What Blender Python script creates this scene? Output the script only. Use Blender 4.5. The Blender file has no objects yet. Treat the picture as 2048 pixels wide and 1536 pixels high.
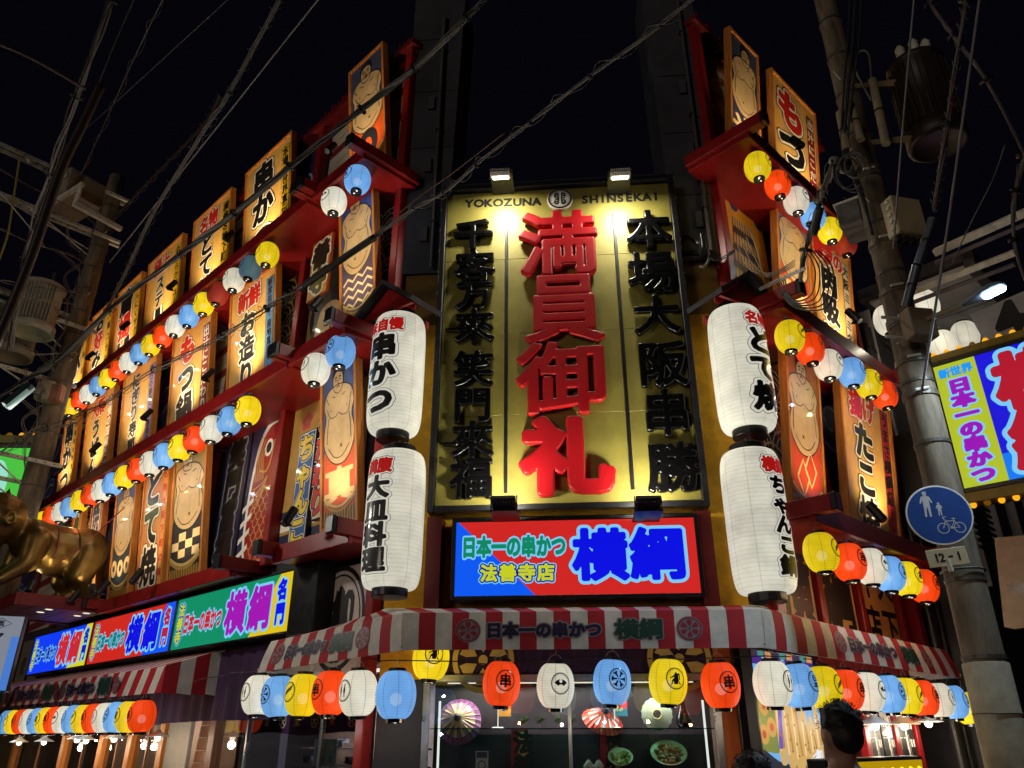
import bpy, math, random
import numpy as np
from math import sin, cos, tan, pi, radians, sqrt, atan2
from mathutils import Vector, Matrix, geometry

random.seed(7)
D = bpy.data
SC = bpy.context.scene
COL = SC.collection

# ------------------------------------------------------------------ camera, sky, light
EYE, PITCH, FPX = 1.6, radians(25.0), 1523.0
cam = D.cameras.new('camera')
cam.sensor_width = 36.0
cam.lens = FPX / 2048.0 * 36.0
cam.clip_start, cam.clip_end = 0.05, 600
camo = D.objects.new('camera', cam)
COL.objects.link(camo)
camo.location = (0, 0, EYE)
camo.rotation_euler = (pi / 2 + PITCH, 0, 0)
SC.camera = camo

world = D.worlds.new('World')
SC.world = world
world.use_nodes = True
wn = world.node_tree
bg = wn.nodes['Background']
bg.inputs[0].default_value = (0.0011, 0.0011, 0.0027, 1)
bg.inputs[1].default_value = 1.0

sl = D.lights.new('city_glow', 'SUN')
sl.energy = 0.34
sl.angle = radians(12)
sl.color = (1.0, 0.87, 0.72)
so = D.objects.new('city_glow', sl)
COL.objects.link(so)
so.rotation_euler = Vector((0.62, 0.78, -0.10)).to_track_quat('-Z', 'Y').to_euler()

SC.view_settings.view_transform = 'Standard'
SC.view_settings.look = 'None'
SC.view_settings.exposure = 0
SC.view_settings.gamma = 1
SC.view_settings.use_curve_mapping = False
SC.cycles.use_light_tree = True
SC.cycles.max_bounces = 6
SC.cycles.diffuse_bounces = 2
SC.cycles.glossy_bounces = 3
SC.cycles.transmission_bounces = 4
SC.cycles.transparent_max_bounces = 10
SC.cycles.sample_clamp_indirect = 4.0
SC.cycles.caustics_reflective = False
SC.cycles.caustics_refractive = False

# ------------------------------------------------------------------ frames of reference
class Frame:
    """x = to the viewer's right along a wall, y = into the wall, z = up"""
    def __init__(s, O, phi):
        s.O = Vector((O[0], O[1], 0)); s.phi = phi
        s.X = Vector((cos(phi), sin(phi), 0)); s.Y = Vector((-sin(phi), cos(phi), 0))
    def pt(s, x, y, z): return s.O + s.X * x + s.Y * y + Vector((0, 0, z))
    def px(s, px, py, n=0.0):
        r = ray(px, py); o = Vector((0, 0, EYE)); P = s.O - s.Y * n
        t = (P - o).dot(s.Y) / r.dot(s.Y); q = o + r * t - s.O
        return q.dot(s.X), q.z

def ray(px, py):
    x = (px - 1024) / FPX; v = (768 - py) / FPX
    return Vector((x, cos(PITCH) - v * sin(PITCH), sin(PITCH) + v * cos(PITCH)))
def at(px, py, d):
    """point seen at (px, py), d metres ahead measured along the ground"""
    r = ray(px, py); return Vector((0, 0, EYE)) + r * (d / sqrt(r.x ** 2 + r.y ** 2))

AZL, AZR = radians(-45.9), radians(46.8)
FC = Frame((0.783, 9.247), atan2(-0.08368, 0.99649))
FL = Frame((-1.544, 9.443), atan2(-cos(AZL), -sin(AZL)))
FR = Frame((2.892, 9.070), atan2(cos(AZR), sin(AZR)))
FW = Frame((0, 0), 0)

# ------------------------------------------------------------------ materials
def lin(c):
    return tuple(((v / 255) / 12.92 if v / 255 <= 0.04045 else ((v / 255 + 0.055) / 1.055) ** 2.4) for v in c)
MC = {}
def mat(rgb, rough=0.6, metal=0.0, var=0.25, scale=6.0, bump=0.0, key='', stretch=None, spec=0.4, coat=0.0):
    """plain surface: colour (sRGB) with noise grain, roughness variation and optional bump"""
    k = (rgb, rough, metal, var, scale, bump, key, stretch, coat)
    if k in MC: return MC[k]
    m = D.materials.new(key or 'surface'); m.use_nodes = True
    nt = m.node_tree; b = nt.nodes['Principled BSDF']; L = nt.links
    c = lin(rgb)
    b.inputs['Metallic'].default_value = metal
    b.inputs['Specular IOR Level'].default_value = spec
    b.inputs['Coat Weight'].default_value = coat
    b.inputs['Coat Roughness'].default_value = 0.08
    tc = nt.nodes.new('ShaderNodeTexCoord'); mp = nt.nodes.new('ShaderNodeMapping')
    L.new(tc.outputs['Object'], mp.inputs[0])
    if stretch: mp.inputs['Scale'].default_value = stretch
    n = nt.nodes.new('ShaderNodeTexNoise'); n.inputs['Scale'].default_value = scale
    n.inputs['Detail'].default_value = 6; n.inputs['Roughness'].default_value = 0.65
    L.new(mp.outputs[0], n.inputs['Vector'])
    r = nt.nodes.new('ShaderNodeMapRange'); r.inputs[1].default_value = 0.3; r.inputs[2].default_value = 0.7
    r.inputs[3].default_value = 1 - var; r.inputs[4].default_value = 1 + var * 0.5
    L.new(n.outputs[0], r.inputs[0])
    mx = nt.nodes.new('ShaderNodeMix'); mx.data_type = 'RGBA'; mx.blend_type = 'MULTIPLY'
    mx.inputs[0].default_value = 1; mx.inputs[6].default_value = (*c, 1)
    L.new(r.outputs[0], mx.inputs[7]); L.new(mx.outputs[2], b.inputs['Base Color'])
    r2 = nt.nodes.new('ShaderNodeMapRange'); r2.inputs[3].default_value = max(0.03, rough - 0.12); r2.inputs[4].default_value = min(1, rough + 0.12)
    L.new(n.outputs[0], r2.inputs[0]); L.new(r2.outputs[0], b.inputs['Roughness'])
    if bump:
        bp = nt.nodes.new('ShaderNodeBump'); bp.inputs['Strength'].default_value = bump; bp.inputs['Distance'].default_value = 0.02
        L.new(n.outputs[0], bp.inputs['Height']); L.new(bp.outputs[0], b.inputs['Normal'])
    MC[k] = m; return m

def pm(rgb):   # printed colour
    return mat(rgb, 0.5, 0, 0.2, 5.0, 0, 'print', None, 0.4, 0.35)
def em(rgb, s=1.0, key='lit'):
    k = ('em', rgb, s)
    if k in MC: return MC[k]
    m = D.materials.new(key); m.use_nodes = True
    b = m.node_tree.nodes['Principled BSDF']
    b.inputs['Base Color'].default_value = (*[v * 0.04 for v in lin(rgb)], 1)
    b.inputs['Roughness'].default_value = 0.4
    b.inputs['Specular IOR Level'].default_value = 0.2
    b.inputs['Emission Color'].default_value = (*lin(rgb), 1); b.inputs['Emission Strength'].default_value = s
    MC[k] = m; return m
def glass(tint=(225, 230, 232), alpha=0.03, rough=0.02):
    k = ('gl', tint, alpha)
    if k in MC: return MC[k]
    m = D.materials.new('glass'); m.use_nodes = True; nt = m.node_tree; nt.nodes.clear()
    o = nt.nodes.new('ShaderNodeOutputMaterial'); t = nt.nodes.new('ShaderNodeBsdfTransparent')
    g = nt.nodes.new('ShaderNodeBsdfGlossy'); g.inputs['Roughness'].default_value = rough
    t.inputs[0].default_value = (*lin(tint), 1)
    f = nt.nodes.new('ShaderNodeFresnel'); f.inputs[0].default_value = 1.45
    a = nt.nodes.new('ShaderNodeMath'); a.operation = 'ADD'; a.inputs[1].default_value = alpha; a.use_clamp = True
    mx = nt.nodes.new('ShaderNodeMixShader'); L = nt.links
    ge = nt.nodes.new('ShaderNodeNewGeometry'); iv = nt.nodes.new('ShaderNodeMath'); iv.operation = 'SUBTRACT'; iv.inputs[0].default_value = 1; L.new(ge.outputs['Backfacing'], iv.inputs[1])
    ml = nt.nodes.new('ShaderNodeMath'); ml.operation = 'MULTIPLY'; L.new(a.outputs[0], ml.inputs[0]); L.new(iv.outputs[0], ml.inputs[1])
    L.new(f.outputs[0], a.inputs[0]); L.new(ml.outputs[0], mx.inputs[0]); L.new(t.outputs[0], mx.inputs[1]); L.new(g.outputs[0], mx.inputs[2]); L.new(mx.outputs[0], o.inputs[0])
    MC[k] = m; return m

def paper(rgb, s, hoops, key='paper', dark=0.55):
    """lantern paper lit from inside: strings and hoops show through as darker lines"""
    k = ('pp', rgb, s, hoops)
    if k in MC: return MC[k]
    m = D.materials.new(key); m.use_nodes = True; nt = m.node_tree; b = nt.nodes['Principled BSDF']; L = nt.links
    N = nt.nodes.new
    def M(op, a, c=None):
        q = N('ShaderNodeMath'); q.operation = op
        for i, v in enumerate((a, c)):
            if v is None: continue
            if isinstance(v, (int, float)): q.inputs[i].default_value = v
            else: L.new(v, q.inputs[i])
        return q.outputs[0]
    tc = N('ShaderNodeTexCoord'); sp = N('ShaderNodeSeparateXYZ'); L.new(tc.outputs['Object'], sp.inputs[0])
    ang = M('ARCTAN2', sp.outputs[1], sp.outputs[0])
    v = M('ABSOLUTE', M('SINE', M('MULTIPLY', M('ADD', ang, 0.28), 4.0)))
    st = N('ShaderNodeMapRange'); st.inputs[1].default_value = 0.03; st.inputs[2].default_value = 0.13
    st.inputs[3].default_value = dark; st.inputs[4].default_value = 1; L.new(v, st.inputs[0])
    h = M('ABSOLUTE', M('SINE', M('MULTIPLY', sp.outputs[2], hoops)))
    hr = N('ShaderNodeMapRange'); hr.inputs[1].default_value = 0.0; hr.inputs[2].default_value = 0.28
    hr.inputs[3].default_value = 0.72; hr.inputs[4].default_value = 1; L.new(h, hr.inputs[0])
    nz = N('ShaderNodeTexNoise'); nz.inputs['Scale'].default_value = 5; L.new(tc.outputs['Object'], nz.inputs['Vector'])
    nr = N('ShaderNodeMapRange'); nr.inputs[1].default_value = 0.3; nr.inputs[2].default_value = 0.7; nr.inputs[3].default_value = 0.86; nr.inputs[4].default_value = 1.1; L.new(nz.outputs[0], nr.inputs[0])
    f = M('MULTIPLY', M('MULTIPLY', st.outputs[0], hr.outputs[0]), nr.outputs[0])
    b.inputs['Emission Color'].default_value = (*lin(rgb), 1)
    oi = N('ShaderNodeObjectInfo'); vr = N('ShaderNodeMapRange'); vr.inputs[3].default_value = 0.8; vr.inputs[4].default_value = 1.06; L.new(oi.outputs['Random'], vr.inputs[0])
    L.new(M('MULTIPLY', M('MULTIPLY', f, s), vr.outputs[0]), b.inputs['Emission Strength'])
    mx = N('ShaderNodeMix'); mx.data_type = 'RGBA'; mx.blend_type = 'MULTIPLY'; mx.inputs[0].default_value = 1
    mx.inputs[6].default_value = (*[x * 0.55 for x in lin(rgb)], 1); L.new(f, mx.inputs[7]); L.new(mx.outputs[2], b.inputs['Base Color'])
    b.inputs['Roughness'].default_value = 0.7
    b.inputs['Alpha'].default_value = 0.9 if hoops > 60 and s > 0.84 else 0.985
    MC[k] = m; return m

RED = mat((132, 18, 20), 0.38, 0, 0.25, 4, 0.05, 'red_paint')
DRED = mat((104, 16, 18), 0.45, 0, 0.3, 4, 0.05, 'dark_red_paint')
BLACK = mat((22, 21, 24), 0.4, 0, 0.3, 8, 0, 'black_paint')
BLKG = mat((7, 7, 8), 0.2, 0, 0.2, 8, 0, 'black_gloss', None, 0.35)
WOOD = mat((196, 122, 50), 0.5, 0, 0.4, 5, 0.1, 'golden_wood', (6, 6, 0.6))
BROWN = mat((120, 74, 44), 0.5, 0, 0.45, 5, 0.1, 'brown_wood', (6, 6, 0.6))
CONC = mat((112, 98, 80), 0.85, 0, 0.75, 3.0, 0.4, 'weathered_concrete', (2.5, 2.5, 0.5))
GALV = mat((205, 200, 188), 0.6, 0.0, 0.4, 8, 0.1, 'galvanised_steel')
CABLE = mat((40, 38, 37), 0.45, 0, 0.3, 10, 0, 'cable_rubber')
GREYC = mat((105, 100, 96), 0.55, 0, 0.3, 10, 0, 'grey_cable')
WHITEP = mat((225, 222, 214), 0.5, 0, 0.15, 6, 0, 'white_paint')
ALU = mat((150, 152, 156), 0.3, 0.8, 0.2, 5, 0, 'aluminium')

# ------------------------------------------------------------------ mesh building
class MB:
    def __init__(s): s.v = []; s.f = []; s.m = []; s.mats = []
    def mi(s, m):
        if m not in s.mats: s.mats.append(m)
        return s.mats.index(m)
    def add(s, vs, fs, m):
        o = len(s.v); i = s.mi(m); s.v += [tuple(v) for v in vs]
        s.f += [tuple(o + k for k in f) for f in fs]; s.m += [i] * len(fs); return s
    def box(s, x0, x1, y0, y1, z0, z1, m, M=None, bev=0.0):
        if x0 > x1: x0, x1 = x1, x0
        if y0 > y1: y0, y1 = y1, y0
        if z0 > z1: z0, z1 = z1, z0
        b = min(bev, (x1 - x0) / 3, (y1 - y0) / 3, (z1 - z0) / 3)
        if b <= 0:
            vs = [(x, y, z) for z in (z0, z1) for x, y in ((x0, y0), (x1, y0), (x1, y1), (x0, y1))]
            fs = [(0, 3, 2, 1), (4, 5, 6, 7), (0, 1, 5, 4), (1, 2, 6, 5), (2, 3, 7, 6), (3, 0, 4, 7)]
        else:
            vs = []
            for z, e in ((z0, b), (z0 + b, 0), (z1 - b, 0), (z1, b)):
                if e: vs += [(x0 + b, y0 + b, z), (x1 - b, y0 + b, z), (x1 - b, y1 - b, z), (x0 + b, y1 - b, z)] * 1
                else: vs += [(x0, y0 + b, z), (x0 + b, y0, z), (x1 - b, y0, z), (x1, y0 + b, z), (x1, y1 - b, z), (x1 - b, y1, z), (x0 + b, y1, z), (x0, y1 - b, z)]
            fs = [(3, 2, 1, 0), (20, 21, 22, 23)]
            A, B2 = 4, 12
            for k in range(8): fs.append((A + k, A + (k + 1) % 8, B2 + (k + 1) % 8, B2 + k))
            mp = [0, 0, 1, 1, 2, 2, 3, 3]
            for k in range(8):
                k2 = (k + 1) % 8; a, c = mp[k], mp[k2]
                fs.append((a, A + k2, A + k) if a == c else (a, c, A + k2, A + k))
                a, c = 20 + mp[k], 20 + mp[k2]
                fs.append((B2 + k, B2 + k2, a) if a == c else (B2 + k, B2 + k2, c, a))
        if M is not None: vs = [M @ Vector(v) for v in vs]
        return s.add(vs, fs, m)
    def tube(s, pts, r, m, seg=8, caps=True, r1=None):
        pts = [Vector(p) for p in pts]; n = len(pts); vs = []; fs = []
        t0 = (pts[1] - pts[0]).normalized()
        up = Vector((0, 0, 1)) if abs(t0.z) < 0.9 else Vector((1, 0, 0))
        a = t0.cross(up).normalized()
        for i, p in enumerate(pts):
            t = (pts[min(i + 1, n - 1)] - pts[max(i - 1, 0)]).normalized()
            a = (a - t * a.dot(t)).normalized(); b = t.cross(a)
            rr = r if not isinstance(r, (list, tuple)) else r[i]
            if r1 is not None: rr = r + (r1 - r) * i / (n - 1)
            for k in range(seg):
                q = 2 * pi * k / seg; vs.append(p + a * (rr * cos(q)) + b * (rr * sin(q)))
        for i in range(n - 1):
            for k in range(seg):
                k2 = (k + 1) % seg; fs.append((i * seg + k, i * seg + k2, (i + 1) * seg + k2, (i + 1) * seg + k))
        if caps: fs += [tuple(range(seg))[::-1], tuple((n - 1) * seg + k for k in range(seg))]
        return s.add(vs, fs, m)
    def lathe(s, prof, m, seg=24, M=None, a0=0, a1=2 * pi):
        vs = []; fs = []; full = abs(a1 - a0 - 2 * pi) < 1e-6; ns = seg if full else seg + 1
        for r, z in prof:
            for k in range(ns):
                q = a0 + (a1 - a0) * k / seg; vs.append(Vector((r * cos(q), r * sin(q), z)))
        for i in range(len(prof) - 1):
            for k in range(seg):
                k2 = (k + 1) % ns; fs.append((i * ns + k, i * ns + k2, (i + 1) * ns + k2, (i + 1) * ns + k))
        if M is not None: vs = [M @ v for v in vs]
        return s.add(vs, fs, m)
    def mesh(s, name, smooth=False):
        me = D.meshes.new(name); me.from_pydata([tuple(v) for v in s.v], [], s.f)
        for m in s.mats: me.materials.append(m)
        me.polygons.foreach_set('material_index', s.m)
        if smooth: me.polygons.foreach_set('use_smooth', [True] * len(s.f))
        me.update(); return me
    def obj(s, name, parent=None, smooth=False, **kw):
        return link(s.mesh(name, smooth), name, parent, **kw)

def link(me, name, parent=None, loc=None, rot=None, label=None, kind=None):
    o = D.objects.new(name, me); COL.objects.link(o)
    if parent is not None: o.parent = parent
    if loc is not None: o.location = loc
    if rot is not None: o.rotation_euler = rot
    if label: o['label'] = label
    if kind: o['kind'] = kind
    return o
def tag(o, label, cat, group=None):
    o['label'] = label; o['category'] = cat
    if group: o['group'] = group
    return o
def T(name, label, cat, F=FW, p=(0, 0, 0), tilt=0.0, group=None, turn=0.0):
    """a thing: an Empty at its base, turned to stand square to the frame F"""
    o = D.objects.new(name, None); COL.objects.link(o)
    o.location = F.pt(*p); o.rotation_euler = (tilt, 0, F.phi + turn); o.empty_display_size = 0.1
    return tag(o, label, cat, group)

# ------------------------------------------------------------------ flat print: glyphs and shapes as contour meshes
_tc = D.curves.new('glyph', 'FONT'); _to = D.objects.new('glyph', _tc); COL.objects.link(_to)
_tc.size = 1; _tc.resolution_u = 3
def seg_field(segs, X, Y, inside=True):
    P = np.stack([X.ravel(), Y.ravel()], 1)
    a = segs[:, 0]; d = segs[:, 1] - a; L2 = np.maximum((d ** 2).sum(1), 1e-12)
    out = np.empty(len(P)); ins = np.zeros(len(P), bool)
    for i in range(0, len(P), 2048):
        p = P[i:i + 2048]; ap = p[:, None] - a[None]
        t = np.clip((ap * d).sum(2) / L2, 0, 1)
        q = ap - t[..., None] * d; out[i:i + 2048] = np.sqrt((q ** 2).sum(2).min(1))
        if inside:
            y0 = a[:, 1]; y1 = segs[:, 1, 1]; py = p[:, 1:2]
            c = (y0 > py) != (y1 > py)
            xi = a[:, 0] + (py - y0) * d[:, 0] / np.where(np.abs(d[:, 1]) < 1e-12, 1e-12, d[:, 1])
            ins[i:i + 2048] = (np.sum(c & (xi > p[:, 0:1]), 1) % 2) == 1
    return (np.where(ins, out, -out)).reshape(X.shape)
GF = {}
def grid(N, R=0.7):
    xs = np.linspace(-R, R, N); return xs, *np.meshgrid(xs, xs)
def glyph_field(ch, N=64):
    if (ch, N) in GF: return GF[(ch, N)]
    _tc.body = ch; bpy.context.view_layer.update()
    ev = _to.evaluated_get(bpy.context.evaluated_depsgraph_get()); me = ev.to_mesh()
    cnt = {}
    for p in me.polygons:
        for e in p.edge_keys: cnt[e] = cnt.get(e, 0) + 1
    co = [v.co[:2] for v in me.vertices]
    sg = np.array([[co[e[0]], co[e[1]]] for e, n in cnt.items() if n == 1]); ev.to_mesh_clear()
    xs, X, Y = grid(N)
    if len(sg) == 0: f = np.full(X.shape, -1.0)
    else:
        cx = 0.5
        if ord(ch) < 0x3000: cx = (sg[:, :, 0].min() + sg[:, :, 0].max()) / 2
        sg = sg - np.array([cx, 0.38 if ord(ch) >= 0x3000 else 0.34]); f = seg_field(sg, X, Y)
    GF[(ch, N)] = (xs, f); return xs, f
def poly_field(polys, N=64):
    xs, X, Y = grid(N)
    sg = np.array([[p[i], p[(i + 1) % len(p)]] for p in polys for i in range(len(p))]); return xs, seg_field(sg, X, Y)
def contour(xs, f, maxrun=999):
    """filled region f >= 0 as polygons (marching squares, full cells merged along rows)"""
    vs = []; fs = []; n = len(xs); ins = f >= 0
    full = ins[:-1, :-1] & ins[1:, :-1] & ins[:-1, 1:] & ins[1:, 1:]
    any_ = ins[:-1, :-1] | ins[1:, :-1] | ins[:-1, 1:] | ins[1:, 1:]
    for j in range(n - 1):
        i = 0; row = full[j]
        if row.any():
            while i < n - 1:
                if row[i]:
                    k = i
                    while k < n - 1 and row[k] and k - i < maxrun: k += 1
                    o = len(vs); vs += [(xs[i], xs[j]), (xs[k], xs[j]), (xs[k], xs[j + 1]), (xs[i], xs[j + 1])]
                    fs.append((o, o + 1, o + 2, o + 3)); i = k
                else: i += 1
    for j, i in zip(*np.nonzero(any_ & ~full)):
        c = [(j, i), (j, i + 1), (j + 1, i + 1), (j + 1, i)]; o = len(vs)
        for k in range(4):
            a, b = c[k], c[(k + 1) % 4]; fa, fb = f[a], f[b]
            if fa >= 0: vs.append((xs[a[1]], xs[a[0]]))
            if (fa >= 0) != (fb >= 0):
                t = fa / (fa - fb); vs.append((xs[a[1]] + (xs[b[1]] - xs[a[1]]) * t, xs[a[0]] + (xs[b[0]] - xs[a[0]]) * t))
        if len(vs) - o >= 3: fs.append(tuple(range(o, len(vs))))
    return vs, fs
CM = {}
def gmesh(ch, w, N=64, maxrun=999):
    k = (ch, round(w, 4), N, maxrun)
    if k not in CM: xs, f = glyph_field(ch, N); CM[k] = contour(xs, f + w, maxrun)
    return CM[k]

def spl(pts, closed=True, n=5):
    """smooth curve through the points"""
    out = []; N = len(pts)
    for i in range(N if closed else N - 1):
        g = lambda k: pts[k % N] if closed else pts[min(max(k, 0), N - 1)]
        p0, p1, p2, p3 = g(i - 1), g(i), g(i + 1), g(i + 2)
        for j in range(n):
            t = j / n
            out.append(tuple(0.5 * ((2 * p1[c]) + (-p0[c] + p2[c]) * t + (2 * p0[c] - 5 * p1[c] + 4 * p2[c] - p3[c]) * t * t + (-p0[c] + 3 * p1[c] - 3 * p2[c] + p3[c]) * t ** 3) for c in (0, 1)))
    if not closed: out.append(tuple(pts[-1][:2]))
    return out

class Print:
    """flat coloured shapes in an x/z plane, each layer a little proud of the one below"""
    def __init__(s, step=0.003, base=0.0, mk=pm, fn=None): s.b = MB(); s.step = step; s.base = base; s.mk = mk; s.fn = fn
    def put(s, vs, fs, lay, c):
        y = -(s.base + lay * s.step)
        P = [(x, y, z) for x, z in vs] if s.fn is None else [s.fn(x, z, -y) for x, z in vs]
        s.b.add(P, fs, s.mk(c) if isinstance(c, tuple) else c)
    def poly(s, pts, lay, c, smooth=False, n=5):
        if smooth: pts = spl(pts, True, n)
        tr = geometry.tessellate_polygon([[Vector((p[0], p[1], 0)) for p in pts]])
        ar = lambda t: (pts[t[1]][0] - pts[t[0]][0]) * (pts[t[2]][1] - pts[t[0]][1]) - (pts[t[1]][1] - pts[t[0]][1]) * (pts[t[2]][0] - pts[t[0]][0])
        s.put(pts, [t if ar(t) > 0 else t[::-1] for t in tr], lay, c)
    def rect(s, x0, z0, x1, z1, lay, c): s.put([(x0, z0), (x1, z0), (x1, z1), (x0, z1)], [(0, 1, 2, 3)], lay, c)
    def line(s, pts, w, lay, c, smooth=True, closed=False, n=5):
        if smooth: pts = spl(pts, closed, n)
        if closed: pts = list(pts) + [pts[0]]
        L = []; R = []; N = len(pts)
        for i in range(N):
            a = pts[max(i - 1, 0)]; b = pts[min(i + 1, N - 1)]; dx, dz = b[0] - a[0], b[1] - a[1]; d = sqrt(dx * dx + dz * dz) or 1
            nx, nz = -dz / d * w / 2, dx / d * w / 2
            L.append((pts[i][0] + nx, pts[i][1] + nz)); R.append((pts[i][0] - nx, pts[i][1] - nz))
        s.put(R + L, [(i, i + 1, N + i + 1, N + i) for i in range(N - 1)], lay, c)
    def ring(s, cx, cz, r0, r1, lay, c, n=28, az=1.0):
        vs = [(cx + r * cos(2 * pi * k / n), cz + r * az * sin(2 * pi * k / n)) for r in (r0, r1) for k in range(n)]
        s.put(vs, [(k, n + k, n + (k + 1) % n, (k + 1) % n) for k in range(n)], lay, c)
    def disc(s, cx, cz, r, lay, c, n=28, az=1.0): s.put([(cx + r * cos(2 * pi * k / n), cz + r * az * sin(2 * pi * k / n)) for k in range(n)], [tuple(range(n))], lay, c)
    def glyph(s, ch, cx, cz, sx, sz, w, lay, c, N=64, maxrun=999):
        vs, fs = gmesh(ch, w, N, maxrun); s.put([(cx + x * sx, cz + z * sz) for x, z in vs], fs, lay, c)
    def text(s, t, cx, cz, size, layers, vert=True, pitch=1.0, sx=1.0, sz=1.0, N=56, maxrun=999):
        """layers: (boldness, layer, colour) from the outermost outline inwards"""
        n = len(t)
        for i, ch in enumerate(t):
            if ch == ' ': continue
            o = (i - (n - 1) / 2) * size * pitch
            x, z = (cx, cz - o * sz) if vert else (cx + o * sx, cz)
            if vert and ch == 'ー':
                s.rect(x - 0.07 * size, z - 0.36 * size * sz, x + 0.07 * size, z + 0.36 * size * sz, layers[-1][1], layers[-1][2]); continue
            for w, lay, c in layers: s.glyph(ch, x, z, size * sx, size * sz, w, lay, c, N, maxrun)
    def obj(s, name='lettering', parent=None, **kw): return s.b.obj(name, parent, **kw)

BK, WT, RD, YL = (14, 13, 16), (236, 230, 214), (196, 34, 26), (226, 190, 40)

# ------------------------------------------------------------------ ground
g = MB(); g.add([(-300, -300, 0), (300, -300, 0), (300, 300, 0), (-300, 300, 0)], [(0, 1, 2, 3)], mat((62, 60, 60), 0.75, 0, 0.35, 1.5, 0.3, 'asphalt'))
g.obj('ground', kind='structure')

def part(mb, name, F, parent, p=(0, 0, 0), smooth=False, label=None, kind=None, tilt=0):
    """a mesh built in the coordinates of frame F, parented to a thing without moving it"""
    o = mb.obj(name, None, smooth, label=label, kind=kind)
    o.location = F.pt(*p); o.rotation_euler = (tilt, 0, F.phi)
    if parent is not None:
        pm_ = Matrix.Translation(parent.location) @ parent.rotation_euler.to_matrix().to_4x4()
        o.parent = parent; o.matrix_parent_inverse = pm_.inverted()
    return o

# ------------------------------------------------------------------ the restaurant building
LX, LTOP = -18.0, 12.3
STUC = mat((204, 150, 24), 0.8, 0, 0.35, 5, 0.5, 'yellow_stucco')
DARKW = mat((44, 42, 46), 0.7, 0, 0.45, 2.2, 0.3, 'dark_render_wall')
GREYW = mat((62, 62, 68), 0.8, 0, 0.4, 1.6, 0.3, 'grey_concrete_wall')
OCHW = mat((120, 92, 34), 0.8, 0, 0.4, 3, 0.4, 'brown_ochre_wall')
BLD = T('restaurant_building', 'corner restaurant building with dark red posts, yellow stucco corner and dark upper walls', 'restaurant', FC)
b = MB()
b.box(LX, 0.0, 0.0, 0.3, 3.7, LTOP, DARKW); b.box(LX, 0.0, 0.0, 0.3, 2.55, 3.7, mat((50, 26, 30), 0.7, 0, 0.3, 3, 0, 'maroon_wall'))
b.box(LX, 0.2, 1.6, 1.8, 0, 2.55, mat((150, 128, 116), 0.7, 0, 0.5, 1.2, 0, 'dim_interior'))
b.box(-3.7, -3.6, 0.3, 1.6, 0, 2.5, DARKW); b.box(LX, -0.05, 0.31, 1.59, 2.46, 2.54, mat((110, 100, 96), 0.8))
part(b, 'side_wall', FL, BLD)
b = MB()
b.box(-2.335, 2.118, 0.0, 0.3, 2.75, 6.9, STUC)
b.box(-2.335, 2.118, 0.0, 0.3, 6.9, 7.75, OCHW)
part(b, 'corner_wall', FC, BLD)
b = MB()
b.box(-2.335, 2.118, 0.02, 0.3, 7.75, 9.4, DARKW)
part(b, 'corner_wall', FC, BLD)
b = MB()   # tapering concrete wings either side of the recess
def wing(xa, xb, xc, xd):
    vs = [(x, y, z) for z, (l, r) in ((7.75, (xa, xb)), (13.8, (xc, xd))) for x, y in ((l, -0.05), (r, -0.05), (r, 1.0), (l, 1.0))]
    b.add(vs, [(0, 3, 2, 1), (4, 5, 6, 7), (0, 1, 5, 4), (1, 2, 6, 5), (2, 3, 7, 6), (3, 0, 4, 7)], GREYW)
wing(-2.5, -1.78, -2.5, -1.6); wing(1.58, 2.28, 1.45, 2.3)
for x in (-2.1, 1.95):
    for z in (8.3, 9.6, 10.9): b.box(x - 0.05, x + 0.05, -0.09, -0.05, z, z + 0.28, mat((70, 70, 76), 0.7))
part(b, 'concrete_wing', FC, BLD)
JM = mat((24, 24, 28), 0.7)
for x0_, x1_ in ((-2.49, -1.75), (1.58, 2.27)):
    for z in (8.9, 10.1, 11.3, 12.5):
        b = MB(); b.box(x0_, x1_, -0.056, -0.051, z, z + 0.02, JM); part(b, 'panel_joint', FC, BLD)
for x in (-1.95, 2.05):
    b = MB(); b.tube([(x, -0.11, 7.8), (x, -0.11, 13.0)], 0.028, mat((70, 68, 70), 0.5), 10)
    for z in (8.6, 10.4, 12.2): b.box(x - 0.05, x + 0.05, -0.14, -0.05, z, z + 0.03, JM)
    part(b, 'wall_conduit', FC, BLD)
b = MB()
b.box(0.0, 4.45, 0.0, 0.3, 2.55, 12.4, DARKW); b.box(0.0, 4.45, 1.6, 1.8, 0, 2.55, mat((150, 128, 116), 0.7, 0, 0.5, 1.2, 0, 'dim_interior'))
b.box(4.3, 4.45, 0.3, 8, 0, 12.4, DARKW)
part(b, 'side_wall', FR, BLD)
# roofline with a red verge
b = MB(); b.box(LX, 0.05, -0.25, 0.3, LTOP, LTOP + 0.12, DRED)
for i in range(150):
    x = -0.1 - i * 0.115; h = random.uniform(0.05, 0.16)
    b.box(x - 0.02, x + 0.02, -0.24, -0.2, LTOP + 0.12, LTOP + 0.12 + h, DRED)
part(b, 'roof_edge', FL, BLD)
b = MB(); b.box(-0.05, 4.5, -0.25, 0.3, 12.4, 12.5, DRED)
for i in range(38):
    x = 0.05 + i * 0.117; b.box(x - 0.02, x + 0.02, -0.24, -0.2, 12.5, 12.5 + random.uniform(0.05, 0.15), DRED)
part(b, 'roof_edge', FR, BLD)
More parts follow.
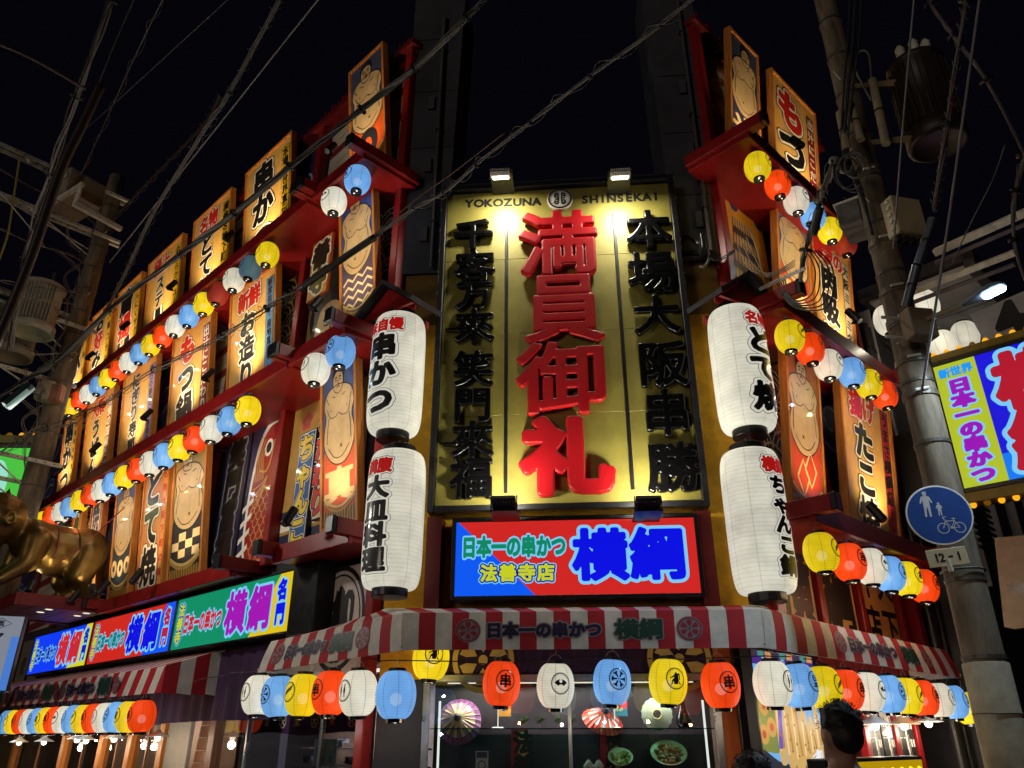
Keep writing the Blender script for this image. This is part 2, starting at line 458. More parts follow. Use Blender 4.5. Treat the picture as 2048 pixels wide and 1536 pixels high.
# red posts
def post(F, x, z0, z1, w=0.16, d=0.18, m=RED):
    b = MB(); b.box(-w / 2, w / 2, -d, -0.002, z0, z1, m, None, 0.012); part(b, 'post', F, BLD, (x, 0, 0))
for x in (-0.10, -2.78): post(FL, x, 3.9, 12.3, 0.17, 0.2)
for x in (-5.25, -7.8, -10.3, -12.3, -14.4): post(FL, x, 3.9, 12.3, 0.14, 0.12, DRED)
for x, zt in ((0.08, 12.4), (4.28, 9.4)): post(FR, x, 2.6, zt, 0.17, 0.2)
for x in (2.12,): post(FR, x, 3.9, 12.4, 0.12, 0.12, DRED)
for z in (6.6, 9.6, 12.15):
    for F, x0, x1 in ((FL, LX, 0.0), (FR, 0.0, 4.4)):
        b = MB(); b.box(x0, x1, -0.1, -0.003, z, z + 0.14, DRED, None, 0.01); part(b, 'rail', F, BLD)
post(FL, -0.12, 0, 3.6, 0.16, 0.14); post(FR, 0.1, 0, 2.6, 0.2, 0.14)

# painted murals between the boards
def mural(F, x0, x1, z0, z1, style, seed=0):
    rnd = random.Random(seed); P = Print(0.003, 0.004); w, h = x1 - x0, z1 - z0
    NAVY, TAN, MAR = (28, 34, 72), (190, 160, 110), (110, 28, 34)
    if style == 'waves':
        P.rect(0, 0, w, h, 0, NAVY)
        r = 0.32
        for j in range(int(h / (r * 0.75)) + 1):
            for i in range(int(w / (r * 2)) + 1):
                cx = i * r * 2 + (r if j % 2 else 0); cz = j * r * 0.75
                for k, q in enumerate((1.0, 0.7, 0.4)):
                    n = 12; a = [(cx + r * rr * cos(pi * t / n), cz + r * rr * sin(pi * t / n)) for rr in (q, q - 0.09) for t in range(n + 1)]
                    if min(p[0] for p in a) < 0 or max(p[0] for p in a) > w or max(p[1] for p in a) > h: continue
                    P.put(a, [(n + 1 + t, t, t + 1, n + 2 + t) for t in range(n)], 1 + (j % 2), WT)
    elif style == 'swirl':
        P.rect(0, 0, w, h, 0, NAVY)
        for k in range(int(h / 0.45)):
            cx, cz = w * rnd.uniform(0.2, 0.8), 0.3 + k * 0.45; R = min(w * 0.45, 0.5)
            pts = [(min(w, max(0, cx + R * (1 - t / 15) * cos(t * 0.6 + k))), min(h, max(0, cz + R * (1 - t / 15) * sin(t * 0.6 + k)))) for t in range(13)]
            P.line(pts, 0.05, 1, (150, 160, 190) if k % 2 else (120, 130, 165))
    elif style == 'stripes':
        P.rect(0, 0, w, h, 0, (176, 168, 150))
        n = max(1, int(h / 0.5))
        for k in range(n):
            z = h * k / n; P.put([(0, z), (w, z + 0.12), (w, z + 0.3), (0, z + 0.18)], [(0, 1, 2, 3)], 1, MAR)
            P.line([(w * 0.1, z + 0.36), (w * 0.5, z + 0.44), (w * 0.95, z + 0.4)], 0.012, 2, (70, 60, 60))
    elif style == 'gold':
        P.rect(0, 0, w, h, 0, (178, 134, 66))
        for k in range(3):
            cx, cz = w * rnd.uniform(0.2, 0.8), h * (0.55 + 0.16 * k)
            for q in range(5):
                a = q * 2 * pi / 5 + k
                P.disc(cx + 0.11 * cos(a), cz + 0.11 * sin(a), 0.065, 1, (200, 90, 100), 10)
        for k in range(3): P.rect(0, h * 0.06 + k * 0.32, w, h * 0.06 + k * 0.32 + 0.15, 1, WT if k != 1 else NAVY)
    o = P.obj(); o.name = 'mural_panel'
    o.location = F.pt(x0, 0, z0); o.rotation_euler = (0, 0, F.phi)
    o.parent = BLD; o.matrix_parent_inverse = (Matrix.Translation(BLD.location) @ BLD.rotation_euler.to_matrix().to_4x4()).inverted()
    return o
sd = 0
for z0, z1 in ((3.95, 6.55), (6.78, 9.55), (9.78, 12.1)):
    xs_ = [(-5.15, -2.9), (-7.7, -5.35), (-10.2, -7.9), (-12.2, -10.4), (-14.3, -12.4), (-17.5, -14.5)]
    for i, (a, c) in enumerate(xs_):
        sd += 1
        if z0 < 4 and i == 0: continue
        mural(FL, a, c, z0, z1, ('stripes', 'stripes', 'waves', 'swirl', 'stripes')[sd % 5] if z0 > 9 else ('swirl', 'waves', 'stripes')[sd % 3], sd)
mural(FL, -2.65, -0.2, 9.78, 12.1, 'stripes', 31); mural(FL, -1.5, -0.2, 6.78, 9.55, 'waves', 32)
mural(FL, -0.62, -0.2, 3.95, 6.55, 'waves', 33)
mural(FR, 0.2, 2.05, 9.78, 12.3, 'stripes', 41); mural(FR, 2.2, 4.2, 9.78, 12.3, 'stripes', 42)
mural(FR, 2.2, 4.1, 6.78, 9.55, 'swirl', 44); mural(FR, 0.2, 2.05, 3.95, 6.55, 'waves', 45); mural(FR, 2.2, 4.1, 3.95, 6.55, 'swirl', 46)

# ------------------------------------------------------------------ wrestler artwork
SKIN = (206, 176, 130)
def wrestler(P, w, h, x0=0.0, z0=0.0, bgc=(150, 128, 96), top=None, apron=(200, 74, 30), emblem='char', ech='真', flip=False, hx=0.0, zlo=0.0, fringe=True, skin=SKIN):
    """sumo wrestler print: coordinates 0..1 across and 0..1 up the board"""
    LN = (52, 40, 36)
    S0 = lambda pts: [(x0 + ((1 - px_) if flip else px_) * w, z0 + pz * h) for px_, pz in pts]
    S = lambda pts: (lambda q: q[::-1] if flip and len(q) > 5 else q)(S0([(px_ + (hx if pz > 0.8 else 0), pz) for px_, pz in pts]))
    P.rect(x0, z0, x0 + w, z0 + h, 0, bgc)
    if top: P.rect(x0, z0 + h * 0.86, x0 + w, z0 + h, 1, top)
    L = w * 0.016
    P.poly(S([(0.02, 0.0), (0.98, 0.0), (0.98, 0.42), (0.9, 0.5), (0.1, 0.5), (0.02, 0.42)]), 2, apron)
    body = [(0.06, 0.47), (0.03, 0.56), (0.10, 0.66), (0.04, 0.74), (0.14, 0.82), (0.36, 0.85), (0.62, 0.85), (0.88, 0.81), (0.97, 0.72), (0.90, 0.64), (0.97, 0.55), (0.93, 0.45), (0.72, 0.37), (0.48, 0.355), (0.24, 0.39)]
    P.poly(S(body), 3, skin, True); P.line(S(body), L * 1.3, 5, LN, True, True)
    head = [(0.35, 0.83), (0.33, 0.90), (0.38, 0.945), (0.50, 0.955), (0.61, 0.94), (0.65, 0.89), (0.62, 0.83), (0.52, 0.80), (0.42, 0.805)]
    P.poly(S(head), 4, skin, True); P.line(S(head), L, 6, LN, True, True)
    hair = [(0.31, 0.88), (0.33, 0.94), (0.42, 0.975), (0.50, 0.965), (0.55, 0.985), (0.62, 0.965), (0.67, 0.93), (0.66, 0.89), (0.60, 0.925), (0.48, 0.938), (0.38, 0.92)]
    P.poly(S(hair), 7, (28, 26, 30), True)
    for sx in (0, 1):
        e = 0.43 + 0.13 * sx
        P.line(S([(e - 0.04, 0.895 + 0.006 * sx), (e, 0.902), (e + 0.035, 0.897)]), L * 1.6, 8, LN)
        P.line(S([(e - 0.03, 0.882), (e + 0.03, 0.882)]), L * 1.2, 8, LN)
    P.line(S([(0.50, 0.885), (0.49, 0.86), (0.52, 0.857)]), L, 8, LN); P.line(S([(0.45, 0.835), (0.50, 0.842), (0.55, 0.833)]), L * 1.4, 8, (120, 40, 36))
    for ln in ([(0.14, 0.72), (0.24, 0.66), (0.40, 0.655), (0.49, 0.675)], [(0.86, 0.72), (0.78, 0.655), (0.62, 0.65), (0.51, 0.675)],
               [(0.13, 0.50), (0.16, 0.60), (0.20, 0.66)], [(0.87, 0.49), (0.86, 0.58), (0.82, 0.65)], [(0.18, 0.47), (0.36, 0.405), (0.60, 0.40), (0.82, 0.46)],
               [(0.30, 0.79), (0.40, 0.775)], [(0.72, 0.785), (0.60, 0.775)], [(0.12, 0.79), (0.20, 0.745)], [(0.90, 0.77), (0.84, 0.73)]):
        P.line(S(ln), L, 6, LN)
    P.line(S([(0.54, 0.475), (0.60, 0.455)]), L, 6, LN); P.line(S([(0.60, 0.475), (0.54, 0.455)]), L, 6, LN)
    for e in (0.27, 0.76): P.disc(x0 + e * w, z0 + 0.70 * h, 0.018 * w, 6, (130, 84, 60), 8)
    cx = x0 + 0.5 * w
    if emblem == 'char': P.glyph(ech, cx, z0 + 0.235 * h, w * 0.95, h * 0.22, 0.035, 5, (226, 196, 140), 60)
    elif emblem == 'ring': P.ring(cx, z0 + 0.24 * h, w * 0.13, w * 0.30, 5, (40, 36, 44), 24, 1.15)
    elif emblem == 'coins':
        for e in (0.16, 0.5, 0.84):
            P.ring(x0 + e * w, z0 + (0.25 + 0.03 * abs(e - 0.5)) * h, w * 0.06, w * 0.15, 5, (216, 190, 140), 20, 1.2)
    elif emblem == 'squares':
        for q in (-0.12, 0.12):
            c = (cx + q * w, z0 + (0.25 + q * 0.25) * h); r = 0.26 * w
            for rr in (1.0,): P.line([(c[0] - r * 0.7, c[1]), (c[0], c[1] + r * 1.1), (c[0] + r * 0.7, c[1]), (c[0], c[1] - r * 1.1)], 0.05 * w, 5 + (q > 0), (226, 190, 130), False, True)
    elif emblem == 'check':
        for i in range(4):
            for j in range(3):
                if (i + j) % 2: P.rect(x0 + w * (0.06 + i * 0.22), z0 + h * (0.16 + j * 0.06), x0 + w * (0.28 + i * 0.22), z0 + h * (0.22 + j * 0.06), 5, (220, 196, 146))
    elif emblem == 'zigzag':
        for j in range(4):
            P.line([(x0 + w * (0.05 + 0.15 * i), z0 + h * (0.13 + j * 0.06 + (0.035 if i % 2 else 0))) for i in range(7)], 0.05 * w, 5, (226, 206, 160), False)
    for k, c in ((0.125, (224, 190, 120)), (0.10, (190, 150, 80))):
        P.line(S([(0.03, k + 0.05), (0.25, k), (0.5, k - 0.02), (0.75, k), (0.97, k + 0.05)]), 0.045 * w, 7, c)
    if fringe:
        P.rect(x0, z0, x0 + w, z0 + h * 0.085, 6, (150, 112, 50))
        for i in range(26):
            x = x0 + w * (i + 0.5) / 26; P.line([(x, z0 + h * (0.1 - 0.02 * sin(pi * (i + .5) / 26))), (x + w * 0.01 * random.uniform(-1, 1), z0 + 0.01 * h)], 0.014 * w, 8, (206, 170, 84) if i % 2 else (96, 66, 28), False)

# ------------------------------------------------------------------ tilted sign boards
SPOT_COL = (1.0, 0.74, 0.42)
def spotlight(F, x, y, z, tx, ty, tz, label, group, W=38.0, col=SPOT_COL, cone=95, lit=True, r=0.055, ln=0.26, lamp=True):
    p = F.pt(x, y, z); q = F.pt(tx, ty, tz)
    t = T('spotlight', label, 'spotlight', FW, p, group=group); t.rotation_euler = (0, 0, 0)
    d = (q - p).normalized(); M = d.to_track_quat('Z', 'Y').to_matrix().to_4x4()
    b = MB(); b.lathe([(0.0, -ln / 2), (r * 0.85, -ln / 2), (r, -ln / 2 + 0.02), (r, ln / 2), (r * 0.86, ln / 2), (r * 0.8, ln / 2 - 0.03), (0, ln / 2 - 0.03)], BLACK, 16, M)
    b.obj('housing', t)
    b = MB(); b.lathe([(r * 0.78, ln / 2 - 0.025), (0.0001, ln / 2 - 0.022)], em((255, 236, 200), 3.0 if lit else 0.3, 'lens'), 16, M); b.obj('lens', t)
    b = MB(); back = F.Y * 0.0 + Vector((0, 0, -1)); b.tube([(0, 0, 0), tuple(back * 0.1)], 0.014, BLACK, 6); b.box(-0.04, 0.04, -0.04, 0.04, -0.115, -0.1, BLACK); b.obj('bracket', t)
    if lamp:
        l = D.lights.new('spot_lamp', 'SPOT'); l.energy = W; l.color = col; l.spot_size = radians(cone); l.spot_blend = 0.9; l.shadow_soft_size = 0.03
        o = D.objects.new('spot_lamp', l); COL.objects.link(o); o.parent = t; o.location = d * (ln / 2 + 0.02); o.rotation_euler = d.to_track_quat('-Z', 'Y').to_euler()
    return t

def board(F, x0, x1, z0, z1, label, draw, nb=0.14, tilt=0.12, group=None, cat='sign board', face=(220, 172, 92), fw=0.055, name='sign_board', frame=WOOD, spot=True, slabel='', W=155.0, dep=0.12, sy=0.88):
    w, h = x1 - x0, (z1 - z0) / cos(tilt)
    t = T(name, label, cat, F, ((x0 + x1) / 2, -nb - dep * 0.5, z0), tilt, group)
    b = MB(); b.box(-w / 2 + fw, w / 2 - fw, -0.0, dep * 0.5, fw, h - fw, pm(face)); pn_ = b.obj('panel', t)
    b = MB(); e = 0.03
    b.box(-w / 2, -w / 2 + fw, -e, dep * 0.5 + e, 0, h, frame, None, 0.006); b.box(w / 2 - fw, w / 2, -e, dep * 0.5 + e, 0, h, frame, None, 0.006)
    b.box(-w / 2 + fw, w / 2 - fw, -e + 0.002, dep * 0.5 + e - 0.002, 0, fw, frame, None, 0.006); b.box(-w / 2 + fw, w / 2 - fw, -e + 0.002, dep * 0.5 + e - 0.002, h - fw, h, frame, None, 0.006)
    b.obj('frame', t)
    b = MB()
    for sx in (-1, 1): b.box(sx * (w / 2 - 0.12) - 0.02, sx * (w / 2 - 0.12) + 0.02, dep * 0.5 + e, nb + dep * 0.5 + 0.3, h - 0.3, h - 0.26, BLACK)
    b.obj('bracket', t)
    P = Print(0.0015, 0.003); draw(P, w - 2 * fw, h - 2 * fw, -w / 2 + fw, fw)
    P.obj('lettering' if cat == 'sign board' else 'picture', pn_)
    if spot: spotlight(F, (x0 + x1) / 2 + 0.12, -nb - sy, z0 - 0.02, (x0 + x1) / 2, -nb - 0.12, z0 + 0.55 * h, slabel or ('black can spotlight at the foot of the ' + ' '.join(label.split()[:8])), 'spotlights on the sign boards', W)
    return t

def vtext(main, small, side, sidec=(214, 176, 24), sidet=BK, first=None, mainc=None, sw=0.2, msize=None):
    """big brush lettering, a small red heading and a lettered strip down the right side"""
    def draw(P, w, h, x0, z0):
        P.rect(x0 + w * (1 - sw), z0 + 0.05, x0 + w * 0.97, z0 + h * 0.93, 1, BK)
        P.rect(x0 + w * (1 - sw) + 0.012, z0 + 0.062, x0 + w * 0.97 - 0.012, z0 + h * 0.93 - 0.012, 2, sidec)
        n = len(side); s = min(h * 0.86 / n, w * sw * 0.78); cxs = x0 + w * (1 - sw + 0.97) / 2
        P.text(side, cxs, z0 + h * 0.49, s, [(0.035, 3, sidet)], True, h * 0.86 / n / s, N=40)
        mx = x0 + w * (1 - sw) / 2; zt = h * 0.96
        if small:
            ss = w * 0.27
            P.text(small, mx + 0.02, z0 + h * 0.9 - ss * 0.15, ss, [(0.13, 3, BK), (0.11, 4, WT), (0.045, 5, RD)], False, 0.95, N=44); zt = h * 0.9 - ss * 0.75
        n = len(main); s = (zt - 0.03 * h) / n; sx = min(w * (1 - sw) * 0.96 / s, 1.35)
        for i, ch in enumerate(main):
            c = RD if (mainc and i in mainc) else BK; z = z0 + zt - s * (i + 0.5)
            if ch == 'ー':
                P.rect(mx - 0.15 * w, z - 0.42 * s, mx + 0.15 * w, z + 0.42 * s, 3, BK); P.rect(mx - 0.13 * w, z - 0.40 * s, mx + 0.13 * w, z + 0.40 * s, 4, WT); P.rect(mx - 0.08 * w, z - 0.36 * s, mx + 0.08 * w, z + 0.36 * s, 5, c); continue
            P.text(ch, mx, z, s, [(0.130, 3, BK), (0.110, 4, WT), (0.055 - 0.02 * (ch in '揚鍋寿焼造'), 5, c)], sx=sx * 0.86, sz=1.02, N=60)
    return draw

def LB(px0, py0, px1, py1, F=FL, n=0.42):
    a = F.px(px0, py0, n)[0]; c = F.px(px1, py1, n)[0]; return min(a, c), max(a, c)
READ = dict(enumerate(('kushikatsu skewers', 'doteyaki stew', 'steak', 'fried chicken', 'okonomiyaki', 'more skewers')))
READ2 = ('sashimi, blue strip', 'hotpot, red first character', 'sushi, lilac strip', 'udon, dark red strip', 'kushikatsu at the pole')
ORD0 = ['first', 'second', 'third', 'fourth', 'fifth', 'sixth']
GT, GM_, GLw = 'sign boards of the top row', 'sign boards of the middle row', 'boards of the lower row'
for k, (p, main, small, side, first) in enumerate((
        ((500, 345, 592, 265), '串かつ', '', '本場新世界直伝の味', None),
        ((394, 452, 470, 383), 'どて焼', '名物', '横綱名物下町の味', None),
        ((305, 530, 370, 485), 'ステーキ', '極上', 'やわらかジューシー', None),
        ((238, 612, 288, 560), '唐揚げ', '', 'にんにくサクサク', (1,)),
        ((178, 690, 226, 632), 'お好み焼', '', '大阪コナモン', (1,)),
        ((132, 745, 170, 700), '串かつ', '', '大阪名物', None))):
    x0, x1 = LB(*p)
    board(FL, x0, x1, 10.05, 12.42, ('golden board for %s, %s from the corner in the top row' % (READ.get(k, ''), ORD0[k])), vtext(main, small, side, mainc=first), group=GT,
          slabel='black can spotlight, %s from the corner on the long upper left shelf' % ORD0[k])
BL_, PU, MR, WH2 = (84, 140, 196), (150, 140, 200), (136, 26, 30), (200, 190, 170)
for k, (p, main, small, side, sc, st, first) in enumerate((
        ((468, 590, 560, 525), 'お造り', '新鮮', '鮮度抜群・産地直送!!', BL_, BK, None),
        ((350, 692, 430, 628), 'もつ鍋', '', '出汁にこだわり', MR, WT, (0,)),
        ((253, 760, 322, 700), 'にぎり寿司', '', '本日の鮮魚に自信あり', PU, BK, None),
        ((181, 812, 236, 768), 'うどん', '大阪', '自慢の国産出汁', MR, WT, None),
        ((128, 872, 160, 838), '串かつ', '', '本場新世界直伝の', (214, 176, 24), BK, None))):
    x0, x1 = LB(*p)
    board(FL, x0, x1, 7.12, 9.28, ('golden board for %s, %s from the corner in the middle row' % (READ2[k], ORD0[k])), vtext(main, small, side, sc, st, mainc=first), group=GM_,
          slabel='black can spotlight, %s from the corner on the long middle left shelf' % ORD0[k])
def wr(**k):
    return lambda P, w, h, x0, z0: wrestler(P, w, h, x0, z0, **k)
NAV, GRB, ORG = (44, 50, 78), (88, 104, 140), (206, 84, 30)
for p, z0, z1, lab, fn in (
        ((706, 150, 775, 85), 10.05, 12.5, 'framed wrestler print with orange apron and black ring, topmost near the left corner', wr(bgc=(66, 72, 104), apron=ORG, emblem='ring')),
        ((687, 405, 755, 362), 7.15, 9.6, 'framed print of a wrestler in a grey zigzag apron below the pair of upper lanterns', wr(bgc=(52, 84, 160), apron=(84, 74, 98), emblem='zigzag', flip=True, hx=0.06)),
        ((650, 752, 722, 706), 4.1, 6.5, 'framed print of a wrestler whose orange apron carries a large character', wr(bgc=(70, 92, 140), apron=ORG, emblem='char', ech='真')),
        ((360, 905, 428, 860), 3.98, 6.45, 'framed print of a wrestler in a black and cream checked apron', wr(bgc=(170, 140, 74), apron=(44, 44, 50), emblem='check', hx=-0.07)),
        ((240, 988, 281, 966), 3.98, 6.4, 'framed print of a wrestler with three coins on a dark apron, beside the golden statue', wr(bgc=(80, 100, 150), apron=(50, 60, 72), emblem='coins', flip=True))):
    x0, x1 = LB(*p)
    board(FL, x0, x1, z0, z1, lab, fn, group='framed wrestler prints', cat='framed print', name='framed_print', face=(150, 128, 96), slabel='black can spotlight under the ' + ' '.join(lab.split()[3:11]), W=75)
for p, main, small, side, sc, lab in (((300, 938, 352, 906), 'どて焼', '', '名物大阪下町の味', ORG, 'orange and gold board lettered どて焼 between two wrestler prints'),
                                      ((186, 1030, 212, 1012), '焼そば', '', '鉄板名物', (190, 60, 40), 'narrow board with red lettering behind the golden statue'),
                                      ((146, 1058, 168, 1040), '串', '', '大阪', (190, 60, 40), 'narrow red board far along behind the golden statue')):
    x0, x1 = LB(*p)
    board(FL, x0, x1, 3.98, 6.45, lab, vtext(main, small, side, (226, 150, 80), RD), group=GLw, slabel='black can spotlight under the ' + ' '.join(lab.split()[:9]), W=75, face=(206, 140, 84))
# right-hand facade
x0, x1 = LB(1452, 85, 1512, 150, FR); board(FR, x0, x1, 10.0, 12.5, 'framed print of a wrestler on a dark blue ground, topmost on the right facade', wr(bgc=(60, 70, 100), apron=(48, 52, 88), emblem='char', ech='光', flip=True, hx=-0.05), cat='framed print', name='framed_print', group='framed wrestler prints', W=75)
x0, x1 = LB(1533, 165, 1623, 258, FR); board(FR, x0, x1, 9.75, 12.5, 'golden board lettered もつ鍋 with red side strip, top of the right facade', vtext('もつ鍋', '', '出汁にこだわりの', MR, WT, mainc=(0,)), group=GT)
x0, x1 = LB(1545, 400, 1607, 440, FR); board(FR, x0, x1, 7.2, 9.5, 'framed print of a wrestler behind the upper right lanterns', wr(bgc=(120, 124, 150), apron=(196, 70, 40), emblem='char', ech='祭'), cat='framed print', name='framed_print', group='framed wrestler prints', W=75)
x0, x1 = LB(1618, 478, 1696, 535, FR); board(FR, x0, x1, 7.15, 9.35, 'golden board lettered 肉吸い with a grey side strip, behind the wire bundle', vtext('肉吸い', '難波の', '大阪ミナミ名物', WH2, BK), group=GM_)
x0, x1 = LB(1560, 700, 1627, 738, FR); board(FR, x0, x1, 4.15, 6.55, 'framed print of a wrestler in an orange apron with interlocked squares', wr(bgc=(170, 96, 50), apron=(200, 70, 40), emblem='squares', flip=True, hx=0.05), cat='framed print', name='framed_print', group='framed wrestler prints', W=75)
x0, x1 = LB(1668, 760, 1768, 815, FR); board(FR, x0, x1, 4.15, 6.6, 'golden board lettered たこ焼 below the middle right lanterns', vtext('たこ焼', '揚げ', 'うまさ横綱級!!', (190, 50, 60), BK), group=GLw)

# special murals and plates near the left corner
def plate(F, x0, x1, z0, z1, label, cat, draw, n=0.05, name='sign_panel', dep=0.05, tilt=0.0, back=(60, 40, 30), group=None):
    w, h = x1 - x0, z1 - z0
    t = T(name, label, cat, F, ((x0 + x1) / 2, -n, z0), tilt, group)
    b = MB(); b.box(-w / 2, w / 2, 0.0, dep, 0, h, pm(back), None, 0.004); b.obj('panel', t)
    P = Print(0.0015, 0.0015); draw(P, w, h, -w / 2, 0); P.obj('picture', t); return t
def d_koi(P, w, h, x0, z0):
    P.rect(x0, z0, x0 + w, z0 + h, 0, (40, 44, 88))
    S = lambda pts: [(x0 + a * w, z0 + c * h) for a, c in pts]
    P.poly(S([(0.2, 0.06), (0.1, 0.4), (0.2, 0.78), (0.42, 0.93), (0.72, 0.95), (0.97, 0.85), (0.99, 0.4), (0.9, 0.1), (0.6, 0.0)]), 1, WT, True)
    P.poly(S([(0.26, 0.06), (0.17, 0.4), (0.26, 0.74), (0.46, 0.89), (0.74, 0.91), (0.95, 0.80), (0.96, 0.4), (0.88, 0.12), (0.6, 0.02)]), 2, (150, 26, 30), True)
    P.disc(x0 + 0.55 * w, z0 + 0.76 * h, 0.12 * w, 3, WT, 20, 1.2); P.disc(x0 + 0.55 * w, z0 + 0.76 * h, 0.075 * w, 4, BK, 16, 1.2)
    for k in range(5): P.line(S([(0.30 + 0.06 * k, 0.87 - 0.02 * k), (0.22 + 0.05 * k, 0.7), (0.26 + 0.06 * k, 0.55)]), 0.02 * w, 3, (206, 160, 80))
    P.line(S([(0.36, 0.62), (0.56, 0.60), (0.66, 0.68), (0.70, 0.80)]), 0.03 * w, 3, (206, 160, 80))
    for k in range(5): P.line(S([(0.22, 0.50 - 0.05 * k), (0.45, 0.52 - 0.03 * k), (0.62, 0.56)]), 0.02 * w, 3, (206, 160, 80))
    for j in range(11):
        for i in range(4):
            cx, cz = x0 + w * (0.36 + 0.16 * i + (0.08 if j % 2 else 0)), z0 + h * (0.50 - 0.043 * j)
            P.line([(cx - 0.08 * w, cz), (cx - 0.05 * w, cz - 0.03 * h), (cx, cz - 0.04 * h), (cx + 0.05 * w, cz - 0.03 * h), (cx + 0.08 * w, cz)], 0.016 * w, 3, (206, 150, 80))
    for k in range(4): P.put(S([(0, 0.06 + 0.1 * k), (0.3, 0.12 + 0.1 * k), (0.3, 0.155 + 0.1 * k), (0, 0.095 + 0.1 * k)]), [(0, 1, 2, 3)], 4, WT)
plate(FL, -3.95, -2.88, 4.0, 6.55, 'red carp painted on navy beside the lower left red post', 'mural', d_koi, 0.03, 'carp_mural')
def d_sho(P, w, h, x0, z0):
    P.rect(x0, z0, x0 + w, z0 + h, 0, (26, 30, 60)); P.text('笑門富福', x0 + w / 2, z0 + h * 0.5, h * 0.22, [(0.15, 1, (150, 150, 150)), (0.11, 2, (60, 60, 66)), (0.06, 3, BK)], N=48)
plate(FL, -4.85, -4.0, 4.0, 6.5, 'dark navy banner with black 笑門 characters outlined in grey, left of the carp', 'banner', d_sho, 0.05, 'navy_banner')
def d_face(P, w, h, x0, z0):
    S = lambda pts: [(x0 + a * w, z0 + c * h) for a, c in pts]; LN = (40, 30, 30)
    P.rect(x0, z0, x0 + w, z0 + h, 0, (120, 88, 46))
    P.poly(S([(0.12, 0.3), (0.02, 0.1), (0.0, 0.0), (1, 0), (1, 0.2), (0.85, 0.25), (0.86, 0.55), (0.8, 0.85), (0.6, 0.93), (0.3, 0.88), (0.16, 0.6)]), 1, (196, 164, 116), False)
    P.poly(S([(0.12, 0.55), (0.05, 0.8), (0.2, 0.96), (0.5, 1.0), (0.8, 0.97), (0.95, 0.8), (0.88, 0.62), (0.82, 0.78), (0.6, 0.86), (0.36, 0.82), (0.28, 0.7), (0.2, 0.48)]), 2, (26, 24, 28), True)
    for ln in ([(0.42, 0.66), (0.52, 0.64), (0.58, 0.60)], [(0.68, 0.60), (0.76, 0.66), (0.84, 0.68)], [(0.46, 0.58), (0.58, 0.56)], [(0.68, 0.56), (0.80, 0.59)], [(0.62, 0.56), (0.66, 0.44), (0.58, 0.42)], [(0.5, 0.30), (0.6, 0.35), (0.72, 0.31)], [(0.3, 0.25), (0.5, 0.15), (0.8, 0.22)], [(0.16, 0.45), (0.1, 0.38), (0.2, 0.32)], [(0.1, 0.12), (0.3, 0.06), (0.5, 0.1)]):
        P.line(S(ln), 0.026 * w, 3, LN)
plate(FL, -2.62, -1.5, 6.85, 8.35, 'painted wrestler face with black hair on gold, above the middle near shelf', 'mural', d_face, 0.03, 'wrestler_face_mural')
def d_tera(P, w, h, x0, z0):
    P.rect(x0 + 0.02, z0 + 0.02, x0 + w - 0.02, z0 + h - 0.02, 0, (196, 150, 70)); P.text('善寺', x0 + w / 2, z0 + h * 0.5, h * 0.45, [(0.13, 1, WT), (0.06, 2, BK)], N=56, sx=1.0)
plate(FL, -2.2, -1.62, 8.05, 9.2, 'tan plate with black 善寺 characters in an orange border, under the upper white lantern', 'sign', d_tera, 0.35, 'character_plate', back=(176, 70, 26))
def d_goldw(P, w, h, x0, z0):
    P.rect(x0, z0, x0 + w, z0 + h, 0, (178, 134, 66))
    for cx, cz, r in ((0.2, 0.82, 0.1), (0.45, 0.9, 0.07), (0.75, 0.78, 0.06)):
        for q in range(5):
            a = q * 2 * pi / 5 + 0.3; P.disc(x0 + cx * w + r * cos(a), z0 + cz * h + r * sin(a), r * 0.62, 1, (190, 80, 84), 12)
    for k, c in enumerate((WT, (30, 34, 66), WT, (30, 34, 66))): P.rect(x0, z0 + h * (0.02 + 0.07 * k), x0 + w, z0 + h * (0.02 + 0.07 * k) + h * 0.05, 1, c)
plate(FL, -2.68, -0.64, 3.98, 6.55, 'gold mural with pink blossoms and navy stripes beside the carp post', 'mural', d_goldw, 0.02, 'blossom_mural')
def strip(txt, bgc, tc):
    def f(P, w, h, x0, z0):
        P.rect(x0 + 0.02, z0 + 0.02, x0 + w - 0.02, z0 + h - 0.02, 0, WT); P.rect(x0 + 0.035, z0 + 0.035, x0 + w - 0.035, z0 + h - 0.035, 1, bgc)
        P.text(txt, x0 + w / 2, z0 + h / 2, h * 0.94 / len(txt), [(0.13, 2, WT), (0.10, 3, BK), (0.05, 4, tc)], N=52)
    return f
plate(FL, -2.28, -1.82, 4.05, 5.85, 'narrow blue strip lettered ちゃんこ in yellow', 'sign', strip('ちゃんこ', (30, 84, 150), (226, 196, 60)), 0.1, 'hanging_strip', back=BK)
plate(FL, -1.74, -1.5, 4.4, 6.2, 'narrow yellow strip with red characters beside the framed wrestler', 'sign', strip('こだわり', (196, 176, 60), RD), 0.08, 'hanging_strip', back=BK)
